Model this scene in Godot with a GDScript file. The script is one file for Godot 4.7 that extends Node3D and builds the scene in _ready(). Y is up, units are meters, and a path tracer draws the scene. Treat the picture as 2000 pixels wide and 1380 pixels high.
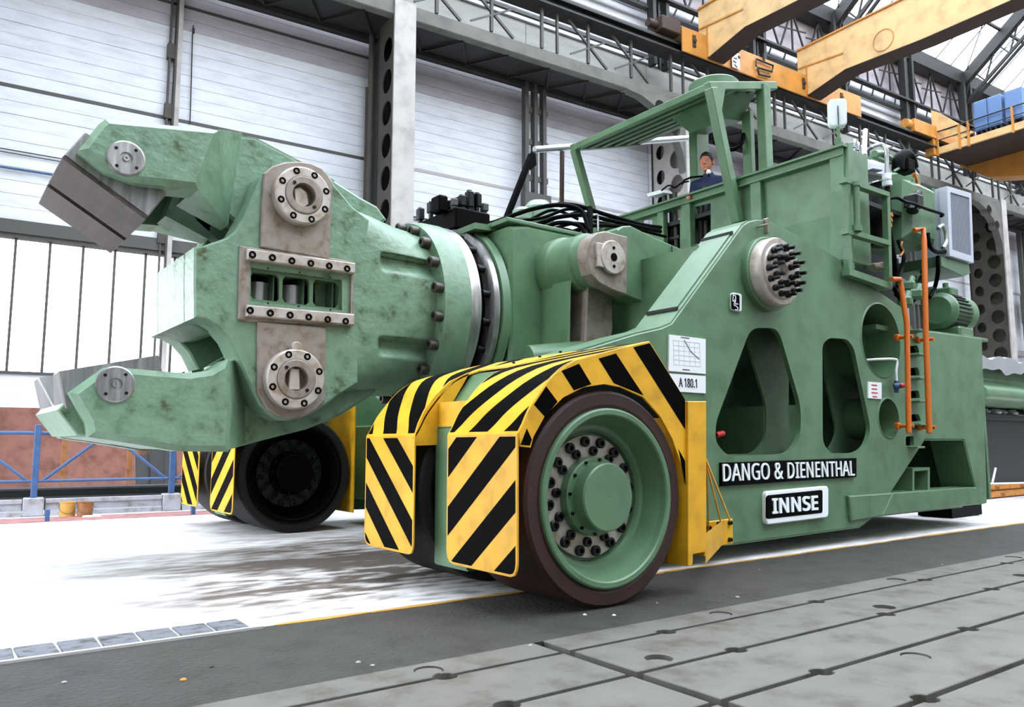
extends Node3D
# A forging manipulator in a factory hall. Units are metres, y is up; the machine's long axis is x, its near side is +z.
# "wall frame" = axes turned 4.3 degrees (u along the rear wall, n towards the viewer); "floor frame" = axes turned 1.1 degrees.

var ORG := Vector3.ZERO   # base of the thing being built
var TURN := 0.0           # its turn about y
const WALL := -4.3
const FLOOR := -1.1
const ZC := -7.8          # centre plane of the machine
var M := {}

class MB:
	var v := PackedVector3Array()
	var n := PackedVector3Array()

	func tri(a: Vector3, b: Vector3, c: Vector3, na: Vector3, nb: Vector3, nc: Vector3):
		var g := (b - a).cross(c - a)
		if g.length_squared() < 1e-16:
			return
		if g.dot(na + nb + nc) > 0.0:
			v.append_array([a, c, b]); n.append_array([na, nc, nb])
		else:
			v.append_array([a, b, c]); n.append_array([na, nb, nc])

	func face(p: Array, hint: Vector3):   # flat convex polygon, normal on the side of hint
		var g: Vector3 = (p[1] - p[0]).cross(p[2] - p[0]).normalized()
		if g.dot(hint) < 0.0:
			g = -g
		for i in range(1, p.size() - 1):
			tri(p[0], p[i], p[i + 1], g, g, g)

	func box(c: Vector3, s: Vector3, b := Basis.IDENTITY, ch := 0.0):
		var h := s * 0.5
		ch = minf(ch, minf(h.x, minf(h.y, h.z)) * 0.9)
		for ax in 3:
			for sg in [-1.0, 1.0]:
				var e := [Vector3.ZERO, Vector3.ZERO, Vector3.ZERO]
				e[ax][ax] = 1.0
				var a1 := (ax + 1) % 3
				var a2 := (ax + 2) % 3
				var q := []
				for k in [[-1, -1], [1, -1], [1, 1], [-1, 1]]:
					var p := Vector3.ZERO
					p[ax] = sg * h[ax]; p[a1] = k[0] * (h[a1] - ch); p[a2] = k[1] * (h[a2] - ch)
					q.append(c + b * p)
				var nn := Vector3.ZERO
				nn[ax] = sg
				face(q, b * nn)
		if ch <= 0.0:
			return
		for ax in 3:
			var a1 := (ax + 1) % 3
			var a2 := (ax + 2) % 3
			for k in [[-1, -1], [1, -1], [1, 1], [-1, 1]]:
				var q := []
				for w in [[-1, 0], [1, 0], [1, 1], [-1, 1]]:
					var p := Vector3.ZERO
					p[ax] = w[0] * (h[ax] - ch)
					p[a1] = k[0] * (h[a1] - (ch if w[1] == 0 else 0.0))
					p[a2] = k[1] * (h[a2] - (0.0 if w[1] == 0 else ch))
					q.append(c + b * p)
				var nn := Vector3.ZERO
				nn[a1] = k[0]; nn[a2] = k[1]
				face(q, b * nn)
		for sx in [-1, 1]:
			for sy in [-1, 1]:
				for sz in [-1, 1]:
					var s3 := Vector3(sx, sy, sz)
					face([c + b * (s3 * (h - Vector3(0, ch, ch))), c + b * (s3 * (h - Vector3(ch, 0, ch))), c + b * (s3 * (h - Vector3(ch, ch, 0)))], b * s3)

	func span(lo: Vector3, hi: Vector3, ch := 0.0):
		box((lo + hi) * 0.5, (hi - lo).abs(), Basis.IDENTITY, ch)

	func bar(a: Vector3, b: Vector3, w: float, t: float, up := Vector3.UP, ch := 0.0):   # w across, t along up
		var d := (b - a).normalized()
		var s := d.cross(up)
		if s.length() < 0.01:
			s = d.cross(Vector3.RIGHT)
		s = s.normalized()
		box((a + b) * 0.5, Vector3(a.distance_to(b), t, w), Basis(d, s.cross(d), s), ch)

	func hexa(q: Array):   # two rings of four points each
		var c := Vector3.ZERO
		for p in q:
			c += p / 8.0
		for k in [[0, 1, 2, 3], [4, 5, 6, 7], [0, 1, 5, 4], [1, 2, 6, 5], [2, 3, 7, 6], [3, 0, 4, 7]]:
			var m: Vector3 = (q[k[0]] + q[k[1]] + q[k[2]] + q[k[3]]) * 0.25 - c
			face([q[k[0]], q[k[1]], q[k[2]]], m)
			face([q[k[0]], q[k[2]], q[k[3]]], m)

	static func area(p: PackedVector2Array) -> float:
		var s := 0.0
		for i in p.size():
			s += p[i].cross(p[(i + 1) % p.size()])
		return s * 0.5

	static func inset(p: PackedVector2Array, d: float) -> PackedVector2Array:   # p counter-clockwise
		var o := PackedVector2Array()
		var k := p.size()
		for i in k:
			var e0 := (p[i] - p[(i + k - 1) % k]).normalized()
			var e1 := (p[(i + 1) % k] - p[i]).normalized()
			var n0 := Vector2(-e0.y, e0.x)
			var n1 := Vector2(-e1.y, e1.x)
			var m := n0 + n1
			m = n0 if m.length() < 0.2 else m / maxf(0.35, 1.0 + n0.dot(n1))
			o.append(p[i] + m * d)
		return o

	static func cut_holes(p: PackedVector2Array, holes: Array) -> Array:
		if holes.is_empty():
			return [p]
		var xs := []
		for h in holes:
			var lo := 1e9
			var hi := -1e9
			for q in h:
				lo = minf(lo, q.x); hi = maxf(hi, q.x)
			xs.append((lo + hi) * 0.5)
		xs.sort()
		xs.push_front(-1e4); xs.append(1e4)
		var out := []
		for i in xs.size() - 1:
			if xs[i + 1] - xs[i] < 1e-5:
				continue
			var strip := PackedVector2Array([Vector2(xs[i], -1e4), Vector2(xs[i + 1], -1e4), Vector2(xs[i + 1], 1e4), Vector2(xs[i], 1e4)])
			var part: Array = Geometry2D.intersect_polygons(p, strip)
			for h in holes:
				var nx := []
				for q in part:
					nx.append_array(Geometry2D.clip_polygons(q, h))
				part = nx
			out.append_array(part)
		return out

	func cap(p: PackedVector2Array, f: Callable, nn: Vector3):
		var t := Geometry2D.triangulate_polygon(p)
		for i in range(0, t.size(), 3):
			tri(f.call(p[t[i]]), f.call(p[t[i + 1]]), f.call(p[t[i + 2]]), nn, nn, nn)

	func wall(p: PackedVector2Array, q: PackedVector2Array, f0: Callable, f1: Callable, b: Basis, tilt: float, sg := 1.0):
		var k := p.size()
		var en := []
		for i in k:
			var e := (p[(i + 1) % k] - p[i]).normalized()
			en.append(Vector2(e.y, -e.x) * sg)
		for i in k:
			var j := (i + 1) % k
			var na: Vector2 = en[i]
			var nb: Vector2 = en[i]
			if en[i].dot(en[(i + k - 1) % k]) > 0.8:
				na = (en[i] + en[(i + k - 1) % k]).normalized()
			if en[i].dot(en[j]) > 0.8:
				nb = (en[i] + en[j]).normalized()
			var wa := (b.x * na.x + b.y * na.y + b.z * tilt).normalized()
			var wb := (b.x * nb.x + b.y * nb.y + b.z * tilt).normalized()
			tri(f0.call(p[i]), f0.call(p[j]), f1.call(q[j]), wa, wb, wb)
			tri(f0.call(p[i]), f1.call(q[j]), f1.call(q[i]), wa, wb, wa)

	func prism(p: PackedVector2Array, b: Basis, o: Vector3, h0: float, h1: float, holes := [], ch := 0.0, ch0 := 0.0):
		# the outline p lies in the plane of b.x and b.y through o and is extruded from h0 to h1 along b.z; ch chamfers the h1 edge, ch0 the h0 edge
		if area(p) < 0.0:
			p = p.duplicate(); p.reverse()
		var at := func(h): return func(q): return o + b.x * q.x + b.y * q.y + b.z * h
		var pt := inset(p, ch) if ch > 0.0 else p
		var pb := inset(p, ch0) if ch0 > 0.0 else p
		var sg := signf(h1 - h0)
		for part in cut_holes(pt, holes):
			cap(part, at.call(h1), b.z * sg)
		for part in cut_holes(pb, holes):
			cap(part, at.call(h0), b.z * -sg)
		if ch > 0.0:
			wall(p, pt, at.call(h1 - sg * ch), at.call(h1), b, sg)
		if ch0 > 0.0:
			wall(p, pb, at.call(h0 + sg * ch0), at.call(h0), b, -sg)
		wall(p, p, at.call(h0 + sg * ch0), at.call(h1 - sg * ch), b, 0.0)
		for h in holes:
			var hp: PackedVector2Array = h
			if area(hp) < 0.0:
				hp = hp.duplicate(); hp.reverse()
			wall(hp, hp, at.call(h0), at.call(h1), b, 0.0, -1.0)

	func pz(p: PackedVector2Array, z0: float, z1: float, holes := [], ch := 0.0, ch0 := 0.0):   # outline in x, y
		prism(p, Basis.IDENTITY, Vector3.ZERO, z0, z1, holes, ch, ch0)

	func px(p: PackedVector2Array, x0: float, x1: float, holes := [], ch := 0.0):   # outline in z, y
		prism(p, Basis(Vector3(0, 0, 1), Vector3(0, 1, 0), Vector3(1, 0, 0)), Vector3.ZERO, x0, x1, holes, ch)

	func py(p: PackedVector2Array, y0: float, y1: float, holes := [], ch := 0.0):   # outline in x, z
		prism(p, Basis(Vector3(1, 0, 0), Vector3(0, 0, 1), Vector3(0, 1, 0)), Vector3.ZERO, y0, y1, holes, ch)

	func lathe(prof: Array, o: Vector3, w: Vector3, segs := 32, a0 := 0.0, a1 := TAU):   # (r, h) pairs, the outside on the right of the way
		w = w.normalized()
		var u := w.cross(Vector3.UP if absf(w.y) < 0.9 else Vector3.RIGHT).normalized()
		var t := w.cross(u)
		for i in prof.size() - 1:
			var p: Vector2 = prof[i]
			var q: Vector2 = prof[i + 1]
			var d := (q - p).normalized()
			for k in segs:
				var a := a0 + (a1 - a0) * k / segs
				var c := a0 + (a1 - a0) * (k + 1) / segs
				var ra := u * cos(a) + t * sin(a)
				var rc := u * cos(c) + t * sin(c)
				var na := ra * d.y - w * d.x
				var nc := rc * d.y - w * d.x
				tri(o + ra * p.x + w * p.y, o + rc * p.x + w * p.y, o + rc * q.x + w * q.y, na, nc, nc)
				tri(o + ra * p.x + w * p.y, o + rc * q.x + w * q.y, o + ra * q.x + w * q.y, na, nc, na)

	func cyl(a: Vector3, b: Vector3, r: float, segs := 16, ch := 0.0):
		var l := a.distance_to(b)
		lathe([Vector2(0, 0), Vector2(r, 0), Vector2(r, l - ch), Vector2(r - ch, l), Vector2(0, l)], a, b - a, segs)

	func ring(o: Vector3, w: Vector3, r0: float, r1: float, h0: float, h1: float, segs := 40):
		lathe([Vector2(r0, h0), Vector2(r1, h0), Vector2(r1, h1), Vector2(r0, h1), Vector2(r0, h0)], o, w, segs)

	func tube(p: Array, r: float, sides := 8):
		var k := p.size()
		var u := Vector3.ZERO
		var rings := []
		for i in k:
			var d: Vector3 = (p[mini(i + 1, k - 1)] - p[maxi(i - 1, 0)]).normalized()
			u = (d.cross(Vector3.UP if absf(d.y) < 0.95 else Vector3.RIGHT) if u == Vector3.ZERO else u - d * u.dot(d)).normalized()
			var t := d.cross(u)
			var rg := []
			for s in sides:
				rg.append(u * cos(TAU * s / sides) + t * sin(TAU * s / sides))
			rings.append(rg)
		for i in k - 1:
			for s in sides:
				var e := (s + 1) % sides
				tri(p[i] + rings[i][s] * r, p[i] + rings[i][e] * r, p[i + 1] + rings[i + 1][e] * r, rings[i][s], rings[i][e], rings[i + 1][e])
				tri(p[i] + rings[i][s] * r, p[i + 1] + rings[i + 1][e] * r, p[i + 1] + rings[i + 1][s] * r, rings[i][s], rings[i + 1][e], rings[i + 1][s])
		for e in [0, k - 1]:
			var d: Vector3 = (p[e] - p[1 if e == 0 else k - 2]).normalized()
			for s in range(1, sides - 1):
				tri(p[e] + rings[e][0] * r, p[e] + rings[e][s] * r, p[e] + rings[e][s + 1] * r, d, d, d)

	func hose(p: Array, r: float, sides := 8, step := 6):   # a smooth tube through the points
		tube(curve(p, step), r, sides)

	static func curve(p: Array, step := 6) -> Array:
		var o := []
		for i in p.size() - 1:
			for k in step:
				o.append((p[i] as Vector3).cubic_interpolate(p[i + 1], p[maxi(i - 1, 0)], p[mini(i + 2, p.size() - 1)], float(k) / step))
		o.append(p[-1])
		return o

	func grid(f: Callable, nu: int, nv: int, hint: Callable):   # smooth surface f(u, v) -> point; hint(point) -> rough outward direction
		var g := []
		for i in nu + 1:
			var row := []
			for j in nv + 1:
				var u := float(i) / nu
				var w := float(j) / nv
				var q: Vector3 = f.call(u, w)
				var e := 0.0015
				var du: Vector3 = f.call(minf(u + e, 1), w) - f.call(maxf(u - e, 0), w)
				var dv: Vector3 = f.call(u, w + e) - f.call(u, w - e)
				var nn := du.cross(dv).normalized()
				if nn.dot(hint.call(q)) < 0.0:
					nn = -nn
				row.append([q, nn])
			g.append(row)
		for i in nu:
			for j in nv:
				var a = g[i][j]
				var b = g[i + 1][j]
				var c = g[i + 1][j + 1]
				var d = g[i][j + 1]
				tri(a[0], b[0], c[0], a[1], b[1], c[1])
				tri(a[0], c[0], d[0], a[1], c[1], d[1])

	func mesh(org: Vector3) -> ArrayMesh:
		var w := v.duplicate()
		for i in w.size():
			w[i] -= org
		var a := []
		a.resize(Mesh.ARRAY_MAX)
		a[Mesh.ARRAY_VERTEX] = w
		a[Mesh.ARRAY_NORMAL] = n
		var m := ArrayMesh.new()
		m.add_surface_from_arrays(Mesh.PRIMITIVE_TRIANGLES, a)
		return m

func numbered(called: String, parent: Node) -> String:
	if not parent.has_node(called):
		return called
	var k := 1
	while parent.has_node("%s_%03d" % [called, k]):
		k += 1
	return "%s_%03d" % [called, k]

func thing(called: String, label: String, category: String, base := Vector3.ZERO, turn := 0.0, group := "") -> Node3D:
	ORG = base
	TURN = turn
	var o := Node3D.new()
	o.name = numbered(called, self)
	add_child(o, true)
	o.rotation_degrees.y = turn
	o.position = Basis(Vector3.UP, deg_to_rad(turn)) * base
	tag(o, label, category, group)
	return o

func tag(o: Node, label: String, category := "", group := "", kind := ""):
	if label: o.set_meta("label", label)
	if category: o.set_meta("category", category)
	if group: o.set_meta("group", group)
	if kind: o.set_meta("kind", kind)

func part(called: String, parent: Node, b: MB, m: Material, label := "") -> MeshInstance3D:
	var o := MeshInstance3D.new()
	o.name = numbered(called, parent)
	o.mesh = b.mesh(ORG)
	o.material_override = m
	parent.add_child(o, true)
	if label: o.set_meta("label", label)
	return o

func put(called: String, parent: Node, mesh: Mesh, m: Material, at: Vector3, b := Basis.IDENTITY, label := "") -> MeshInstance3D:   # a shared mesh at a place
	var o := MeshInstance3D.new()
	o.name = numbered(called, parent)
	o.mesh = mesh
	o.material_override = m
	o.transform = Transform3D(b, at - ORG)
	parent.add_child(o, true)
	if label: o.set_meta("label", label)
	return o

func solo(called: String, label: String, category: String, b: MB, m: Material, base := Vector3.ZERO, turn := 0.0, group := "", kind := "") -> MeshInstance3D:
	ORG = base
	TURN = turn
	var o := part(called, self, b, m)
	o.rotation_degrees.y = turn
	o.position = Basis(Vector3.UP, deg_to_rad(turn)) * base
	tag(o, label, category, group, kind)
	return o

func struct(called: String, label: String, category: String, b: MB, m: Material, base := Vector3.ZERO, turn := 0.0) -> MeshInstance3D:
	return solo(called, label, category, b, m, base, turn, "", "structure")

func facing(w: Vector3) -> Basis:   # a basis whose z looks along w
	w = w.normalized()
	var u := (Vector3.UP if absf(w.y) < 0.9 else Vector3.RIGHT).cross(w).normalized()
	return Basis(u, w.cross(u), w)

func circle(c: Vector2, r: float, k := 32, ry := 0.0) -> PackedVector2Array:
	var p := PackedVector2Array()
	for i in k:
		p.append(c + Vector2(cos(TAU * i / k) * r, sin(TAU * i / k) * (ry if ry > 0.0 else r)))
	return p

func rounded(lo: Vector2, hi: Vector2, r: float, k := 5) -> PackedVector2Array:
	var p := PackedVector2Array()
	var cs := [Vector2(hi.x - r, hi.y - r), Vector2(lo.x + r, hi.y - r), Vector2(lo.x + r, lo.y + r), Vector2(hi.x - r, lo.y + r)]
	for i in 4:
		for j in k + 1:
			var a := PI * 0.5 * (i + float(j) / k)
			p.append(cs[i] + Vector2(cos(a), sin(a)) * r)
	return p

func smooth_poly(p: PackedVector2Array, corner := 0.12, k := 4) -> PackedVector2Array:   # rounds every corner
	var o := PackedVector2Array()
	var s := p.size()
	for i in s:
		var a := p[(i + s - 1) % s]
		var b := p[i]
		var c := p[(i + 1) % s]
		var l := minf(corner, minf(a.distance_to(b), b.distance_to(c)) * 0.45)
		var e0 := b + (a - b).normalized() * l
		var e1 := b + (c - b).normalized() * l
		for j in k + 1:
			var t := float(j) / k
			o.append(e0.lerp(b, t).lerp(b.lerp(e1, t), t))
	return o

# ---------------------------------------------------------------- materials

func noise_tex(seed_: int, freq: float, ramp: Array, size := 512, oct := 4, kind := FastNoiseLite.TYPE_SIMPLEX_SMOOTH, stretch := 1.0, gain := 0.55) -> ImageTexture:
	var f := FastNoiseLite.new()
	f.seed = seed_; f.noise_type = kind; f.frequency = freq
	f.fractal_type = FastNoiseLite.FRACTAL_FBM; f.fractal_octaves = oct; f.fractal_gain = gain
	var g := Gradient.new()
	var offs := PackedFloat32Array()
	var cols := PackedColorArray()
	for r in ramp:
		offs.append(r[0]); cols.append(r[1])
	g.offsets = offs; g.colors = cols
	var im := Image.create(size, size, false, Image.FORMAT_RGB8)
	# blended across the border, so that it tiles
	for y in size:
		for x in size:
			var u := float(x) / size
			var w := float(y) / size
			var a := f.get_noise_2d(x, y * stretch)
			if u < 0.2:
				a = lerpf(f.get_noise_2d(x + size, y * stretch), a, u / 0.2)
			if w < 0.2:
				var b2 := f.get_noise_2d(x, (y + size) * stretch)
				if u < 0.2:
					b2 = lerpf(f.get_noise_2d(x + size, (y + size) * stretch), b2, u / 0.2)
				a = lerpf(b2, a, w / 0.2)
			im.set_pixel(x, y, g.sample(clampf(a * 0.9 + 0.5, 0, 1)))
	im.generate_mipmaps()
	return ImageTexture.create_from_image(im)

func mat(called: String, c: Color, rough := 0.5, metal := 0.0, tex: Texture2D = null, scale := 1.0, world := false, bump: Texture2D = null, bump_scale := 1.0) -> StandardMaterial3D:
	var m := StandardMaterial3D.new()
	m.resource_name = called
	m.albedo_color = c
	m.roughness = rough
	m.metallic = metal
	m.metallic_specular = 0.5
	if tex or bump:
		m.uv1_triplanar = true
		m.uv1_world_triplanar = world
		m.uv1_scale = Vector3.ONE * scale
	if tex:
		m.albedo_texture = tex
	if bump:
		m.normal_enabled = true
		m.normal_texture = bump
		m.normal_scale = bump_scale
	M[called] = m
	return m

func bump_tex(seed_: int, freq: float, size := 512, oct := 4, strength := 4.0) -> ImageTexture:
	var t := noise_tex(seed_, freq, [[0.0, Color.BLACK], [1.0, Color.WHITE]], size, oct)
	var im := t.get_image()
	im.clear_mipmaps()
	im.convert(Image.FORMAT_RGBA8)
	im.bump_map_to_normal_map(strength)
	im.generate_mipmaps()
	return ImageTexture.create_from_image(im)

func make_materials():
	var g := func(x): return Color(x, x, x)
	var mottle := noise_tex(3, 0.012, [[0.0, g.call(0.84)], [0.5, g.call(0.95)], [1.0, g.call(1.0)]])
	var cast := noise_tex(11, 0.016, [[0.0, Color(0.66, 0.62, 0.53)], [0.14, Color(0.82, 0.83, 0.78)], [0.34, Color(0.93, 0.94, 0.93)], [0.7, Color(1, 1, 1)], [1.0, Color(0.98, 1.0, 1.0)]], 512, 5)
	var rusty := noise_tex(23, 0.014, [[0.0, Color(0.80, 0.72, 0.65)], [0.3, Color(0.91, 0.88, 0.85)], [0.55, Color(0.96, 0.95, 0.95)], [1.0, Color(1, 1, 1)]], 512, 5)
	var brushed := noise_tex(31, 0.03, [[0.0, g.call(0.7)], [1.0, g.call(1.0)]], 512, 4, FastNoiseLite.TYPE_SIMPLEX_SMOOTH, 0.1)
	var dirt := noise_tex(41, 0.008, [[0.0, Color(0.52, 0.48, 0.44)], [0.3, Color(0.78, 0.76, 0.73)], [0.5, Color(0.93, 0.93, 0.93)], [1.0, Color(1, 1, 1)]], 1024, 6)
	var dirt2 := noise_tex(43, 0.006, [[0.0, Color(0.74, 0.71, 0.68)], [0.3, Color(0.87, 0.86, 0.84)], [0.5, Color(0.94, 0.94, 0.94)], [1.0, Color(1, 1, 1)]], 1024, 7, FastNoiseLite.TYPE_SIMPLEX_SMOOTH, 1.0, 0.62)
	var streak := noise_tex(57, 0.01, [[0.0, g.call(0.92)], [0.5, g.call(0.975)], [1.0, g.call(1.0)]], 512, 5, FastNoiseLite.TYPE_SIMPLEX_SMOOTH, 4.0)
	var castb := bump_tex(5, 0.05, 512, 4, 6.0)
	var conb := bump_tex(8, 0.09, 512, 4, 5.0)
	mat("green", Color(0.375, 0.505, 0.372), 0.36, 0.0, mottle, 0.35)
	mat("green_cast", Color(0.455, 0.57, 0.465), 0.38, 0.0, cast, 0.45, false, castb, 0.13)
	mat("steel", Color(0.76, 0.73, 0.70), 0.42, 0.4, rusty, 0.7)
	mat("bright_steel", Color(0.78, 0.77, 0.77), 0.3, 0.8, brushed, 0.8)
	mat("rust_steel", Color(0.585, 0.545, 0.505), 0.5, 0.2, rusty, 0.8)
	mat("dark_steel", Color(0.335, 0.305, 0.28), 0.42, 0.4, brushed, 0.7)
	mat("pad_steel", Color(0.60, 0.595, 0.59), 0.4, 0.35, brushed, 0.7)
	mat("rust_shade_brown", Color(0.22, 0.14, 0.08), 0.7, 0.0, mottle, 0.4)  # rust brown; on the crane undersides it stands for shade
	mat("beam_grey", Color(0.42, 0.415, 0.39), 0.75, 0.0, mottle, 0.2)
	mat("black", Color(0.02, 0.02, 0.022), 0.5).metallic_specular = 0.15
	mat("bolt_black", Color(0.06, 0.06, 0.065), 0.35, 0.3)
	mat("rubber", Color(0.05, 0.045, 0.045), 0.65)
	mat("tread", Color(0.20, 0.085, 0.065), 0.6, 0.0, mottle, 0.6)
	mat("yellow", Color(0.93, 0.69, 0.14), 0.4, 0.0, mottle, 0.5)
	mat("stripe_black", Color(0.02, 0.02, 0.02), 0.5).metallic_specular = 0.12
	mat("orange", Color(0.80, 0.40, 0.09), 0.42)
	mat("white_paint", Color(0.92, 0.93, 0.94), 0.45)
	mat("letter_white", Color(0.95, 0.97, 0.98), 0.45)
	mat("red_print", Color(0.72, 0.12, 0.10), 0.5)
	mat("ink", Color(0.12, 0.12, 0.12), 0.5)
	mat("chrome", Color(0.82, 0.84, 0.85), 0.2, 0.9)
	mat("alu", Color(0.78, 0.80, 0.84), 0.4, 0.3)
	mat("fin", Color(0.52, 0.54, 0.58), 0.5, 0.3)
	mat("blue", Color(0.22, 0.34, 0.50), 0.45, 0.0, mottle, 0.8)
	mat("cabinet_blue", Color(0.33, 0.45, 0.62), 0.45)
	mat("crane", Color(0.84, 0.69, 0.47), 0.5, 0.0, mottle, 0.2)
	mat("crane_orange", Color(0.74, 0.50, 0.20), 0.5, 0.0, mottle, 0.2)
	mat("line_yellow", Color(0.72, 0.54, 0.24), 0.7)
	mat("rust_yellow", Color(0.56, 0.36, 0.18), 0.6, 0.0, dirt2, 0.8)
	mat("iron", Color(0.13, 0.13, 0.125), 0.6, 0.1)
	mat("iron_grey", Color(0.28, 0.275, 0.26), 0.6, 0.1)
	mat("wall_white", Color(0.84, 0.85, 0.87), 0.85, 0.0, streak, 0.16)
	mat("wall_mauve", Color(0.70, 0.675, 0.70), 0.85, 0.0, streak, 0.16)
	mat("wall_upper", Color(0.66, 0.66, 0.63), 0.85, 0.0, streak, 0.16)
	mat("wall_seam", Color(0.66, 0.63, 0.63), 0.85)
	mat("brick_paint", Color(0.55, 0.37, 0.32), 0.85, 0.0, dirt2, 0.35)
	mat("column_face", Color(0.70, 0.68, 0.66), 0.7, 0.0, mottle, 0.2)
	mat("column_shaded", Color(0.28, 0.265, 0.235), 0.7, 0.0, mottle, 0.2)  # darker copy of the column paint, shade put into the colour
	mat("concrete", Color(0.84, 0.83, 0.83), 0.8, 0.0, dirt2, 0.22, true, conb, 0.25)
	mat("concrete_block", Color(0.62, 0.62, 0.64), 0.85, 0.0, dirt2, 0.6)
	mat("lane", Color(0.21, 0.205, 0.18), 0.8, 0.0, dirt2, 0.4, true, conb, 0.2)
	mat("plate_iron", Color(0.405, 0.395, 0.365), 0.65, 0.05, dirt2, 0.4, true)
	mat("slot_dark", Color(0.07, 0.055, 0.05), 0.8)
	mat("mortar", Color(0.72, 0.71, 0.69), 0.85)
	mat("paver", Color(0.42, 0.43, 0.45), 0.8, 0.0, dirt, 0.9)
	mat("red_floor", Color(0.62, 0.42, 0.40), 0.8, 0.0, dirt, 0.5)
	mat("timber", Color(0.78, 0.52, 0.22), 0.7, 0.0, dirt, 0.8)
	mat("tarp", Color(0.58, 0.58, 0.59), 0.55)
	mat("green_film", Color(0.50, 0.60, 0.52), 0.35)
	mat("skin", Color(0.78, 0.50, 0.40), 0.5)
	mat("hair", Color(0.10, 0.07, 0.05), 0.6)
	mat("navy", Color(0.13, 0.18, 0.32), 0.8)
	var gl := mat("glass", Color(0.95, 0.98, 1.0, 0.06), 0.02)
	gl.transparency = BaseMaterial3D.TRANSPARENCY_ALPHA
	var lampm := mat("lamp_lens", Color(0.93, 0.96, 0.98), 0.25)
	lampm.clearcoat_enabled = true

func _ready():
	# ---- camera, sky, sun, exposure
	var cam := Camera3D.new()
	cam.name = "camera"
	cam.fov = 48.46
	cam.near = 0.05
	cam.far = 400.0
	cam.position = Vector3(0, 1.1, 0)
	cam.rotation_degrees = Vector3(6.57, -37.1, 0)
	add_child(cam)
	cam.current = true
	var env := Environment.new()
	env.background_mode = Environment.BG_SKY
	var sky := Sky.new()
	var sm := ProceduralSkyMaterial.new()
	sm.sky_top_color = Color(0.90, 0.94, 1.0)
	sm.sky_horizon_color = Color(0.97, 0.98, 1.0)
	sm.ground_horizon_color = Color(0.62, 0.62, 0.60)
	sm.ground_bottom_color = Color(0.40, 0.40, 0.38)
	sm.sun_angle_max = 0.0
	sky.sky_material = sm
	env.sky = sky
	env.background_energy_multiplier = 9.5
	env.tonemap_mode = Environment.TONE_MAPPER_LINEAR
	env.tonemap_exposure = 1.0
	env.sdfgi_enabled = true
	env.ssao_enabled = true
	env.ssil_enabled = true
	var we := WorldEnvironment.new()
	we.name = "world_environment"
	we.environment = env
	add_child(we)
	make_materials()
	build_floor()
	build_wall()
	build_frames()
	build_roof()
	build_shell()
	build_crane()
	build_far_crane()
	build_railing()
	build_right_background()
	build_debris()
	build_machine()
	build_person()

# ---------------------------------------------------------------- floor (floor frame: u, y, n)

func plate_outline(u0: float, u1: float, n0: float, n1: float, notch_lo: float, notch_hi: float, r: float) -> PackedVector2Array:
	# a strip with half round notches at every 1.52 m on its n0 and n1 edges (negative r of an edge: none)
	var p := PackedVector2Array()
	p.append(Vector2(u0, n0))
	if notch_lo > 0.0:
		var u := 2.035
		while u < u1 - r:
			if u > u0 + r:
				for k in 7:
					var a := PI - PI * k / 6.0
					p.append(Vector2(u + cos(a) * r, n0 + sin(a) * (r - 0.018)))
			u += 1.52
	p.append(Vector2(u1, n0)); p.append(Vector2(u1, n1))
	if notch_hi > 0.0:
		var us := []
		var u := 2.035
		while u < u1 - r:
			if u > u0 + r:
				us.append(u)
			u += 1.52
		us.reverse()
		for w in us:
			for k in 7:
				var a := -PI * k / 6.0
				p.append(Vector2(w + cos(a) * r, n1 + sin(a) * (r - 0.018)))
	p.append(Vector2(u0, n1))
	return p

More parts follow.
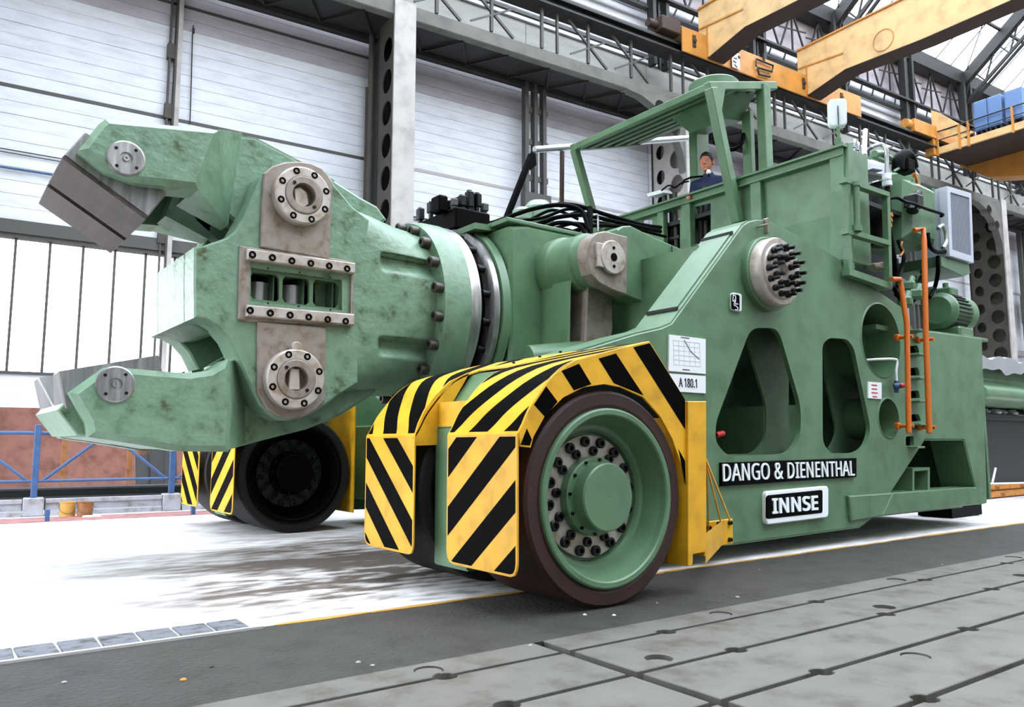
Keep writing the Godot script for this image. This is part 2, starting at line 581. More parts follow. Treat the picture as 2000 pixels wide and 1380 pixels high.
func build_floor():
	var b := MB.new()
	b.span(Vector3(-16, -0.4, -19.4), Vector3(56, 0, -4.86))
	struct("floor", "pale worn concrete hall floor under the machine", "floor", b, M.concrete, Vector3.ZERO, FLOOR)
	# the same floor with its stains and painted-in shade where the machine stands
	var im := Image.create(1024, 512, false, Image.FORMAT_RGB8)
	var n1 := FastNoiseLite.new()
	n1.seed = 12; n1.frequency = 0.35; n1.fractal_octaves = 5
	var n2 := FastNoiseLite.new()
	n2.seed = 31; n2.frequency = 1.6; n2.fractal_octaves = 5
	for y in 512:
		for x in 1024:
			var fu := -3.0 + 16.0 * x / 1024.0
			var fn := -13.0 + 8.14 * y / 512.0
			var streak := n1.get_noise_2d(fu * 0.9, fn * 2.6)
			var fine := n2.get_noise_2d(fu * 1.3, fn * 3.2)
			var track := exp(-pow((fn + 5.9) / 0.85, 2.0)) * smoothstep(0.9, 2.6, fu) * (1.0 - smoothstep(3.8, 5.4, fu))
			var spill_shade := exp(-pow((fn + 7.4) / 1.3, 2.0) - pow((fu - 3.6) / 1.9, 2.0))
			var dirt := clampf(0.12 + 0.45 * streak + 0.4 * fine, 0.0, 1.0) * (0.6 + 1.1 * track) + spill_shade * clampf(0.62 + 1.0 * streak + 0.6 * fine, 0.0, 1.2) + track * clampf(0.42 + 0.9 * fine + 0.5 * streak, 0.0, 1.0)  # stains deepened to stand for the shade under tongs and wheels
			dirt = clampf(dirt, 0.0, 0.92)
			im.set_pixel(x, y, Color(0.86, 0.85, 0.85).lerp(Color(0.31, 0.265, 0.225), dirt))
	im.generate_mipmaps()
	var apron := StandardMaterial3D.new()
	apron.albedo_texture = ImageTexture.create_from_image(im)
	apron.roughness = 0.8
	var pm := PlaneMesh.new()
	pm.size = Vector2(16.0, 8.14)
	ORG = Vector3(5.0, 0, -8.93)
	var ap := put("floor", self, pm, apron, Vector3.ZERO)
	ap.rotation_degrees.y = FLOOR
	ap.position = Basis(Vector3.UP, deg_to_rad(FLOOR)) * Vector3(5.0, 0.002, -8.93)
	tag(ap, "oil-stained stretch of pale concrete with painted shade round the front wheels", "floor", "", "structure")
	b = MB.new()
	b.span(Vector3(-16, -0.4, -4.86), Vector3(56, -0.002, -3.6))
	struct("floor", "dark grey lane between the yellow line and the slotted iron plates", "floor", b, M.lane, Vector3.ZERO, FLOOR)
	b = MB.new()
	b.span(Vector3(-16, -0.4, -3.6), Vector3(56, -0.07, 13))
	struct("floor", "dark pit bed below the slotted iron floor plates", "floor", b, M.slot_dark, Vector3.ZERO, FLOOR)
	# worn yellow line along the edge of the concrete
	b = MB.new()
	var rng := RandomNumberGenerator.new()
	rng.seed = 5
	var u := 1.75
	while u < 30.0:
		var l := rng.randf_range(0.25, 0.9)
		var w := rng.randf_range(0.016, 0.042)
		var y0 := -4.86 + rng.randf_range(-0.01, 0.01)
		b.py(PackedVector2Array([Vector2(u, y0 - w * 0.6), Vector2(u + l * 0.4, y0 - w), Vector2(u + l, y0 - w * 0.5), Vector2(u + l, y0 + w * 0.5), Vector2(u + l * 0.5, y0 + w), Vector2(u, y0 + w * 0.4)]), -0.01, 0.003)
		u += l * rng.randf_range(0.9, 1.02)
	var yl := struct("floor_line", "worn yellow line painted along the edge of the pale concrete", "line", b, M.line_yellow, Vector3.ZERO, FLOOR)
	# row of pavers at the left
	var row := thing("floor_edging", "row of grey pavers with pale joints along the dark lane at bottom left", "paving", Vector3(0.9, 0, -5.0), FLOOR)
	tag(row, "", "", "", "structure")
	b = MB.new()
	b.span(Vector3(-1.2, -0.1, -5.16), Vector3(1.62, 0.002, -4.84))
	b.span(Vector3(-1.2, -0.1, -4.86), Vector3(1.66, 0.012, -4.83))
	part("mortar_bed", row, b, M.mortar)
	for k in 14:
		b = MB.new()
		var u0 := -1.2 + k * 0.2
		b.box(Vector3(u0 + 0.1, -0.02, -5.0), Vector3(0.188, 0.062, 0.27), Basis(Vector3.UP, rng.randf_range(-0.03, 0.03)), 0.006)
		part("paver", row, b, M.paver)
	# slotted iron plates: strips between the long slots, parted at the wide cross joint
	var edges := [-3.6, -3.345, -2.838, -2.33, -1.832, -1.33, -0.83, -0.33, 0.17, 0.67, 1.2]
	var g := 0.021
	for side in 2:
		var pl := thing("floor_plates", ["slotted iron floor plates to the right of the cross joint", "slotted iron floor plates to the left of the cross joint"][side], "floor plate", Vector3(2.8, 0, -3), FLOOR)
		tag(pl, "", "", "", "structure")
		var u0: float = 2.83 if side == 0 else -3.0
		var u1: float = 24.0 if side == 0 else 2.755
		for k in edges.size() - 1:
			var o := plate_outline(u0, u1, edges[k] + (g if k > 0 else 0.0), edges[k + 1] - g, 0.0 if k == 0 else 1.0, 1.0, 0.055)
			var holes := []
			if k in [0, 1, 3]:
				var hu := 4.21 if k != 1 else 3.09
				var hn: float = {0: -3.475, 1: -2.962, 3: -2.205}[k]
				while hu - 2.19 > u0 + 0.2:
					hu -= 2.19
				while hu < u0 + 0.2:
					hu += 2.19
				while hu < minf(u1 - 0.2, 16.0):
					holes.append(circle(Vector2(hu, hn), 0.075, 18))
					var c := MB.new()
					c.cyl(Vector3(hu, -0.08, hn), Vector3(hu, -0.022 if k == 1 else -0.008, hn), 0.068, 18)
					part("plug", pl, c, M.plate_iron)
					hu += 2.19
			b = MB.new()
			b.py(o, -0.05, 0.0, holes, 0.004)
			part("plate_strip", pl, b, M.plate_iron)

# ---------------------------------------------------------------- rear wall (wall frame: u, y, n)

func bays() -> Array:
	var a := []
	for k in range(-3, 11):
		a.append(2.85 + 4.95 * k)
	return a

func wall_root(called: String, label: String, category: String, base := Vector3.ZERO) -> Node3D:
	var o := thing(called, label, category, base, WALL)
	tag(o, "", "", "", "structure")
	return o

func build_wall():
	var w := wall_root("wall_rear", "whitewashed rear wall of the hall with red painted foot", "wall", Vector3(17, 0, -19))
	var wr := RandomNumberGenerator.new()
	wr.seed = 21
	var us := bays()
	var rows := [[0.0, 1.84, "brick_paint"], [1.84, 2.55, "wall_white"], [2.55, 5.44, "wall_white"], [5.72, 8.56, "wall_white"], [8.64, 10.84, "wall_white"], [10.84, 11.39, "wall_mauve"], [11.45, 12.2, "wall_mauve"], [12.2, 13.6, "wall_upper"], [13.6, 14.0, "wall_upper"], [16.45, 18.9, "wall_mauve"]]
	for k in us.size() - 1:
		var u0: float = us[k]
		var u1: float = us[k + 1]
		for r in rows:
			if r[0] == 2.55 and u1 < 8.0:
				continue   # windows
			var b := MB.new()
			var boarded: bool = r[0] > 5.0 and r[0] < 12.0 and u0 > -4.0 and u0 < 28.0
			b.span(Vector3(u0 + 0.01, r[0], -19.3), Vector3(u1 - 0.01, r[1], -19.03 if boarded else -19.0))
			part("wall_panel", w, b, M[r[2]])
			if boarded:   # whitewashed courses with fine joints
				var nb := int(round((r[1] - r[0]) / 0.284))
				var hh: float = (r[1] - r[0]) / nb
				for j in nb:
					b = MB.new()
					b.span(Vector3(u0 + 0.01, r[0] + hh * j + 0.003, -19.04), Vector3(u1 - 0.01, r[0] + hh * (j + 1) - 0.003, -19.0 + wr.randf_range(-0.006, 0.006)), 0.004)
					part("board", w, b, M[r[2]])
		var s := MB.new()
		s.span(Vector3(u0, 8.56, -19.3), Vector3(u1, 8.64, -18.99))
		s.span(Vector3(u0, 11.39, -19.3), Vector3(u1, 11.45, -18.98))
		s.span(Vector3(u0, 5.44, -19.3), Vector3(u1, 5.72, -18.9))
		part("ledge", w, s, M.wall_seam if u1 > 8.0 else M.iron_grey)
		# corrugated sheeting above the crane rail
		var c := MB.new()
		for j in 8:
			var y0 := 14.0 + j * 0.31
			c.hexa([Vector3(u0, y0, -19), Vector3(u0, y0 + 0.30, -19), Vector3(u0, y0 + 0.30, -18.99), Vector3(u0, y0, -18.9), Vector3(u1, y0, -19), Vector3(u1, y0 + 0.30, -19), Vector3(u1, y0 + 0.30, -18.99), Vector3(u1, y0, -18.9)])
		c.span(Vector3(u0, 14.0, -19.2), Vector3(u1, 16.45, -18.99))
		part("corrugated_sheet", w, c, M.wall_white)
	# windows of the left bays
	var nw := 0
	for k in us.size() - 1:
		if us[k + 1] > 8.0:
			continue
		nw += 1
		var win := wall_root("window_%d" % nw, ["glazed window band far left of the first wall post", "glazed window band left of the second wall post", "tall glazed window band at the left edge of the picture", "tall glazed window band behind the jaws", "glazed window band behind the tong head"][mini(nw - 1, 4)], "window", Vector3(us[k] + 2.5, 2.55, -19))
		var b := MB.new()
		b.span(Vector3(us[k], 2.52, -19.2), Vector3(us[k + 1], 2.58, -18.95))
		b.span(Vector3(us[k], 5.36, -19.2), Vector3(us[k + 1], 5.46, -18.95))
		part("window_frame", win, b, M.iron_grey)
		for j in 9:
			var u: float = us[k] - 0.41 + 0.62 * j
			if u < us[k] + 0.02 or u > us[k + 1] - 0.02:
				continue
			b = MB.new()
			b.span(Vector3(u - 0.026, 2.58, -19.12), Vector3(u + 0.026, 5.4, -19.02))
			part("mullion", win, b, M.iron_grey)
		for j in 9:
			var a0: float = maxf(us[k], us[k] - 0.41 + 0.62 * (j - 1))
			var a1: float = minf(us[k + 1], us[k] - 0.41 + 0.62 * j)
			if a1 - a0 < 0.05:
				continue
			b = MB.new()
			b.face([Vector3(a0, 2.58, -19.08), Vector3(a1, 2.58, -19.08), Vector3(a1, 5.38, -19.08), Vector3(a0, 5.38, -19.08)], Vector3(0, 0, 1))
			part("pane", win, b, M.glass)
	# pipes and cables on the wall
	var b := MB.new()
	b.cyl(Vector3(-0.405, 6.8, -18.93), Vector3(0.436, 6.796, -18.93) + Vector3(3, 0.02, 0), 0.025, 8)
	solo("wall_pipe", "thin blue pipe along the white wall at left", "pipe", b, M.blue, Vector3(0, 6.7, -18.93), WALL)
	b = MB.new()
	b.cyl(Vector3(-0.43, 7.197, -18.95), Vector3(0.701, 7.161, -18.95) + Vector3(2.5, 0.02, 0), 0.012, 6)
	b.cyl(Vector3(-0.426, 7.132, -18.95), Vector3(0.705, 7.093, -18.95) + Vector3(2.5, 0.02, 0), 0.01, 6)
	solo("wall_cable", "pair of thin dark cables along the white wall above the blue pipe", "cable", b, M.iron, Vector3(0, 7.0, -18.95), WALL)
	b = MB.new()
	b.tube([Vector3(3.198, 10.982, -18.95), Vector3(3.186, 10.722, -18.95), Vector3(3.208, 9.707, -18.95), Vector3(3.225, 8.552, -18.95)], 0.014, 6)
	b.box(Vector3(3.203, 10.855, -18.95), Vector3(0.05, 0.12, 0.05))
	solo("wall_cable", "thin dark vertical cable beside the left wall post", "cable", b, M.iron, Vector3(3.1, 9, -18.95), WALL)
	b = MB.new()
	b.cyl(Vector3(9.026, 7.247, -18.95), Vector3(10.1, 7.169, -18.95) + Vector3(2, 0, 0), 0.02, 6)
	b.cyl(Vector3(9.027, 7.161, -18.95), Vector3(10.004, 7.066, -18.95) + Vector3(2, 0, 0), 0.012, 6)
	solo("wall_pipe", "thin dark pipes on the wall right of the light column", "pipe", b, M.iron, Vector3(9, 7, -18.95), WALL)
	b = MB.new()
	b.cyl(Vector3(7.299, 12.061, -18.3), Vector3(7.304, 11.865, -18.3), 0.055, 10)
	var lp := solo("wall_lamp", "small white tube lamp high beside the light column", "lamp", b, M.white_paint, Vector3(7.304, 11.865, -18.3), WALL)

func lattice_post(b: MB, u: float, y0: float, y1: float, n: float):   # three flats tied by battens
	for k in 3:
		b.span(Vector3(u - 0.36 + k * 0.28, y0, n), Vector3(u - 0.26 + k * 0.28 + (0.06 if k == 2 else 0.0), y1, n + 0.18))

func build_frames():
	var us := bays()
	for k in us.size():
		var u: float = us[k]
		if k % 2 == 0:   # portal columns at every second bay: u = 7.8, 17.7 ...
			var c := wall_root("column", "", "column", Vector3(u, 0, -17.5))
			var first := absf(u - 7.8) < 0.1
			tag(c, {8: "steel column with pale plain front face and round holes in its side", 18: "perforated steel column behind the operator", 28: "perforated steel column behind the rear tanks", 38: "tall perforated column right of the radiator", 47: "last perforated column at far right"}.get(int(round(u)), "perforated column outside the left picture edge"))
			var b := MB.new()
			var wf := 0.29 if u < 10 else 0.22
			b.span(Vector3(u - wf, 0, -17.06), Vector3(u + wf, 12.1, -17.0))
			part("front_flange", c, b, M.column_face)
			var holes := []
			var y := 0.9
			while y < 11.2:
				holes.append(circle(Vector2(-17.5, y), 0.29, 20, 0.31))
				y += 0.84
			var deep := -18.0 if u < 10 else -18.55
			if u > 10:
				y = 0.5
				while y < 11.4:
					holes.append(circle(Vector2(-18.22, y), 0.2, 16, 0.24))
					y += 0.84
			for s in [-1, 1]:
				b = MB.new()
				b.px(PackedVector2Array([Vector2(deep, 0), Vector2(-17.06, 0), Vector2(-17.06, 12.1), Vector2(deep, 12.1)]), u + s * (wf - 0.03), u + s * (wf - 0.06), holes if s < 0 else [])
				part("web_plate", c, b, M.column_face if absf(u - 17.7) < 0.1 else M.column_shaded)  # all webs but one get the colour with painted shade
			b = MB.new()
			b.span(Vector3(u - wf, 0, deep - 0.06), Vector3(u + wf, 12.1, deep))
			part("rear_flange", c, b, M.iron)
			if u < 10:
				b = MB.new()
				b.span(Vector3(u - 0.1, 0, -18.9), Vector3(u + wf, 12.1, -18.5))
				part("wall_stud", c, b, M.iron)
			if u > 10:   # curved haunch towards the beam
				b = MB.new()
				var q := PackedVector2Array([Vector2(u - wf, 12.0), Vector2(u - wf, 9.6)])
				for j in 7:
					var a := PI * 0.5 * j / 6.0
					q.append(Vector2(u - wf - 2.4 + cos(a) * 2.4, 9.6 + sin(a) * 2.1))
				var hh := [circle(Vector2(u - 0.62, 10.85), 0.2, 16), circle(Vector2(u - 1.25, 11.45), 0.22, 16)]
				b.pz(q, -17.35, -17.05, hh)
				part("haunch", c, b, M.beam_grey)
			else:
				b = MB.new()
				b.cyl(Vector3(u - wf - 0.05, 0, -18.35), Vector3(u - wf - 0.05, 12, -18.35), 0.07, 10)
				b.cyl(Vector3(u - wf - 0.02, 0, -18.62), Vector3(u - wf - 0.02, 10.4, -18.62), 0.06, 10)
				part("drain_pipe", c, b, M.column_shaded)
		else:   # laced wall posts between them
			var c := wall_root("wall_post", "", "post", Vector3(u, 0, -18.5))
			tag(c, {3: "slim laced steel post on the white wall at upper left", 13: "laced steel post behind the slanted black prop", 23: "laced wall post behind the canopy", 33: "laced wall post behind the rear machinery", 43: "dark laced wall post at the right edge"}.get(int(round(u)), "laced wall post outside the left picture edge"))
			var b := MB.new()
			if u < 5:
				b.span(Vector3(u + 0.0, 0, -18.98), Vector3(u + 0.1, 13, -18.8), 0.01)
				part("flat_bar", c, b, M.column_face)
				b = MB.new()
				b.span(Vector3(u - 0.16, 0, -18.98), Vector3(u - 0.12, 13, -18.86))
				b.span(Vector3(u - 0.04, 0, -18.98), Vector3(u, 13, -18.82))
				for y in [8.55, 7.2, 10.0, 4.2, 5.6]:
					b.span(Vector3(u - 0.2, y, -19), Vector3(u + 0.06, y + 0.35, -18.84))
				part("lacing", c, b, M.column_shaded)
			else:
				for s in 3:
					b = MB.new()
					b.span(Vector3(u - 0.42 + s * 0.32, 0, -18.6), Vector3(u - 0.30 + s * 0.32, 12, -18.4))
					part("upright", c, b, M.iron_grey)
				b = MB.new()
				for y in [1.2, 2.6, 4.0, 5.4, 9.9, 10.9, 11.6, 8.8]:
					b.span(Vector3(u - 0.42, y, -18.56), Vector3(u + 0.46, y + 0.16, -18.5))
				b.pz(PackedVector2Array([Vector2(u - 0.45, 7.0), Vector2(u + 0.3, 7.0), Vector2(u + 0.48, 7.6), Vector2(u + 0.48, 8.4), Vector2(u - 0.45, 8.4)]), -18.62, -18.38)
				part("batten", c, b, M.iron_grey)
	# walkway beam and the lattice of the crane runway
	var r := wall_root("runway_beam", "long lattice crane runway along the rear wall", "beam", Vector3(17, 12, -17))
	var b := MB.new()
	b.span(Vector3(-12, 11.72, -17.35), Vector3(50, 12.1, -17.08), 0.02)
	part("walkway_beam", r, b, M.beam_grey)
	b = MB.new()
	b.span(Vector3(-12, 11.76, -18.9), Vector3(50, 11.84, -17.3))
	part("soffit", r, b, M.iron)
	b = MB.new()
	for k in 40:
		var u := -10.0 + k * 1.4
		b.bar(Vector3(u, 11.7, -17.3), Vector3(u + 0.7, 11.7, -18.4), 0.05, 0.05)
		b.bar(Vector3(u + 0.7, 11.7, -18.4), Vector3(u + 1.4, 11.7, -17.3), 0.05, 0.05)
	b.span(Vector3(-12, 11.6, -18.5), Vector3(50, 11.72, -18.4))
	part("soffit_lacing", r, b, M.iron)
	b = MB.new()
	b.span(Vector3(-12, 13.3, -17.4), Vector3(50, 13.36, -16.8))
	b.span(Vector3(-12, 13.36, -17.14), Vector3(50, 13.62, -17.06))
	b.span(Vector3(-12, 13.62, -17.3), Vector3(50, 13.68, -16.9))
	part("rail_girder", r, b, M.iron)
	b = MB.new()
	b.span(Vector3(-12, 13.68, -17.05), Vector3(50, 13.78, -16.98))
	b.span(Vector3(-12, 13.9, -18.6), Vector3(50, 13.96, -18.5))
	part("rail", r, b, M.iron_grey)
	for k in 36:
		var u := -9.45 + k * 1.65
		b = MB.new()
		b.span(Vector3(u - 0.04, 12.1, -17.12), Vector3(u + 0.04, 13.3, -17.04))
		part("vertical", r, b, M.iron_grey)
		b = MB.new()
		if k % 3 == 1:
			b.span(Vector3(u + 0.5, 12.1, -17.12), Vector3(u + 0.56, 13.3, -17.04))
		else:
			b.bar(Vector3(u - 0.7, 13.25, -17.1), Vector3(u + 0.72, 12.12, -17.1), 0.06, 0.07)
			b.bar(Vector3(u - 0.66, 12.2, -17.06), Vector3(u + 0.7, 12.95, -17.06), 0.03, 0.05)
		part("diagonal", r, b, M.iron_grey)
	# upper lattice under the eave
	var e := wall_root("eave_truss", "dark lattice bracing under the eave above the corrugated sheets", "truss", Vector3(30, 16, -18.5))
	b = MB.new()
	b.span(Vector3(-12, 18.1, -18.95), Vector3(56, 18.75, -18.3))
	part("eave_beam", e, b, M.iron)
	b = MB.new()
	b.span(Vector3(-12, 16.25, -18.7), Vector3(56, 16.35, -18.5))
	b.span(Vector3(-12, 15.95, -18.3), Vector3(56, 16.03, -18.1))
	b.span(Vector3(-12, 15.62, -18.6), Vector3(56, 15.7, -18.4))
	part("walkway_rail", e, b, M.iron)
	for k in us.size() - 1:
		var u0: float = us[k]
		b = MB.new()
		for j in 3:
			var a := u0 + j * 1.65
			b.bar(Vector3(a, 16.3, -18.6), Vector3(a + 0.82, 18.1, -18.6), 0.06, 0.06)
			b.bar(Vector3(a + 1.65, 16.3, -18.6), Vector3(a + 0.82, 18.1, -18.6), 0.06, 0.06)
			b.span(Vector3(a + 0.8, 16.3, -18.66), Vector3(a + 0.86, 18.1, -18.6))
			b.bar(Vector3(a, 17.2, -18.6), Vector3(a + 1.65, 17.4, -18.6), 0.04, 0.05)
			for q in 2:
				b.bar(Vector3(a + q * 0.8, 15.66, -18.5), Vector3(a + 0.4 + q * 0.8, 16.3, -18.6), 0.05, 0.05)
		part("bracing", e, b, M.iron)
	for k in us.size():
		if k % 2 == 1 and us[k] < 20:
			continue
		b = MB.new()
		for s in [-1, 1]:
			b.span(Vector3(us[k] + s * 0.3 - 0.07, 13.6, -18.5), Vector3(us[k] + s * 0.3 + 0.07, 18.4, -18.2))
		b.span(Vector3(us[k] - 0.04, 13.6, -18.4), Vector3(us[k] + 0.04, 18.4, -18.3))
		for j in 6:
			b.span(Vector3(us[k] - 0.3, 13.8 + j * 0.8, -18.42), Vector3(us[k] + 0.3, 13.95 + j * 0.8, -18.38))
		part("stanchion", e, b, M.iron)

func build_roof():
	var us := bays()
	var r := wall_root("roof_frame", "dark steel roof frames under the glazed roof", "roof", Vector3(25, 18, -11))
	var ridge := Vector2(-3.0, 30.4)   # n, y
	for k in us.size():
		if k % 2 == 1:
			continue
		var u: float = us[k]
		for s in [-1, 1]:
			var foot := Vector3(u, 18.2, -18.5 if s < 0 else 12.5)
			var top := Vector3(u, ridge.y, ridge.x)
			var b := MB.new()
			b.bar(foot, top, 0.3, 0.5)
			part("rafter", r, b, M.iron)
			b = MB.new()
			var drop := Vector3(0, -1.15, 0)
			b.bar(foot + drop, top + drop, 0.12, 0.14)
			b.bar(foot + drop + Vector3(0.35, 0, 0), top + drop + Vector3(0.35, 0, 0), 0.1, 0.12)
			for j in 14:
				var t0 := j / 14.0
				b.bar(foot.lerp(top, t0) + drop, foot.lerp(top, t0 + 1.0 / 28), 0.06, 0.07)
				b.bar(foot.lerp(top, t0 + 1.0 / 28), foot.lerp(top, t0 + 1.0 / 14) + drop, 0.06, 0.07)
			part("rafter_lacing", r, b, M.iron)
	for s in [-1, 1]:
		for j in range(1, 8):
			var t := j / 8.0
			var b := MB.new()
			var p := Vector3(0, lerpf(18.5, ridge.y + 0.3, t), lerpf(-18.5 if s < 0 else 12.5, ridge.x, t))
			b.span(p + Vector3(-12, -0.06, -0.05), p + Vector3(56, 0.06, 0.05))
			part("purlin", r, b, M.iron)
	for k in us.size() - 1:
		var b := MB.new()
		var a := Vector3(us[k], 18.6, -18.3)
		b.bar(a, Vector3(us[k + 1], 23.0, -12.8), 0.035, 0.035)
		b.bar(Vector3(us[k + 1], 18.6, -18.3), Vector3(us[k], 23.0, -12.8), 0.035, 0.035)
		for j in 3:
			var w := Vector3(us[k] + 1.24 * (j + 1), 18.7, -18.35)
			b.bar(w, w + Vector3(0, 11.6, 15.2), 0.03, 0.04)
		part("wind_brace", r, b, M.iron)
	for s in [-1, 1]:
		for k in us.size() - 1:
			var b := MB.new()
			var n0 := -18.9 if s < 0 else 12.9
			b.face([Vector3(us[k], 18.75, n0), Vector3(us[k + 1], 18.75, n0), Vector3(us[k + 1], ridge.y + 0.6, ridge.x), Vector3(us[k], ridge.y + 0.6, ridge.x)], Vector3.UP)
			var glazed: bool = s < 0 or us[k] > -4.0
			part("roof_pane" if glazed else "roof_panel", r, b, M.glass if glazed else M.iron_grey)

func build_shell():
	# the parts of the hall outside the picture: front wall, far end wall and a left end opened for light
	var b := MB.new()
	b.span(Vector3(-12, 0, 12.9), Vector3(56, 18.7, 13.2))
	struct("wall_front", "pale hall wall behind the viewer", "wall", b, M.wall_upper, Vector3(20, 0, 13), WALL)
	b = MB.new()
	b.px(PackedVector2Array([Vector2(-19.3, 0), Vector2(13.2, 0), Vector2(13.2, 18.7), Vector2(-3, 31), Vector2(-19.3, 18.7)]), 52.4, 52.7)
	struct("wall_end", "pale end wall far beyond the machine", "wall", b, M.wall_upper, Vector3(52, 0, -3), WALL)
	b = MB.new()
	b.px(PackedVector2Array([Vector2(-19.3, 0), Vector2(13.2, 0), Vector2(13.2, 18.7), Vector2(-3, 31), Vector2(-19.3, 18.7)]), -6.3, -6.0, [PackedVector2Array([Vector2(-18.5, 0.3), Vector2(-5.5, 0.3), Vector2(-5.5, 8.5), Vector2(-18.5, 8.5)])])
	struct("wall_left", "end wall with a great opening shaped for light left of the viewer", "wall", b, M.wall_upper, Vector3(-6, 0, -3), WALL)  # unseen opening, placed and sized for the light from the left

func build_crane():
	# travelling crane: end carriage on the runway, two box girders reaching out over the hall
	var c := thing("overhead_crane", "tan and orange overhead travelling crane with two box girders above the canopy", "crane", Vector3(20, 13.7, -17), WALL)
	var b := MB.new()
	b.span(Vector3(17.1, 13.86, -17.3), Vector3(26.4, 14.12, -16.7), 0.01)
	b.span(Vector3(17.1, 13.3, -16.74), Vector3(26.4, 14.12, -16.68), 0.01)
	part("end_carriage", c, b, M.crane_orange)
	b = MB.new()
	b.span(Vector3(16.3, 13.84, -17.3), Vector3(17.1, 14.3, -16.72), 0.03)
	b.cyl(Vector3(15.95, 14.05, -17.0), Vector3(16.3, 14.05, -17.0), 0.13, 14)
	part("buffer", c, b, M.rust_shade_brown)
	for u in [17.6, 19.6, 23.0, 25.2]:
		b = MB.new()
		b.cyl(Vector3(u, 13.98, -16.98), Vector3(u, 13.98, -17.12), 0.2, 20)
		part("wheel", c, b, M.iron)
		b = MB.new()
		b.box(Vector3(u, 13.75, -16.66), Vector3(0.14, 0.4, 0.04), Basis.IDENTITY, 0.01)
		b.cyl(Vector3(u, 13.75, -16.64), Vector3(u, 13.75, -16.6), 0.06, 12)
		part("axle_box", c, b, M.rust_shade_brown)
	for gu in [18.2, 23.2]:
		b = MB.new()
		b.px(PackedVector2Array([Vector2(-17.03, 13.86), Vector2(-16.66, 13.86), Vector2(-16.66, 13.36), Vector2(-15.15, 13.7), Vector2(-12.5, 13.57), Vector2(12.0, 13.5), Vector2(12.0, 15.1), Vector2(-17.03, 15.2)]), gu, gu + 0.7)
		part("girder", c, b, M.crane)
		b = MB.new()
		var low := [Vector2(-16.66, 13.35), Vector2(-15.15, 13.69), Vector2(-12.5, 13.56), Vector2(12.0, 13.49)]
		for j in 3:
			b.bar(Vector3(gu + 0.35, low[j].y, low[j].x), Vector3(gu + 0.35, low[j + 1].y, low[j + 1].x), 0.74, 0.02)
		part("bottom_flange", c, b, M.rust_shade_brown)  # underside shade put into the flange colour
		b = MB.new()
		b.span(Vector3(gu - 0.05, 15.14, -17.03), Vector3(gu + 0.75, 15.2, 12.0))
		part("girder_flange", c, b, M.crane_orange)
		b = MB.new()
		b.bar(Vector3(gu - 0.012, 14.48, -17.0), Vector3(gu - 0.012, 14.3, -15.2), 0.03, 0.05)
		b.span(Vector3(gu - 0.02, 13.4, -16.7), Vector3(gu, 14.48, -16.64))
		part("weld_joint", c, b, M.crane_orange)
	b = MB.new()
	b.tube([Vector3(20.431, 13.65, -16.6), Vector3(20.445, 13.924, -16.6), Vector3(21.302, 13.923, -16.6), Vector3(21.236, 13.685, -16.6), Vector3(20.506, 13.634, -16.6), Vector3(20.546, 13.41, -16.6), Vector3(21.118, 13.471, -16.6)], 0.035, 6)
	b.box(Vector3(20.839, 14.07, -16.6), Vector3(0.06, 0.3, 0.06))
	part("hose_bracket", c, b, M.iron)
	b = MB.new()
	b.box(Vector3(19.453, 13.605, -16.62), Vector3(0.36, 0.55, 0.02))
	part("notice_plate", c, b, M.white_paint)
	b = MB.new()
	for k in 4:
		b.box(Vector3(19.429, 13.59, -16.6) + Vector3(-0.05 + 0.05 * (k % 2), 0.2 - k * 0.13, 0), Vector3(0.16, 0.05, 0.006), Basis(Vector3(0, 0, 1), 0.4 - 0.3 * k))
	part("notice_mark", c, b, M.ink)
	b = MB.new()
	b.ring(Vector3(23.19, 14.109, -13.759).x * Vector3(1, 0, 0) + Vector3(23.19, 14.109, -13.759).y * Vector3(0, 1, 0) + Vector3(23.19, 14.109, -13.759).z * Vector3(0, 0, 1), Vector3(-1, 0, 0), 0.34, 0.36, 0, 0.012, 32)
	part("inspection_ring", c, b, M.crane_orange)

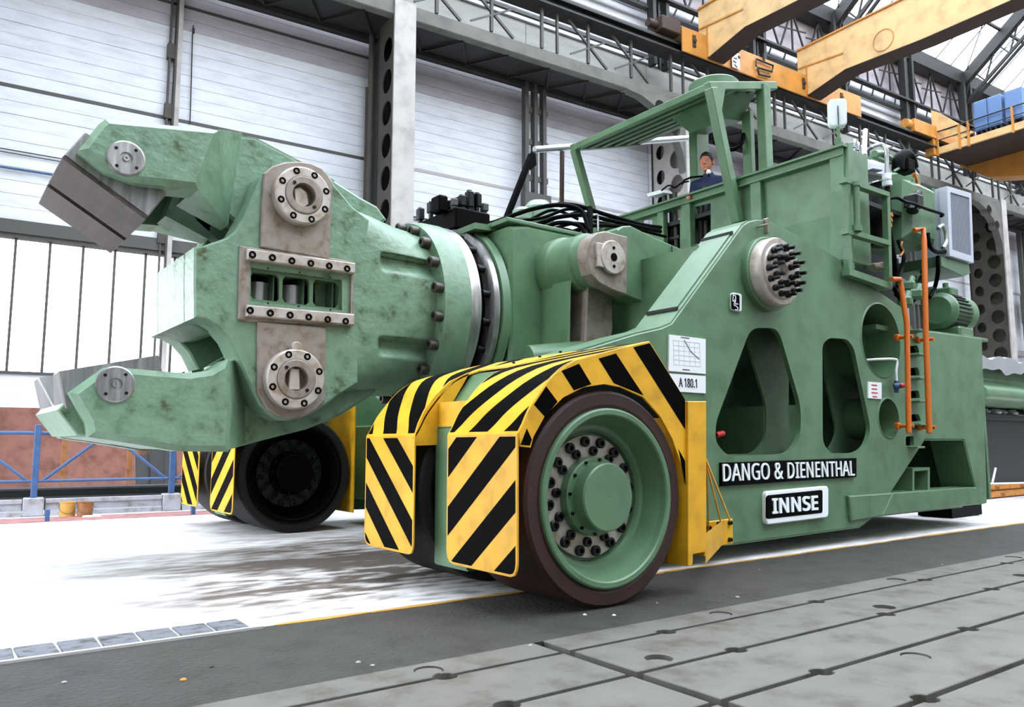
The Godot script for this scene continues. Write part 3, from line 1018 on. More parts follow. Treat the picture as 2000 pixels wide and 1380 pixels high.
func build_far_crane():
	# a second crane further down the same runway: carriage, girder and a railed platform beside it
	var c := thing("platform_crane", "orange crane with railed platform at the right edge", "crane", Vector3(32.5, 13.1, -15), WALL)
	var b := MB.new()
	b.px(PackedVector2Array([Vector2(-16.99, 15.0), Vector2(-16.6, 14.72), Vector2(-16.6, 14.0), Vector2(-16.99, 14.05)]), 31.84, 31.92)
	part("upright_plate", c, b, M.crane)
	b = MB.new()
	b.px(PackedVector2Array([Vector2(-16.6, 14.7), Vector2(-15.34, 13.47), Vector2(-15.95, 13.37), Vector2(-16.6, 13.98)]), 31.84, 31.92)
	part("gusset_plate", c, b, M.crane)
	b = MB.new()
	b.span(Vector3(31.83, 13.02, -16.9), Vector3(31.95, 13.3, 8.0))
	part("platform_edge", c, b, M.crane)
	b = MB.new()
	b.span(Vector3(31.95, 13.0, -16.9), Vector3(34.3, 13.08, 8.0))
	part("platform_deck", c, b, M.rust_shade_brown)  # dark brown paints in the shade below the platform
	b = MB.new()
	b.px(PackedVector2Array([Vector2(-17.2, 13.1), Vector2(-16.1, 12.3), Vector2(-14.6, 11.95), Vector2(8, 11.8), Vector2(8, 13.3), Vector2(-17.2, 13.3)]), 34.3, 35.3)
	part("girder", c, b, M.crane_orange)
	b = MB.new()
	b.span(Vector3(31.6, 12.98, -17.2), Vector3(31.83, 14.05, -16.85))
	b.span(Vector3(30.2, 13.68, -17.3), Vector3(36.5, 14.2, -16.8))
	b.cyl(Vector3(29.9, 14.0, -17.05), Vector3(30.2, 14.0, -17.05), 0.2, 14)
	part("end_carriage", c, b, M.crane_orange)
	for k in 6:
		b = MB.new()
		var n: float = [-16.8, -15.9, -15.55, -13.9, -12.0, -10.0][k]
		b.span(Vector3(31.80, 12.95, n - 0.04), Vector3(31.87, 14.0, n + 0.04))
		part("rail_post", c, b, M.crane_orange)
	b = MB.new()
	b.cyl(Vector3(31.83, 13.97, -16.8), Vector3(31.83, 13.97, 4), 0.03, 8)
	b.cyl(Vector3(31.83, 13.6, -16.8), Vector3(31.83, 13.6, 4), 0.022, 8)
	part("hand_rail", c, b, M.iron)
	for k in 3:
		var n0: float = [-15.36, -14.84, -14.2][k]
		var n1: float = [-14.86, -14.32, -13.55][k]
		var cab := thing("control_cabinet", ["light blue control cabinet, leftmost of three on the crane platform", "light blue control cabinet, middle of three on the crane platform", "light blue control cabinet, rightmost of three on the crane platform"][k], "cabinet", Vector3(32.3, 13.3, (n0 + n1) * 0.5), WALL, "cabinets on the crane platform")
		b = MB.new()
		b.span(Vector3(31.95, 13.5, n0), Vector3(32.6, 14.72, n1), 0.02)
		part("body", cab, b, M.cabinet_blue)
		b = MB.new()
		b.span(Vector3(31.93, 13.56, n0 + 0.05), Vector3(31.95, 14.66, n1 - 0.05), 0.008)
		part("door", cab, b, M.cabinet_blue)
		b = MB.new()
		for q in 3:
			var n := lerpf(n0 + 0.06, n1 - 0.06, q / 2.0)
			b.span(Vector3(31.98, 13.06, n - 0.03), Vector3(32.5, 13.5, n + 0.03))
		part("foot", cab, b, M.iron)

func build_railing():
	var n := -14.3
	var r := thing("barrier_railing", "blue tubular barrier railing with diagonal braces at left", "railing", Vector3(1.4, 0.25, n), WALL)
	var us := [-3.5, -1.52, 0.45, 2.42, 4.39]
	for u in us:
		var b := MB.new()
		b.span(Vector3(u - 0.045, 0.28, n - 0.045), Vector3(u + 0.045, 1.40, n + 0.045), 0.008)
		part("post", r, b, M.blue)
	for k in us.size() - 1:
		var u0: float = us[k]
		var u1: float = us[k + 1]
		var b := MB.new()
		b.cyl(Vector3(u0, 1.27, n), Vector3(u1, 1.27, n), 0.03, 10)
		part("top_rail", r, b, M.blue)
		b = MB.new()
		b.cyl(Vector3(u0, 0.53, n), Vector3(u1, 0.53, n), 0.025, 10)
		part("lower_rail", r, b, M.blue)
		b = MB.new()
		var mid := (u0 + u1) * 0.5
		b.cyl(Vector3(u0 + 0.12, 0.55, n), Vector3(mid - 0.05, 1.24, n), 0.025, 10)
		part("brace", r, b, M.blue)
		b = MB.new()
		b.cyl(Vector3(u1 - 0.12, 0.55, n), Vector3(mid + 0.05, 1.24, n), 0.025, 10)
		part("brace", r, b, M.blue)
	var lb := ["grey concrete kerb beam left of the left railing post", "grooved concrete kerb beam behind the two paint cans", "grooved concrete kerb beam behind the far striped mudguards"]
	for k in 3:
		var u0: float = [-1.52, 0.45, 2.42][k]
		var b := MB.new()
		b.px(PackedVector2Array([Vector2(n - 0.1, 0), Vector2(n + 0.12, 0), Vector2(n + 0.12, 0.07), Vector2(n + 0.07, 0.09), Vector2(n + 0.07, 0.18), Vector2(n + 0.1, 0.2), Vector2(n + 0.1, 0.255), Vector2(n - 0.1, 0.255)]), u0 + 0.16, u0 + 1.82)
		solo("kerb_beam", lb[k], "kerb", b, M.concrete_block, Vector3(u0 + 0.99, 0, n), WALL, "concrete kerb beams under the blue railing")
		b = MB.new()
		b.span(Vector3(u0 - 0.14, 0, n - 0.12), Vector3(u0 + 0.14, 0.28, n + 0.14), 0.015)
		solo("kerb_block", ["concrete socket block at the left picture edge", "concrete socket block under the left blue post", "concrete socket block under the right blue post"][k], "kerb block", b, M.concrete_block, Vector3(u0, 0, n), WALL, "socket blocks of the blue railing")
	var b := MB.new()
	b.span(Vector3(-8, -0.1, -13.9), Vector3(9, 0.006, -13.1))
	struct("floor", "faded red strip on the floor in front of the blue railing", "floor", b, M.red_floor, Vector3(0, 0, -13.5), WALL)
	for k in 2:
		var u: float = [0.6, 2.57][k]
		var t := MB.new()
		t.span(Vector3(u - 0.03, 0, -13.25), Vector3(u + 0.03, 0.17, -13.17), 0.006)
		solo("floor_peg", ["short blue peg left of the paint cans", "short blue peg beside the far striped mudguard"][k], "peg", t, M.blue, Vector3(u, 0, -13.2), WALL, "blue floor pegs")
	# paint cans
	for k in 2:
		var at: Vector3 = [Vector3(0.89, 0.006, -13.9), Vector3(1.12, 0.006, -13.78)][k]
		var can := thing("paint_can", ["yellow paint can standing at the kerb, left of two", "brown and yellow smeared paint can, right of two"][k], "paint can", at, WALL)
		b = MB.new()
		b.lathe([Vector2(0, 0), Vector2(0.11, 0), Vector2(0.11, 0.01), Vector2(0.105, 0.015), Vector2(0.105, 0.2), Vector2(0.11, 0.205), Vector2(0.11, 0.215), Vector2(0.098, 0.215), Vector2(0.098, 0.19), Vector2(0, 0.19)], at, Vector3.UP, 24)
		part("body", can, b, M.line_yellow if k == 0 else M.rust_yellow)
		b = MB.new()
		b.hose([at + Vector3(0.11, 0.19, 0), at + Vector3(0.10, 0.09, 0.08), at + Vector3(0.0, 0.05, 0.125), at + Vector3(-0.10, 0.09, 0.08), at + Vector3(-0.11, 0.19, 0)], 0.004, 5)
		part("handle", can, b, M.iron_grey)
	b = MB.new()
	b.py(smooth_poly(PackedVector2Array([Vector2(1.07, -13.62), Vector2(1.3, -13.66), Vector2(1.34, -13.6), Vector2(1.2, -13.54), Vector2(1.08, -13.56)]), 0.05), 0.006, 0.03, [], 0.008)
	solo("rag", "crumpled white rag in front of the smeared paint can", "rag", b, M.white_paint, Vector3(1.2, 0.006, -13.6), WALL)
	# poles, leaning plates and bar stock behind the railing
	for k in 3:
		var u: float = [0.97, 2.08, -1.1][k]
		b = MB.new()
		b.span(Vector3(u - 0.045, 0, -16.95), Vector3(u + 0.045, [1.16, 1.08, 1.1][k], -16.87), 0.006)
		solo("guard_post", ["rusty yellow post behind the railing, left of the leaning plates", "rusty yellow post right beside the dark leaning plates", "rusty yellow post outside the left picture edge"][k], "post", b, M.rust_yellow, Vector3(u, 0, -16.9), WALL, "rusty yellow posts")
	for k in 3:
		b = MB.new()
		var u := 2.2 + k * 0.25
		b.hexa([Vector3(u, 0, -16.6), Vector3(u + 0.24, 0, -16.62), Vector3(u + 0.24, [0.9, 1.15, 1.0][k], -17.0), Vector3(u, [0.9, 1.15, 1.0][k], -17.0), Vector3(u, 0, -16.65), Vector3(u + 0.24, 0, -16.67), Vector3(u + 0.24, [0.9, 1.15, 1.0][k], -17.05), Vector3(u, [0.9, 1.15, 1.0][k], -17.05)])
		solo("steel_sheet", ["dark sheet leaning behind the railing, left of three", "dark sheet leaning behind the railing, middle and tallest of three", "dark sheet leaning behind the railing, right of three"][k], "steel sheet", b, M.iron, Vector3(u + 0.12, 0, -16.8), WALL, "dark leaning sheets")
	for k in 4:
		b = MB.new()
		var nn := -15.9 + (k % 2) * 0.28
		var yy := 0.02 + (k / 2) * 0.17
		b.px(PackedVector2Array([Vector2(nn - 0.12, yy), Vector2(nn + 0.12, yy), Vector2(nn + 0.12, yy + 0.03), Vector2(nn + 0.02, yy + 0.04), Vector2(nn + 0.02, yy + 0.13), Vector2(nn + 0.12, yy + 0.14), Vector2(nn + 0.12, yy + 0.17), Vector2(nn - 0.12, yy + 0.17)]), -9.0, 5.0 - 0.2 * k)
		solo("steel_beam", ["dark steel beam lying behind the kerb, bottom rear of the stack", "dark steel beam lying behind the kerb, bottom front of the stack", "dark steel beam lying behind the kerb, top rear of the stack", "dark steel beam lying behind the kerb, top front of the stack"][k], "beam", b, M.iron, Vector3(-2, 0, nn), WALL, "dark beams stacked behind the kerb")

func build_right_background():
	# second green machine part under a tarpaulin, a dark bin and timbers at the right edge
	var t := thing("machine_bed", "green cast machine bed lying beyond the rear of the manipulator", "machine part", Vector3(19.5, 1.85, -7.0))
	var b := MB.new()
	b.px(smooth_poly(PackedVector2Array([Vector2(-8.6, 1.86), Vector2(-6.9, 1.86), Vector2(-6.6, 2.0), Vector2(-6.6, 2.2), Vector2(-7.0, 2.32), Vector2(-7.1, 2.42), Vector2(-7.0, 2.75), Vector2(-8.6, 2.75)]), 0.08), 16.6, 26)
	part("bed", t, b, M.green)
	b = MB.new()
	var f := func(u, w): return Vector3(16.4 + u * 10, 2.9 - 0.3 * maxf(0, w - 0.7) / 0.3 + 0.04 * sin(u * 40 + w * 9) + 0.03 * sin(u * 90), -8.6 + 1.72 * minf(w / 0.7, 1.0) + 0.02 * sin(u * 55))
	b.grid(f, 90, 14, func(p): return Vector3(0, 1, 0.6))
	solo("tarpaulin", "grey crumpled tarpaulin over the green machine bed", "tarpaulin", b, M.tarp, Vector3(20, 2.7, -7.8))
	b = MB.new()
	b.grid(func(u, w): return Vector3(18.6 + u * 2.2, 2.95 + 0.75 * w * (1.0 - 0.5 * absf(u - 0.4)), -8.4 - 0.3 * w + 0.08 * sin(u * 17 + w * 5)), 30, 12, func(p): return Vector3(0, 0.2, 1))
	solo("plastic_sheet", "whitish plastic sheet hanging above the grey tarpaulin", "plastic sheet", b, M.tarp, Vector3(19.6, 2.9, -8.4))
	b = MB.new()
	b.span(Vector3(16.9, 0.28, -9.5), Vector3(27, 1.7, -7.05), 0.02)
	b.span(Vector3(16.85, 1.6, -9.5), Vector3(27, 1.72, -6.98), 0.01)
	solo("steel_bin", "dark grey steel bin carrying the green machine bed", "bin", b, M.iron, Vector3(20, 0.28, -8))
	b = MB.new()
	for k in 5:
		b.lathe([Vector2(0, 0), Vector2(0.12, 0.0), Vector2(0.16, 0.06), Vector2(0.1, 0.12), Vector2(0, 0.13)], Vector3(17.3 + k * 0.42, 1.71, -7.12 - 0.05 * (k % 2)), Vector3.UP, 9)
	solo("packing_rags", "pale rags stuffed between the dark bin and the green bed", "rags", b, M.tarp, Vector3(18, 1.71, -7.1), 0.0, "", "stuff")
	for k in 3:
		b = MB.new()
		if k < 2:
			b.span(Vector3(16.8, 0.02 + k * 0.13, -9.3), Vector3(27, 0.14 + k * 0.13, -6.95 - 0.1 * k), 0.015)
		else:
			b.bar(Vector3(17.3, 0.33, -6.9), Vector3(17.5, 0.62, -6.9), 0.03, 0.03)
			b.bar(Vector3(16.9, 0.32, -6.92), Vector3(19.5, 0.27, -6.88), 0.04, 0.03)
		solo(["timber", "timber", "white_rod"][k], ["lower pale timber under the dark steel bin", "upper pale timber under the dark steel bin", "bent white rod lying against the dark bin"][k], ["timber", "timber", "rod"][k], b, M.timber if k < 2 else M.white_paint, Vector3(18, 0.02 + 0.13 * k, -8))

func build_debris():
	var spots := PackedVector3Array([Vector3(1.007, 0, -4.012), Vector3(5.93, 0, -4.454), Vector3(4.745, 0, -3.763), Vector3(3.468, 0, -3.971), Vector3(3.611, 0, -3.849), Vector3(4.127, 0, -3.962), Vector3(2.709, 0, -3.557), Vector3(1.799, 0, -3.802), Vector3(1.833, 0, -3.709), Vector3(7.536, 0, -3.651), Vector3(1.176, 0, -4.163), Vector3(0.549, 0, -4.296)])
	var cols := ["timber", "concrete_block", "concrete_block", "white_paint", "white_paint", "line_yellow", "concrete_block", "concrete_block", "concrete_block", "concrete_block", "ink", "concrete_block"]
	var names := ["small brown wood chip on the dark lane at lower left", "pale flake on the dark lane behind the yellow bracket", "pale flake on the lane above the iron plates", "white scrap left of two below the front wheel", "white scrap right of two below the front wheel", "small yellow chip on the lane below the rear mudguard", "white smear scrap beside the cross joint end", "pale flake on the lane, left of two near the first slot", "pale flake on the lane, right of two near the first slot", "pale scrap on the plate edge at right", "small dark chip on the lane at lower left", "tiny pale flake on the lane near the left corner"]
	var rng := RandomNumberGenerator.new()
	rng.seed = 9
	for k in spots.size():
		var b := MB.new()
		var s := rng.randf_range(0.009, 0.018)
		b.lathe([Vector2(0, 0), Vector2(s, 0), Vector2(s * 0.9, s * 0.25), Vector2(s * 0.4, s * 0.5), Vector2(0, s * 0.5)], spots[k], Vector3.UP, 5)
		solo("scrap", names[k], "scrap", b, M[cols[k]], spots[k], FLOOR)

# ---------------------------------------------------------------- the forging manipulator (x along its axis, z towards the near side)

func bolt_mesh(r: float, h: float, hex := true) -> ArrayMesh:   # a socket head screw lying on the plane z = 0, head towards +z
	var b := MB.new()
	var ch := r * 0.14
	b.lathe([Vector2(r, 0), Vector2(r, h - ch), Vector2(r - ch, h), Vector2(r * 0.5, h), Vector2(r * 0.45, h - r * 0.5), Vector2(0, h - r * 0.5)], Vector3.ZERO, Vector3(0, 0, 1), 6 if hex else 14)
	return b.mesh(Vector3.ZERO)

func socket_mesh(r: float) -> ArrayMesh:   # a bolt sunk in its hole: dark bore with a head inside
	var b := MB.new()
	b.lathe([Vector2(r * 1.12, 0.0), Vector2(r * 1.12, 0.006), Vector2(r, 0.006), Vector2(r, 0.001), Vector2(r * 0.55, 0.001), Vector2(r * 0.5, 0.007), Vector2(0, 0.007)], Vector3.ZERO, Vector3(0, 0, 1), 16)
	return b.mesh(Vector3.ZERO)

func mirror_y(p: PackedVector2Array, y: float) -> PackedVector2Array:
	var o := PackedVector2Array()
	for q in p:
		o.append(Vector2(q.x, 2.0 * y - q.y))
	return o

func build_machine():
	var m := thing("forging_manipulator", "huge green rail-less forging manipulator with open tongs, striped mudguards and operator platform", "machine", Vector3(6.5, 0, ZC))
	build_tong(m)
	build_carrier(m)
	build_chassis(m)
	build_wheels(m)
	build_platform(m)
	build_rear(m)
	build_signs(m)

func build_tong(m: Node3D):
	var zn := -7.0           # near face of the tong head
	var zf := 2.0 * ZC - zn
	var yc := 2.56
	# head casting: plate zone as a prism, then a loft that turns into the round flange
	var o := PackedVector2Array([Vector2(1.855, 2.184), Vector2(1.837, 2.496), Vector2(1.827, 2.804), Vector2(1.904, 2.829), Vector2(2.02, 2.889), Vector2(2.103, 2.935), Vector2(2.173, 3.008), Vector2(2.25, 3.164), Vector2(2.321, 3.369), Vector2(2.368, 3.515), Vector2(2.404, 3.591), Vector2(2.502, 3.681), Vector2(2.624, 3.743), Vector2(2.774, 3.781), Vector2(2.919, 3.783), Vector2(3.036, 3.741), Vector2(3.12, 3.619), Vector2(3.316, 3.438), Vector2(3.498, 3.345), Vector2(3.396, 2.436), Vector2(3.415, 1.689), Vector2(3.224, 1.571), Vector2(3.101, 1.479), Vector2(2.961, 1.389), Vector2(2.803, 1.319), Vector2(2.658, 1.316), Vector2(2.537, 1.369), Vector2(2.44, 1.459), Vector2(2.38, 1.576), Vector2(2.316, 1.697), Vector2(2.242, 1.853), Vector2(2.159, 2.012), Vector2(2.066, 2.113), Vector2(1.959, 2.171)])
	var b := MB.new()
	var slot := PackedVector2Array([Vector2(2.324, 2.69), Vector2(3.215, 2.69), Vector2(3.224, 2.388), Vector2(2.336, 2.38)])
	b.pz(o, zn - 0.34, zn, [slot], 0.018)
	var hd := part("tong_head", m, b, M.green_cast, "near cheek of the cast head that carries the two jaws")
	b = MB.new()
	b.pz(o, zf, zf + 0.34, [], 0.018)
	part("tong_head", m, b, M.green_cast, "far cheek of the cast head")
	b = MB.new()
	b.pz(PackedVector2Array([Vector2(1.855, 2.184), Vector2(1.837, 2.496), Vector2(1.827, 2.804), Vector2(1.955, 2.86), Vector2(2.071, 2.85), Vector2(2.183, 2.75), Vector2(2.659, 2.697), Vector2(3.389, 2.743), Vector2(3.399, 2.334), Vector2(2.671, 2.331), Vector2(2.295, 2.236), Vector2(2.186, 2.124), Vector2(2.066, 2.113), Vector2(1.959, 2.171)]), zf + 0.3, zn - 0.3, [slot])
	part("head_web", m, b, M.green_cast)
	b = MB.new()
	b.pz(PackedVector2Array([Vector2(3.036, 3.741), Vector2(3.12, 3.619), Vector2(3.316, 3.438), Vector2(3.498, 3.345), Vector2(3.537, 1.634), Vector2(3.415, 1.689), Vector2(3.224, 1.571), Vector2(3.101, 1.479)]), zf + 0.3, zn - 0.3)
	part("head_web", m, b, M.green_cast)
	# body: superellipse loft with four pockets for the flange bolts
	var x0 := 3.3
	var x1 := 4.30
	b = MB.new()
	var f := func(u, w):
		var x := lerpf(x0, x1, u)
		var t := smoothstep(0.0, 1.0, u)
		var a := lerpf(0.93, 0.93, t)
		var bb := lerpf(0.80, 0.86, t)
		var ex := lerpf(0.28, 0.92, t)
		var th: float = w * TAU
		var cy := cos(th)
		var sz := sin(th)
		var y := signf(cy) * pow(absf(cy), ex) * a
		var z := signf(sz) * pow(absf(sz), ex) * bb
		if absf(z) > 0.3 and u > 0.3:
			for yp in [0.40, -0.46]:
				var dy: float = y - yp
				var s := smoothstep(0.30, 0.40, u)
				if dy > -0.15 and dy < 0.08:
					var d := 0.11 * smoothstep(-0.15, 0.0, dy) * (1.0 - smoothstep(0.03, 0.08, dy)) * s
					z -= signf(z) * d
		return Vector3(x, yc + y, ZC + z)
	b.grid(f, 60, 640, func(p): return Vector3(0, p.y - yc, p.z - ZC))
	part("tong_body", m, b, M.green_cast)
	# flange rings
	var ox := Vector3(0, yc, ZC)
	var wx := Vector3(1, 0, 0)
	b = MB.new()
	b.lathe([Vector2(0, 4.26), Vector2(1.03, 4.26), Vector2(1.06, 4.40), Vector2(1.06, 4.57), Vector2(0, 4.57)].map(func(q): return Vector2(q.x, q.y)), ox, wx, 72)
	var fl := part("flange", m, b, M.green_cast, "round green flange ring of the tong head")
	b = MB.new()
	b.lathe([Vector2(0, 4.57), Vector2(1.05, 4.57), Vector2(1.05, 4.70), Vector2(1.03, 4.72), Vector2(0, 4.72)], ox, wx, 72)
	part("bearing_ring", m, b, M.bright_steel, "polished steel bearing ring behind the flange")
	b = MB.new()
	b.lathe([Vector2(0.9, 4.72), Vector2(0.9, 4.86)], ox, wx, 72)
	part("bearing_gap", m, b, M.black)
	b = MB.new()
	b.lathe([Vector2(0, 4.85), Vector2(1.0, 4.85), Vector2(1.06, 4.87), Vector2(1.06, 4.94), Vector2(1.0, 4.97), Vector2(0, 4.97)], ox, wx, 72)
	part("bearing_ring", m, b, M.bright_steel, "second steel ring next to the carrier housing")
	var hb := bolt_mesh(0.058, 0.11, false)
	var nb := bolt_mesh(0.045, 0.1)
	for k in 20:
		var a := TAU * (k + 0.5) / 20.0
		var c := Vector3(4.27, yc + cos(a) * 0.965, ZC + sin(a) * 0.965)
		if sin(a) > -0.35:
			put("flange_bolt", fl, hb, M.dark_steel, c, Basis(Vector3(0, 0, -1), Vector3.UP, Vector3(-1, 0, 0)))
			put("ring_bolt", fl, nb, M.bolt_black, Vector3(4.86, yc + cos(a) * 0.975, ZC + sin(a) * 0.975), Basis(Vector3(0, 0, -1), Vector3.UP, Vector3(-1, 0, 0)))
	# steel keeper plate: tall slide with domed ends and the cross frame
	b = MB.new()
	b.pz(PackedVector2Array([Vector2(2.396, 2.882), Vector2(2.391, 3.286), Vector2(2.399, 3.58), Vector2(2.478, 3.666), Vector2(2.599, 3.732), Vector2(2.723, 3.765), Vector2(2.851, 3.778), Vector2(2.972, 3.748), Vector2(3.082, 3.632), Vector2(3.075, 3.517), Vector2(3.067, 2.863)]), zn - 0.05, zn + 0.035, [], 0.012)
	part("keeper_plate", m, b, M.rust_steel, "worn bare steel plate, upper half")
	b = MB.new()
	b.pz(PackedVector2Array([Vector2(2.394, 2.199), Vector2(3.054, 2.202), Vector2(3.064, 1.507), Vector2(2.975, 1.418), Vector2(2.852, 1.348), Vector2(2.734, 1.327), Vector2(2.608, 1.352), Vector2(2.502, 1.415), Vector2(2.413, 1.559)]), zn - 0.05, zn + 0.035, [], 0.012)
	part("keeper_plate", m, b, M.rust_steel, "worn bare steel plate, lower half")
	b = MB.new()
	b.pz(PackedVector2Array([Vector2(2.21, 2.872), Vector2(2.261, 2.87), Vector2(3.167, 2.887), Vector2(3.265, 2.881), Vector2(3.315, 2.836), Vector2(3.328, 2.735), Vector2(3.333, 2.318), Vector2(3.313, 2.255), Vector2(3.238, 2.228), Vector2(2.297, 2.19), Vector2(2.219, 2.201)]), zn - 0.05, zn + 0.03, [PackedVector2Array([Vector2(2.303, 2.753), Vector2(3.3, 2.768), Vector2(3.3, 2.365), Vector2(2.309, 2.34)])], 0.012)
	var cf := part("cross_frame", m, b, M.rust_steel, "rectangular bare steel frame round the three windows")
	b = MB.new()
	b.pz(PackedVector2Array([Vector2(2.262, 2.842), Vector2(3.32, 2.858), Vector2(3.317, 2.749), Vector2(2.262, 2.743)]), zn, zn + 0.08, [], 0.012)
	part("clamp_bar", cf, b, M.steel)
	b = MB.new()
	b.pz(PackedVector2Array([Vector2(2.278, 2.332), Vector2(3.322, 2.352), Vector2(3.325, 2.241), Vector2(2.277, 2.229)]), zn, zn + 0.08, [], 0.012)
	part("clamp_bar", cf, b, M.steel)
	var sb := bolt_mesh(0.033, 0.012, false)
	for p in PackedVector3Array([Vector3(2.307, 2.79, -6.92), Vector3(2.49, 2.789, -6.92), Vector3(2.674, 2.786, -6.92), Vector3(2.859, 2.788, -6.92), Vector3(3.044, 2.789, -6.92), Vector3(3.229, 2.787, -6.92), Vector3(2.305, 2.282, -6.92), Vector3(2.489, 2.277, -6.92), Vector3(2.674, 2.277, -6.92), Vector3(2.854, 2.276, -6.92), Vector3(3.043, 2.272, -6.92), Vector3(3.227, 2.272, -6.92)]):
		put("socket_bolt", cf, sb, M.black, p)
	# green recessed panel with three windows
	b = MB.new()
	var wins := [PackedVector2Array([Vector2(2.341, 2.617), Vector2(2.362, 2.662), Vector2(2.582, 2.663), Vector2(2.607, 2.632), Vector2(2.614, 2.44), Vector2(2.595, 2.414), Vector2(2.372, 2.413), Vector2(2.342, 2.447)]), PackedVector2Array([Vector2(2.642, 2.622), Vector2(2.665, 2.664), Vector2(2.881, 2.662), Vector2(2.902, 2.63), Vector2(2.908, 2.444), Vector2(2.883, 2.411), Vector2(2.669, 2.412), Vector2(2.643, 2.453)]), PackedVector2Array([Vector2(2.943, 2.626), Vector2(2.968, 2.669), Vector2(3.179, 2.665), Vector2(3.212, 2.629), Vector2(3.206, 2.456), Vector2(3.175, 2.413), Vector2(2.976, 2.411), Vector2(2.944, 2.447)])]
	b.pz(PackedVector2Array([Vector2(2.293, 2.771), Vector2(3.311, 2.784), Vector2(3.311, 2.346), Vector2(2.301, 2.32)]), zn - 0.09, zn - 0.05, wins)
	part("window_panel", cf, b, M.green)
	b = MB.new()
	b.pz(PackedVector2Array([Vector2(2.274, 2.787), Vector2(3.332, 2.798), Vector2(3.333, 2.328), Vector2(2.283, 2.3)]), zn - 0.55, zn - 0.5)
	part("back_panel", cf, b, M.black)
	for p in PackedVector3Array([Vector3(2.579, 2.564, -7.14), Vector3(2.875, 2.57, -7.14), Vector3(3.175, 2.57, -7.14)]):
		b = MB.new()
		b.box(p + Vector3(0.01, 0, -0.15), Vector3(0.016, 0.34, 0.3))
		part("rib", cf, b, M.green)
	b = MB.new()
	for p in PackedVector3Array([Vector3(2.495, 2.55, -7.3), Vector3(2.821, 2.559, -7.3)]):
		b.cyl(p - Vector3(0, 0.16, 0), p + Vector3(0, 0.06, 0), 0.11, 20)
		b.cyl(p - Vector3(0, 0.2, 0), p - Vector3(0, 0.12, 0), 0.085, 20)
	part("shaft_end", cf, b, M.bright_steel)
	var tb := bolt_mesh(0.009, 0.01, false)
	for p in PackedVector3Array([Vector3(2.458, 2.688, -6.94), Vector3(2.759, 2.69, -6.94), Vector3(3.061, 2.68, -6.94), Vector3(2.47, 2.367, -6.94), Vector3(2.76, 2.37, -6.94), Vector3(3.075, 2.369, -6.94)]):
		put("small_screw", cf, tb, M.bolt_black, p)
	# pivot covers
	for k in 2:
		var c: Vector3 = [Vector3(2.749, 3.413, -6.96), Vector3(2.731, 1.687, -6.96)][k]
		var r := 0.275
		b = MB.new()
		b.lathe([Vector2(r, -0.02), Vector2(r, 0.085), Vector2(r - 0.015, 0.1), Vector2(0.185, 0.1), Vector2(0.18, 0.09)], c, Vector3(0, 0, 1), 48)
		if k == 1:
			b.cyl(c + Vector3(0, r + 0.02, 0.0), c + Vector3(0, r + 0.02, 0.09), 0.05, 14, 0.006)
		var pc := part("pivot_cover", m, b, M.steel, ["round bolted steel cover on the upper jaw pivot", "round bolted steel cover on the lower jaw pivot"][k])
		b = MB.new()
		b.lathe([Vector2(0.18, 0.04), Vector2(0.18, 0.105), Vector2(0.17, 0.11), Vector2(0.115, 0.11), Vector2(0.11, 0.1), Vector2(0.11, -0.06), Vector2(0, -0.06)], c, Vector3(0, 0, 1), 40)
		part("inner_ring", pc, b, M.rust_steel)
		b = MB.new()
		if k == 0:
			b.pz(PackedVector2Array([Vector2(c.x - 0.08, c.y + 0.06), Vector2(c.x - 0.02, c.y + 0.09), Vector2(c.x + 0.05, c.y + 0.05), Vector2(c.x + 0.07, c.y - 0.06), Vector2(c.x + 0.02, c.y - 0.11), Vector2(c.x - 0.06, c.y - 0.1)]), c.z - 0.06, c.z + 0.05, [], 0.008)
		else:
			b.pz(PackedVector2Array([Vector2(c.x - 0.05, c.y + 0.1), Vector2(c.x + 0.04, c.y + 0.1), Vector2(c.x + 0.05, c.y - 0.1), Vector2(c.x - 0.06, c.y - 0.1)]), c.z - 0.06, c.z + 0.07, [], 0.008)
		part("lock_plate", pc, b, M.steel)
		for j in 8:
			var a := TAU * (j + 0.45) / 8.0
			put("cover_bolt", pc, sb, M.black, c + Vector3(cos(a) * 0.232, sin(a) * 0.232, 0.095))
		for q in [Vector2(-0.1, 0.1), Vector2(0.1, -0.1)]:
			put("cover_bolt", pc, tb, M.bolt_black, c + Vector3(q.x, q.y, 0.108), Basis.from_scale(Vector3(1.9, 1.9, 1)))
	# jaws
	for k in 2:
		var jaw: MeshInstance3D
		b = MB.new()
		var zt := -6.90
		var zb := 2.0 * ZC - zt
		var thick: PackedVector2Array = [PackedVector2Array([Vector2(0.887, 3.441), Vector2(1.017, 3.688), Vector2(1.067, 3.748), Vector2(1.989, 3.883), Vector2(1.821, 3.3), Vector2(1.323, 3.261), Vector2(1.09, 3.308)]), PackedVector2Array([Vector2(0.93, 1.496), Vector2(1.161, 1.704), Vector2(1.257, 1.714), Vector2(1.605, 1.7), Vector2(1.808, 1.694), Vector2(1.983, 1.73), Vector2(2.143, 1.838), Vector2(2.186, 1.438), Vector2(2.176, 1.032), Vector2(1.756, 1.039), Vector2(1.478, 1.09), Vector2(1.083, 1.154), Vector2(1.062, 1.261)])][k]
		var tip: PackedVector2Array = [PackedVector2Array([Vector2(0.891, 3.442), Vector2(1.018, 3.679), Vector2(1.067, 3.735), Vector2(1.424, 3.791), Vector2(1.448, 3.287), Vector2(1.322, 3.27), Vector2(1.09, 3.316)]), PackedVector2Array([Vector2(0.933, 1.496), Vector2(1.161, 1.7), Vector2(1.257, 1.706), Vector2(1.566, 1.69), Vector2(1.594, 1.094), Vector2(1.478, 1.098), Vector2(1.082, 1.162), Vector2(1.062, 1.261)])][k]
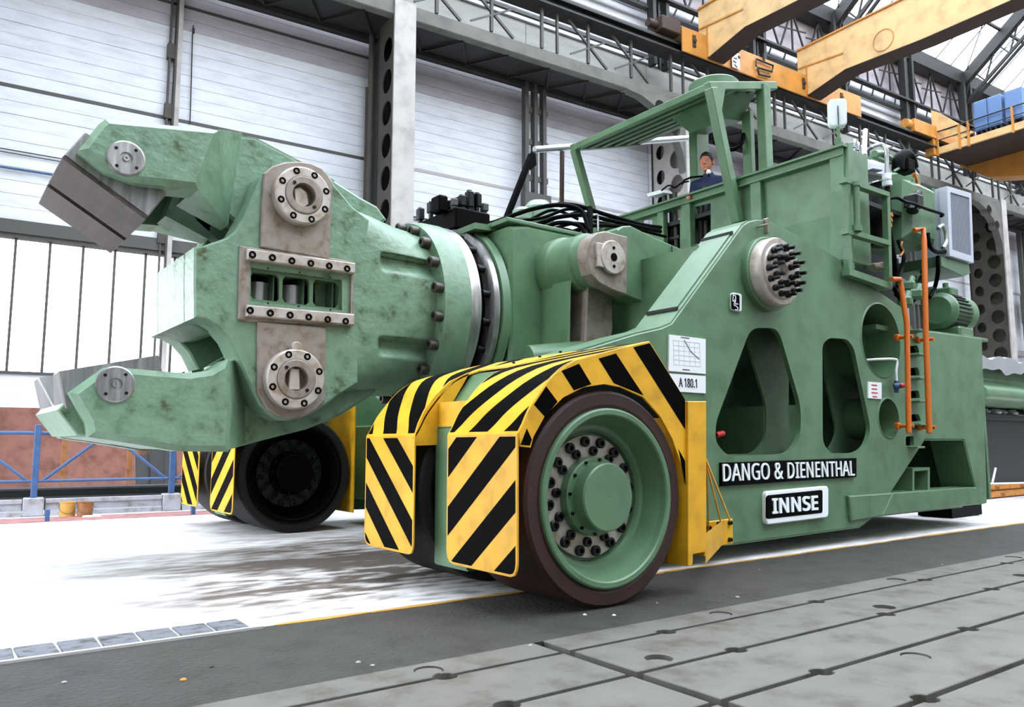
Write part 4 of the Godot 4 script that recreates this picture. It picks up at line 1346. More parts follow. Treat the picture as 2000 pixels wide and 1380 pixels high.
		var web: PackedVector2Array = [PackedVector2Array([Vector2(1.06, 3.738), Vector2(1.989, 3.879), Vector2(1.95, 3.746), Vector2(1.065, 3.63)]), PackedVector2Array([Vector2(1.09, 1.158), Vector2(1.477, 1.102), Vector2(1.756, 1.052), Vector2(2.167, 1.041), Vector2(2.128, 1.146), Vector2(1.751, 1.162), Vector2(1.1, 1.222)])][k]
		var rib: PackedVector2Array = [PackedVector2Array([Vector2(2.257, 4.047), Vector2(2.444, 4.062), Vector2(2.944, 3.915), Vector2(3.279, 3.803), Vector2(3.198, 3.678), Vector2(2.921, 3.782), Vector2(2.449, 3.918), Vector2(2.229, 3.898)]), PackedVector2Array([Vector2(2.311, 1.056), Vector2(2.651, 1.146), Vector2(3.002, 1.242), Vector2(3.483, 1.443), Vector2(3.425, 1.545), Vector2(2.998, 1.371), Vector2(2.269, 1.177)])][k]
		var thin: PackedVector2Array = [PackedVector2Array([Vector2(2.257, 4.047), Vector2(2.444, 4.062), Vector2(2.944, 3.915), Vector2(3.279, 3.803), Vector2(3.572, 3.685), Vector2(3.771, 3.623), Vector2(3.89, 3.498), Vector2(3.554, 3.208), Vector2(2.994, 3.172), Vector2(2.582, 3.054), Vector2(2.312, 3.16), Vector2(2.11, 3.313), Vector2(2.007, 3.44)]), PackedVector2Array([Vector2(2.206, 1.806), Vector2(2.361, 1.921), Vector2(2.815, 2.223), Vector2(3.527, 1.968), Vector2(3.883, 1.754), Vector2(3.767, 1.61), Vector2(3.401, 1.379), Vector2(3.054, 1.242), Vector2(2.651, 1.141), Vector2(2.311, 1.047), Vector2(2.263, 1.318)])][k]
		for s in [1.0, -1.0]:
			b.pz(thick, ZC + s * 0.55, ZC + s * (zt - ZC), [], 0.05)
			b.pz(thin, ZC + s * 0.2, ZC + s * 0.44, [], 0.03)
			# step from the thick outer part to the thin part between the cheeks
			var q: Array = [[Vector3(1.962, 3.882, -6.93), Vector3(1.803, 3.314, -6.93), Vector3(2.219, 3.147, -7.37), Vector3(2.312, 4.084, -7.37)], [Vector3(2.119, 1.812, -6.93), Vector3(2.15, 1.041, -6.93), Vector3(2.463, 1.103, -7.37), Vector3(2.422, 1.897, -7.37)]][k]
			var hx := []
			for w in 4:
				hx.append(Vector3(q[w].x, q[w].y, ZC + s * (q[w].z - ZC)))
			for w in 4:
				hx.append(Vector3(q[w].x, q[w].y, ZC + s * 0.2))
			b.hexa(hx)
		b.pz(tip, zb + 0.1, zt - 0.1)
		b.pz(web, ZC - 0.6, ZC + 0.6)
		b.pz(rib, ZC - 0.43, ZC + 0.43)
		jaw = part("jaw", m, b, M.green_cast, ["upper jaw, raised, with scuffed paint", "lower jaw with stained paint"][k])
		# pin cover
		var c: Vector3 = [Vector3(1.228, 3.434, -6.9), Vector3(1.246, 1.573, -6.9)][k]
		b = MB.new()
		b.lathe([Vector2(0.145, -0.02), Vector2(0.145, 0.02), Vector2(0.135, 0.024), Vector2(0.05, 0.024), Vector2(0.045, 0.004), Vector2(0.028, 0.004), Vector2(0.024, 0.022), Vector2(0.012, 0.022), Vector2(0.01, 0.008), Vector2(0, 0.008)], c, Vector3(0, 0, 1), 40)
		part("pin_cover", jaw, b, M.bright_steel, "shiny round pin cover")
		for j in 4:
			var a := TAU * (j + 0.55) / 4.0
			put("cover_screw", jaw, tb, M.bolt_black, c + Vector3(cos(a) * 0.105, sin(a) * 0.105, 0.02), Basis.from_scale(Vector3(1.5, 1.5, 1)))
	# gripping pads: a V groove runs along each
	var pads := [[Vector2(0.785, 3.385), Vector2(0.949, 3.68), Vector2(1.60, 3.27), Vector2(1.435, 2.99)], [Vector2(0.855, 1.665), Vector2(0.87, 1.407), Vector2(1.575, 1.622), Vector2(1.596, 1.846)]]
	for k in 2:
		var q = pads[k]
		b = MB.new()
		var d: Vector2 = (q[3] - q[0]).normalized()   # along the gripping face
		var ln: float = q[0].distance_to(q[3])
		var nrm := Vector2(d.y, -d.x) if k == 0 else Vector2(-d.y, d.x)   # out of the gripping face
		var ht: float = 0.3 if k == 0 else 0.3
		var bs := Basis(Vector3(0, 0, 1), Vector3(nrm.x, nrm.y, 0), Vector3(d.x, d.y, 0))
		var z0 := -8.55
		var z1 := -7.05
		var sec := PackedVector2Array([Vector2(z0, -ht), Vector2(z1, -ht), Vector2(z1, 0.0), Vector2(-7.3, 0.0), Vector2(-7.62, -0.25), Vector2(-7.7, -0.25), Vector2(-8.25, 0.03), Vector2(z0, 0.03)])
		if k == 0:
			sec = PackedVector2Array([Vector2(z0, -ht), Vector2(z1, -ht), Vector2(z1, -0.03), Vector2(z0, -0.03)])
		b.prism(sec, bs, Vector3(q[0].x, q[0].y, 0), 0.0, ln, [], 0.012, 0.012)
		var pad := part("grip_pad", m, b, M.pad_steel, ["tilted machined gripping block under the upper jaw", "V-grooved machined gripping block on the lower jaw"][k])
		if k == 0:
			for j in 2:
				b = MB.new()
				var g0: float = [z0, -7.75][j]
				var g1: float = [-7.85, z1][j]
				b.prism(PackedVector2Array([Vector2(g0, -0.04), Vector2(g1, -0.04), Vector2(g1, 0.02 if j == 0 else 0.0), Vector2(g0, 0.0 if j == 0 else 0.02)]), bs, Vector3(q[0].x, q[0].y, 0), 0.0, ln, [], 0.006, 0.006)
				part("grip_liner", pad, b, M.dark_steel)
		else:
			b = MB.new()
			b.pz(PackedVector2Array([Vector2(0.874, 1.365), Vector2(0.956, 1.472), Vector2(1.074, 1.379), Vector2(1.102, 1.257), Vector2(1.114, 1.167), Vector2(1.02, 1.167)]), -8.45, -7.06, [], 0.012)
			part("pad_holder", pad, b, M.green_cast)

func build_carrier(m: Node3D):
	# the tong carrier (peel) housing and its suspension lever
	var b := MB.new()
	b.lathe([Vector2(0, 4.97), Vector2(1.08, 4.97), Vector2(1.1, 5.06), Vector2(0.98, 5.12), Vector2(0, 5.12)], Vector3(0, 2.56, ZC), Vector3(1, 0, 0), 64)
	var cr := part("carrier_housing", m, b, M.green, "green ring housing behind the bearing rings")
	b = MB.new()
	b.pz(PackedVector2Array([Vector2(5.1, 1.7), Vector2(5.1, 3.5), Vector2(5.35, 3.56), Vector2(9.0, 3.56), Vector2(9.0, 1.5), Vector2(6.0, 1.35)]), -8.85, -6.78, [], 0.04)
	part("carrier_box", m, b, M.green)
	b = MB.new()
	b.pz(PackedVector2Array([Vector2(5.06, 3.55), Vector2(9.0, 3.55), Vector2(9.0, 3.6), Vector2(5.06, 3.6)]), -8.85, -6.78, [], 0.01)
	part("deck_plate", m, b, M.green)
	# pivot post with steel shoe
	var zb := -6.2
	b = MB.new()
	b.pz(PackedVector2Array([Vector2(5.521, 2.062), Vector2(5.544, 2.79), Vector2(5.591, 3.023), Vector2(5.833, 3.056), Vector2(5.798, 2.764), Vector2(5.77, 2.362), Vector2(5.669, 2.151), Vector2(5.342, 2.05)]), -6.9, zb - 0.1, [], 0.02)
	part("pivot_post", m, b, M.green)
	b = MB.new()
	b.pz(PackedVector2Array([Vector2(5.738, 2.806), Vector2(6.11, 2.816), Vector2(6.118, 2.387), Vector2(6.049, 2.094), Vector2(5.683, 2.069)]), -6.85, zb - 0.02, [], 0.015)
	part("shoe", m, b, M.rust_steel, "bare steel shoe on the pivot post")
	var c: Vector3 = Vector3(5.809, 3.084, -5.95)
	b = MB.new()
	b.lathe([Vector2(0, -0.95), Vector2(0.36, -0.95), Vector2(0.36, -0.66), Vector2(0.33, -0.64), Vector2(0.33, -0.3), Vector2(0.3, -0.28), Vector2(0.3, -0.05), Vector2(0, -0.05)], c, Vector3(0, 0, 1), 44)
	part("trunnion", m, b, M.green, "ringed green trunnion beside the carrier")
	# end plate: bare steel, rounded at the left, straight at the right
	b = MB.new()
	var pl := PackedVector2Array([Vector2(5.482, 3.053), Vector2(5.491, 3.164), Vector2(5.543, 3.261), Vector2(5.633, 3.331), Vector2(5.754, 3.368), Vector2(6.094, 3.361), Vector2(6.071, 2.707), Vector2(5.847, 2.737), Vector2(5.653, 2.791), Vector2(5.537, 2.869)])
	b.pz(pl, -6.1, -5.95, [], 0.012)
	var ep := part("end_plate", m, b, M.rust_steel, "rusty bare steel end plate of the lever")
	b = MB.new()
	b.cyl(c + Vector3(0.02, 0, -0.02), c + Vector3(0.02, 0, 0.05), 0.185, 36, 0.01)
	b.box(c + Vector3(-0.16, 0.0, 0.015), Vector3(0.10, 0.26, 0.05), Basis.IDENTITY, 0.008)
	part("pin_head", ep, b, M.steel)
	b = MB.new()
	for q in [[0.0, 0.045], [0.1, 0.018], [-0.1, 0.018]]:
		b = MB.new()
		b.cyl(c + Vector3(0.02, q[0], 0.05), c + Vector3(0.02, q[0], 0.056), q[1], 16)
		part("bore", ep, b, M.black)
	b = MB.new()
	b.pz(PackedVector2Array([Vector2(5.988, 3.435), Vector2(6.068, 3.489), Vector2(6.197, 3.517), Vector2(6.592, 3.441), Vector2(7.046, 3.378), Vector2(7.173, 3.36), Vector2(7.101, 2.931), Vector2(6.738, 2.649), Vector2(6.419, 2.662), Vector2(6.122, 2.709), Vector2(5.928, 2.789)]), -6.35, -6.0, [], 0.015)
	var lv := part("lever", m, b, M.green, "broad green suspension lever")
	b = MB.new()
	var s: Vector3 = Vector3(6.446, 3.102, -5.99)
	b.hose([s, Vector3(6.733, 3.158, -5.98), Vector3(6.838, 3.185, -5.98), Vector3(6.845, 3.38, -5.98)], 0.007, 5, 3)
	b.cyl(Vector3(6.428, 2.67, -5.97), Vector3(6.44, 3.08, -5.97), 0.012, 6)
	b.box(s + Vector3(0, 0, 0.02), Vector3(0.06, 0.09, 0.05), Basis.IDENTITY, 0.01)
	b.hose([Vector3(6.465, 3.083, -5.97), Vector3(6.467, 2.935, -5.96), Vector3(6.432, 2.873, -5.96)], 0.008, 5, 3)
	part("grease_line", lv, b, M.iron)
	b = MB.new()
	b.pz(PackedVector2Array([Vector2(6.95, 3.347), Vector2(7.094, 3.344), Vector2(7.052, 3.197), Vector2(6.925, 3.149)]), -6.0, -5.96)
	part("wear_plate", lv, b, M.rust_steel)
	# clamp cylinder: round bulges of the housing seen in front of the post
	b = MB.new()
	b.lathe([Vector2(0, 5.1), Vector2(0.9, 5.1), Vector2(0.84, 5.5), Vector2(0.8, 6.1), Vector2(0, 6.1)], Vector3(0, 2.4, ZC + 0.12), Vector3(1, 0, 0), 48)
	part("clamp_cylinder", m, b, M.green)
	b = MB.new()
	b.cyl(Vector3(5.041, 1.984, -6.4), Vector3(5.743, 2.078, -6.3), 0.14, 20, 0.03)
	part("guide_roller", m, b, M.green)

func build_chassis(m: Node3D):
	var zo := -4.8
	var o := PackedVector2Array([Vector2(3.24, 0.2), Vector2(3.24, 1.22), Vector2(3.3, 1.3), Vector2(3.56, 1.64), Vector2(3.8, 1.71), Vector2(4.32, 1.86)])
	o.append_array(PackedVector2Array([Vector2(4.985, 2.059), Vector2(5.33, 2.145), Vector2(5.469, 2.2), Vector2(5.645, 2.376), Vector2(6.573, 3.31), Vector2(6.677, 3.371), Vector2(6.818, 3.417), Vector2(7.014, 3.441), Vector2(7.567, 3.354), Vector2(8.374, 3.206), Vector2(8.528, 3.106), Vector2(9.745, 2.799), Vector2(9.932, 2.622), Vector2(10.027, 2.532), Vector2(10.55, 2.564), Vector2(12.024, 2.597), Vector2(11.827, 0.306), Vector2(11.6, 0.289), Vector2(11.25, 1.159), Vector2(10.152, 1.155), Vector2(8.896, 0.3), Vector2(8.529, 0.178), Vector2(6.231, 0.159)]))
	o.append(Vector2(4.6, 0.2))
	var hole_a := smooth_poly(PackedVector2Array([Vector2(6.649, 2.263), Vector2(7.121, 2.305), Vector2(7.479, 1.486), Vector2(7.437, 1.162), Vector2(7.214, 0.998), Vector2(6.211, 0.986), Vector2(6.041, 1.122), Vector2(6.057, 1.301)]), 0.14, 5)
	var hole_b := smooth_poly(PackedVector2Array([Vector2(7.934, 2.195), Vector2(8.084, 2.281), Vector2(8.455, 2.294), Vector2(8.588, 2.197), Vector2(8.868, 1.257), Vector2(8.725, 1.068), Vector2(8.52, 0.999), Vector2(7.997, 0.997), Vector2(7.856, 1.109)]), 0.12, 5)
	var c1: Vector2 = Vector2(9.2, 2.338)
	var c2: Vector2 = Vector2(9.277, 1.405)
	var holes := [hole_a, hole_b, circle(c1, 0.445, 40), circle(c2, 0.235, 30)]
	for s: PackedVector2Array in [PackedVector2Array([Vector2(9.779, 2.31), Vector2(10.111, 2.348), Vector2(10.153, 2.253), Vector2(9.769, 2.226)]), PackedVector2Array([Vector2(9.76, 2.033), Vector2(10.09, 2.065), Vector2(10.131, 1.963), Vector2(9.749, 1.943)]), PackedVector2Array([Vector2(9.727, 1.745), Vector2(10.068, 1.772), Vector2(10.096, 1.676), Vector2(9.717, 1.662)]), PackedVector2Array([Vector2(9.706, 1.46), Vector2(10.031, 1.474), Vector2(10.087, 1.385), Vector2(9.696, 1.372)]), PackedVector2Array([Vector2(9.675, 1.191), Vector2(9.881, 1.198), Vector2(9.866, 1.078), Vector2(9.662, 1.079)])]:
		holes.append(smooth_poly(s, 0.03, 3))
	for side in 2:
		var b := MB.new()
		var z1 := zo if side == 0 else 2.0 * ZC - zo
		var sg := -1.0 if side == 0 else 1.0
		b.pz(o, z1 + sg * 0.05, z1, holes if side == 0 else [], 0.012)
		var sp := part("side_plate", m, b, M.green, ["near side plate of the chassis with large cutouts", "far side plate of the chassis"][side])
		# box behind the plate: inner wall and edge strip
		b = MB.new()
		var inner := PackedVector2Array(o)
		b.pz(inner, z1 + sg * 0.45, z1 + sg * 0.42, [hole_a, hole_b] if side == 0 else [])
		part("inner_plate", m, b, M.green)
		b = MB.new()
		for i in o.size():
			var p: Vector2 = o[i]
			var q: Vector2 = o[(i + 1) % o.size()]
			var d := (q - p).normalized()
			var nn := Vector2(-d.y, d.x) * -0.012
			if MB.area(o) > 0.0:
				nn = -nn
			b.hexa([Vector3(p.x, p.y, z1 + sg * 0.01), Vector3(q.x, q.y, z1 + sg * 0.01), Vector3(q.x - nn.x, q.y - nn.y, z1 + sg * 0.01), Vector3(p.x - nn.x, p.y - nn.y, z1 + sg * 0.01), Vector3(p.x, p.y, z1 + sg * 0.45), Vector3(q.x, q.y, z1 + sg * 0.45), Vector3(q.x - nn.x, q.y - nn.y, z1 + sg * 0.45), Vector3(p.x - nn.x, p.y - nn.y, z1 + sg * 0.45)])
		part("edge_strip", m, b, M.green)
		if side == 1:
			continue
		# cover strips across the slanted top of the side box
		b = MB.new()
		for q in [[Vector3(5.608, 2.343, -4.8), 0.0], [Vector3(6.467, 3.207, -4.8), 0.0]]:
			var p: Vector3 = q[0]
			b.bar(p + Vector3(-0.02, 0.015, -0.03), p + Vector3(-0.02, 0.015, -0.42), 0.02, 0.03)
		part("cover_joint", sp, b, M.iron)
		b = MB.new()
		var pa: Vector3 = Vector3(5.608, 2.343, -4.8)
		var pb: Vector3 = Vector3(6.467, 3.207, -4.8)
		b.bar(pa.lerp(pb, 0.5) + Vector3(-0.01, 0.008, -0.225) - (pb - pa) * 0.48, pa.lerp(pb, 0.5) + Vector3(-0.01, 0.008, -0.225) + (pb - pa) * 0.48, 0.34, 0.02, Vector3(-0.8, 0.6, 0))
		part("cover_plate", sp, b, M.green)
		# inside of the cutouts: webs and gussets
		for q in [[Vector3(7.444, 1.589, -5.3).x, Vector3(7.44, 1.515, -5.3).y], [Vector3(9.021, 1.642, -5.3).x, Vector3(8.988, 1.253, -5.3).y]]:
			b = MB.new()
			b.span(Vector3(q[0], 0.25, -5.9), Vector3(q[0] + 0.03, q[1], -5.25))
			part("web", m, b, M.green)
		b = MB.new()
		b.pz(PackedVector2Array([Vector2(7.581, 1.529), Vector2(8.577, 1.57), Vector2(8.548, 0.897), Vector2(7.544, 0.91)]), -5.45, -5.4)
		b.pz(PackedVector2Array([Vector2(9.111, 1.255), Vector2(10.156, 1.265), Vector2(10.116, 0.876), Vector2(9.08, 0.89)]), -5.45, -5.4)
		part("gusset", m, b, M.green)
		b = MB.new()
		for q in [[c1, 0.445], [c2, 0.235]]:
			b.lathe([Vector2(q[1], -0.5), Vector2(q[1] + 0.02, -0.5), Vector2(q[1] + 0.02, 0.0), Vector2(q[1], 0.012), Vector2(q[1], -0.5)], Vector3(q[0].x, q[0].y, zo), Vector3(0, 0, 1), 44)
		part("cutout_liner", m, b, M.green)
		b = MB.new()
		b.hose([Vector3(9.007, 2.096, -4.9), Vector3(9.138, 2.106, -4.78), Vector3(9.395, 2.12, -4.75), Vector3(9.446, 2.092, -4.74), Vector3(9.408, 1.971, -4.74), Vector3(9.406, 1.847, -4.74)], 0.016, 7)
		part("drain_hose", m, b, M.white_paint, "thin white drain hose")
		b = MB.new()
		b.cyl(Vector3(9.407, 1.853, -4.74), Vector3(9.392, 1.716, -4.74), 0.03, 12)
		b.cyl(Vector3(9.339, 1.788, -4.74), Vector3(9.383, 1.794, -4.7), 0.035, 12)
		var vv := part("drain_valve", m, b, M.blue)
		b = MB.new()
		b.cyl(Vector3(9.395, 1.794, -4.7), Vector3(9.442, 1.801, -4.68), 0.03, 12)
		part("valve_handle", vv, b, M.red_print)
		b = MB.new()
		b.cyl(Vector3(6.304, 1.188, -5), Vector3(6.416, 1.204, -5), 0.03, 10)
		part("red_cap", m, b, M.red_print)
		# rear ballast beam, box foot, black support
		b = MB.new()
		b.pz(PackedVector2Array([Vector2(8.261, 0.53), Vector2(9.23, 0.528), Vector2(11.446, 0.521), Vector2(11.521, 0.293), Vector2(8.948, 0.282), Vector2(8.289, 0.261)]), -5.1, -4.76, [], 0.012)
		part("rear_beam", m, b, M.green)
		b = MB.new()
		b.pz(PackedVector2Array([Vector2(9.191, 0.524), Vector2(11.322, 0.526), Vector2(11.458, 0.304), Vector2(8.934, 0.295)]), -4.76, -4.745, [], 0.004)
		part("beam_cover", m, b, M.green)
		b = MB.new()
		b.pz(PackedVector2Array([Vector2(9.897, 0.801), Vector2(10.349, 0.805), Vector2(10.312, 0.517), Vector2(9.863, 0.513)]), -5.3, -4.85, [PackedVector2Array([Vector2(9.944, 0.762), Vector2(10.29, 0.768), Vector2(10.258, 0.518), Vector2(9.915, 0.518)])], 0.0)
		b.pz(PackedVector2Array([Vector2(10.14, 0.79), Vector2(10.516, 0.783), Vector2(10.478, 0.466), Vector2(9.95, 0.486)]), -5.4, -5.1)
		part("box_socket", m, b, M.green)
	# cross members between the two side boxes
	var b := MB.new()
	b.span(Vector3(4.9, 0.35, -10.4), Vector3(5.5, 1.35, -5.2), 0.02)
	part("cross_beam", m, b, M.green)
	b = MB.new()
	b.span(Vector3(5.55, 0.2, -10.4), Vector3(12.0, 0.3, -5.2))
	part("belly_plate", m, b, M.green)
	b = MB.new()
	b.span(Vector3(6.6, 3.15, -10.4), Vector3(9.4, 3.22, -5.25))
	b.span(Vector3(9.3, 2.5, -10.4), Vector3(12.0, 2.56, -4.9))
	part("deck", m, b, M.green)
	b = MB.new()
	b.span(Vector3(6.35, 1.45, -10.4), Vector3(6.4, 3.15, -5.2))
	b.span(Vector3(5.55, 0.2, -10.4), Vector3(5.6, 1.5, -5.2))
	b.span(Vector3(5.55, 1.45, -10.4), Vector3(6.4, 1.5, -5.2))
	part("added_bulkhead", m, b, M.green)  # plates added to close the chamber and keep light out of it
	b = MB.new()
	b.span(Vector3(11.95, 0.35, -10.8), Vector3(12.02, 2.58, -4.82))
	part("rear_plate", m, b, M.green)
	b = MB.new()
	b.span(Vector3(12.333, 0.012, -5.6) + Vector3(0, 0, -0.4), Vector3(13.345, 0.352, -5.6) + Vector3(0, 0, 0.1))
	part("rear_support", m, b, M.black, "black support block under the rear")
	# tilt pivot boss with its studs
	var c: Vector3 = Vector3(6.905, 2.841, -4.75)
	b = MB.new()
	b.lathe([Vector2(0.385, -0.1), Vector2(0.385, 0.02), Vector2(0.375, 0.03), Vector2(0.34, 0.03)], c, Vector3(0, 0, 1), 48)
	part("boss_ring", m, b, M.green)
	b = MB.new()
	b.lathe([Vector2(0.355, 0.0), Vector2(0.355, 0.13), Vector2(0.34, 0.15), Vector2(0.29, 0.15), Vector2(0.28, 0.17), Vector2(0.1, 0.17), Vector2(0.09, 0.12), Vector2(0, 0.12)], c, Vector3(0, 0, 1), 48)
	var bp := part("pivot_flange", m, b, M.steel, "steel pivot flange bristling with black studs")
	var nut := MB.new()
	nut.cyl(Vector3.ZERO, Vector3(0, 0, 0.05), 0.034, 6, 0.004)
	nut.cyl(Vector3(0, 0, 0.05), Vector3(0, 0, 0.12), 0.02, 10, 0.004)
	var nm := nut.mesh(Vector3.ZERO)
	for k in 14:
		var a := TAU * k / 14.0
		put("stud", bp, nm, M.bolt_black, c + Vector3(cos(a) * 0.245, sin(a) * 0.245, 0.165))
	for k in 8:
		var a := TAU * (k + 0.5) / 8.0
		put("stud", bp, nm, M.bolt_black, c + Vector3(cos(a) * 0.14, sin(a) * 0.14, 0.165))
	b = MB.new()
	b.span(Vector3(6.967, 3.278, -4.9), Vector3(6.943, 3.45, -4.75), 0.015)
	b.span(Vector3(6.848, 3.33, -4.8), Vector3(6.81, 3.345, -4.68), 0.01)
	part("lug", m, b, M.rust_steel, "small rusty steel lug on top of the side box")

	# access ladder at the rear
	b = MB.new()
	b.tube([Vector3(9.183, 3.056, -4.62), Vector3(9.341, 3.073, -4.6), Vector3(9.368, 2.982, -4.6), Vector3(9.351, 2.524, -4.55), Vector3(9.187, 1.227, -4.52)], 0.031, 10)
	var l1 := part("ladder_rail", m, b, M.orange, "orange ladder handrail, the bent shorter one")
	b = MB.new()
	b.tube([Vector3(10.092, 3.833, -4.75), Vector3(10.237, 3.866, -4.7), Vector3(10.136, 3.684, -4.65), Vector3(9.927, 2.533, -4.6), Vector3(9.769, 1.232, -4.56)], 0.034, 10)
	part("ladder_rail", m, b, M.orange, "orange ladder handrail, the tall straight one")
	for p in [Vector3(9.525, 2.395, -4.7), Vector3(10.056, 2.406, -4.7), Vector3(9.414, 1.316, -4.7), Vector3(9.959, 1.305, -4.7)]:
		b = MB.new()
		b.cyl(p + Vector3(0, 0, -0.1), p + Vector3(0.02, 0, 0.12), 0.024, 10)
		b.box(p + Vector3(0, 0, -0.06), Vector3(0.07, 0.08, 0.05), Basis.IDENTITY, 0.01)
		part("rail_clamp", m, b, M.orange)
	for p in [Vector3(10.028, 2.52, -4.75), Vector3(9.991, 2.211, -4.75), Vector3(9.968, 1.913, -4.75), Vector3(9.932, 1.623, -4.75), Vector3(9.911, 1.337, -4.75), Vector3(9.8, 1.06, -4.75)]:
		b = MB.new()
		b.box(p, Vector3(0.2, 0.025, 0.14), Basis.IDENTITY, 0.005)
		part("rung", m, b, M.green)

# ---------------------------------------------------------------- wheels and mudguards

func build_wheels(m: Node3D):
	var cx := 3.84
	var cy := 0.735
	var bolt := bolt_mesh(0.038, 0.03, false)
	var small := bolt_mesh(0.012, 0.014, false)
	var fronts := [-3.97, -5.28, -9.57, -10.88]
	var names := ["near outer front wheel with dished green rim", "near inner front wheel behind the chassis box", "far inner front wheel in the shade under the tongs", "far outer front wheel"]
	for k in 4:
		var c := Vector3(cx, cy, fronts[k])
		var w := Vector3(0, 0, 1)
		var b := MB.new()
		b.lathe([Vector2(0.61, -0.78), Vector2(0.715, -0.78), Vector2(0.735, -0.76), Vector2(0.735, -0.02), Vector2(0.715, 0.0), Vector2(0.64, 0.0), Vector2(0.605, -0.012)], c, w, 80)
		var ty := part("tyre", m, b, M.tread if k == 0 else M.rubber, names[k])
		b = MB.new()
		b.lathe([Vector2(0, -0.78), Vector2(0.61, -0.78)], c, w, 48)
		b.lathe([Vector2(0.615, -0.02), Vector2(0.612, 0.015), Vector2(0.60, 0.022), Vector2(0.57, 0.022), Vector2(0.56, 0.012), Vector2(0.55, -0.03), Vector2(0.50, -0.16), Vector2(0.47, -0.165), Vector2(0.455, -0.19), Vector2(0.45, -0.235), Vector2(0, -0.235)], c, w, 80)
		part("rim", ty, b, M.green if k == 0 else M.black)  # wheels behind the near one blackened, their shade put into the colour
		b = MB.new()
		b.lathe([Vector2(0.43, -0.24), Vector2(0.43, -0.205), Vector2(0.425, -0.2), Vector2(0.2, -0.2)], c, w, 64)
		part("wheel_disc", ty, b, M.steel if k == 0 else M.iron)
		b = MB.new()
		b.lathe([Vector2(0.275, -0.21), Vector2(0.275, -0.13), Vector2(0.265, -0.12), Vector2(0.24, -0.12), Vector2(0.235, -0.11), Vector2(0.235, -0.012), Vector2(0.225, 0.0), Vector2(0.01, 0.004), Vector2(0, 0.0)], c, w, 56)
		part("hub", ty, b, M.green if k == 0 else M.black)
		if k in [0, 2]:
			for j in 16:
				var a := TAU * (j + 0.3) / 16.0
				put("wheel_bolt", ty, bolt, M.bolt_black, c + Vector3(cos(a) * 0.385, sin(a) * 0.385, -0.2))
			for j in 12:
				var a := TAU * (j + 0.8) / 12.0
				put("wheel_bolt", ty, bolt, M.bolt_black, c + Vector3(cos(a) * 0.318, sin(a) * 0.318, -0.2), Basis.from_scale(Vector3(0.9, 0.9, 1)))
				put("hub_screw", ty, small, M.bolt_black, c + Vector3(cos(a) * 0.257, sin(a) * 0.257, -0.12))
	var b := MB.new()
	b.cyl(Vector3(cx, cy, -4.3), Vector3(cx, cy, -6.2), 0.16, 20)
	part("axle", m, b, M.green)
	b = MB.new()
	b.cyl(Vector3(cx, cy, -9.9), Vector3(cx, cy, -11.6), 0.16, 20)
	part("axle", m, b, M.green)
	# mudguards
	var prof := PackedVector2Array([Vector2(3.03, 1.165)])
	prof.append_array(PackedVector2Array([Vector2(3.069, 1.225), Vector2(3.119, 1.317), Vector2(3.204, 1.425), Vector2(3.326, 1.551), Vector2(3.507, 1.658), Vector2(3.893, 1.762), Vector2(4.25, 1.849)]))
	var pr := PackedVector2Array(prof)
	prof = PackedVector2Array([pr[0]])
	for i in range(pr.size() - 1):   # finer round the bend
		for j in range(1, 4):
			prof.append(pr[i].cubic_interpolate(pr[i + 1], pr[maxi(i - 1, 0)], pr[mini(i + 2, pr.size() - 1)], j / 3.0))
	var side := PackedVector2Array([Vector2(3.052, 1.083), Vector2(3.036, 1.166), Vector2(3.069, 1.225), Vector2(3.119, 1.317), Vector2(3.204, 1.425), Vector2(3.326, 1.551), Vector2(3.507, 1.658), Vector2(3.893, 1.762), Vector2(4.25, 1.849), Vector2(4.63, 1.433), Vector2(4.617, 0.776), Vector2(4.576, 0.928), Vector2(4.471, 1.14), Vector2(4.343, 1.304), Vector2(4.174, 1.433), Vector2(3.948, 1.497), Vector2(3.789, 1.511), Vector2(3.598, 1.482), Vector2(3.413, 1.406), Vector2(3.254, 1.28), Vector2(3.16, 1.147), Vector2(3.135, 1.076)])
	var marks := [PackedVector2Array([Vector2(3.052, 1.095), Vector2(3.102, 1.199), Vector2(3.143, 1.128), Vector2(3.126, 1.089)]), PackedVector2Array([Vector2(3.161, 1.351), Vector2(3.264, 1.474), Vector2(3.36, 1.377), Vector2(3.254, 1.274)]), PackedVector2Array([Vector2(3.397, 1.582), Vector2(3.553, 1.64), Vector2(3.664, 1.506), Vector2(3.505, 1.457)]), PackedVector2Array([Vector2(3.734, 1.687), Vector2(3.903, 1.734), Vector2(4.175, 1.448), Vector2(3.878, 1.523)]), PackedVector2Array([Vector2(4.078, 1.791), Vector2(4.25, 1.834), Vector2(4.624, 1.433), Vector2(4.616, 1.209)]), PackedVector2Array([Vector2(4.536, 1.064), Vector2(4.607, 0.973), Vector2(4.606, 0.791)])]
	mudguard(m, "near outer striped mudguard", prof, -4.77, -3.95, 0.79, -1.08, side, marks, -3.95, 1.0)
	mudguard(m, "near inner striped mudguard", prof, -6.04, -5.23, -0.85, 0.66, PackedVector2Array(), [], -5.23, 1.0)
	mudguard(m, "far inner striped mudguard", prof, -10.33, -9.45, 0.79, -1.08, PackedVector2Array(), [], -9.45, 1.0)
	mudguard(m, "far outer striped mudguard", prof, -11.7, -10.9, -0.85, 0.66, PackedVector2Array(), [], -10.9, 1.0)
	# strip that joins the two sheets over the side box, with its screws
	b = MB.new()
	var jp := PackedVector2Array()
	for q in prof:
		if q.x > 3.57:
			jp.append(q + Vector2(0, 0.004))
	var back := PackedVector2Array(jp)
	back.reverse()
	for q in back:
		jp.append(q - Vector2(0, 0.012))
	b.pz(jp, -5.25, -4.75)
	var js := part("joint_strip", m, b, M.yellow, "yellow strip between the two near mudguards")
	var screw := bolt_mesh(0.014, 0.014)
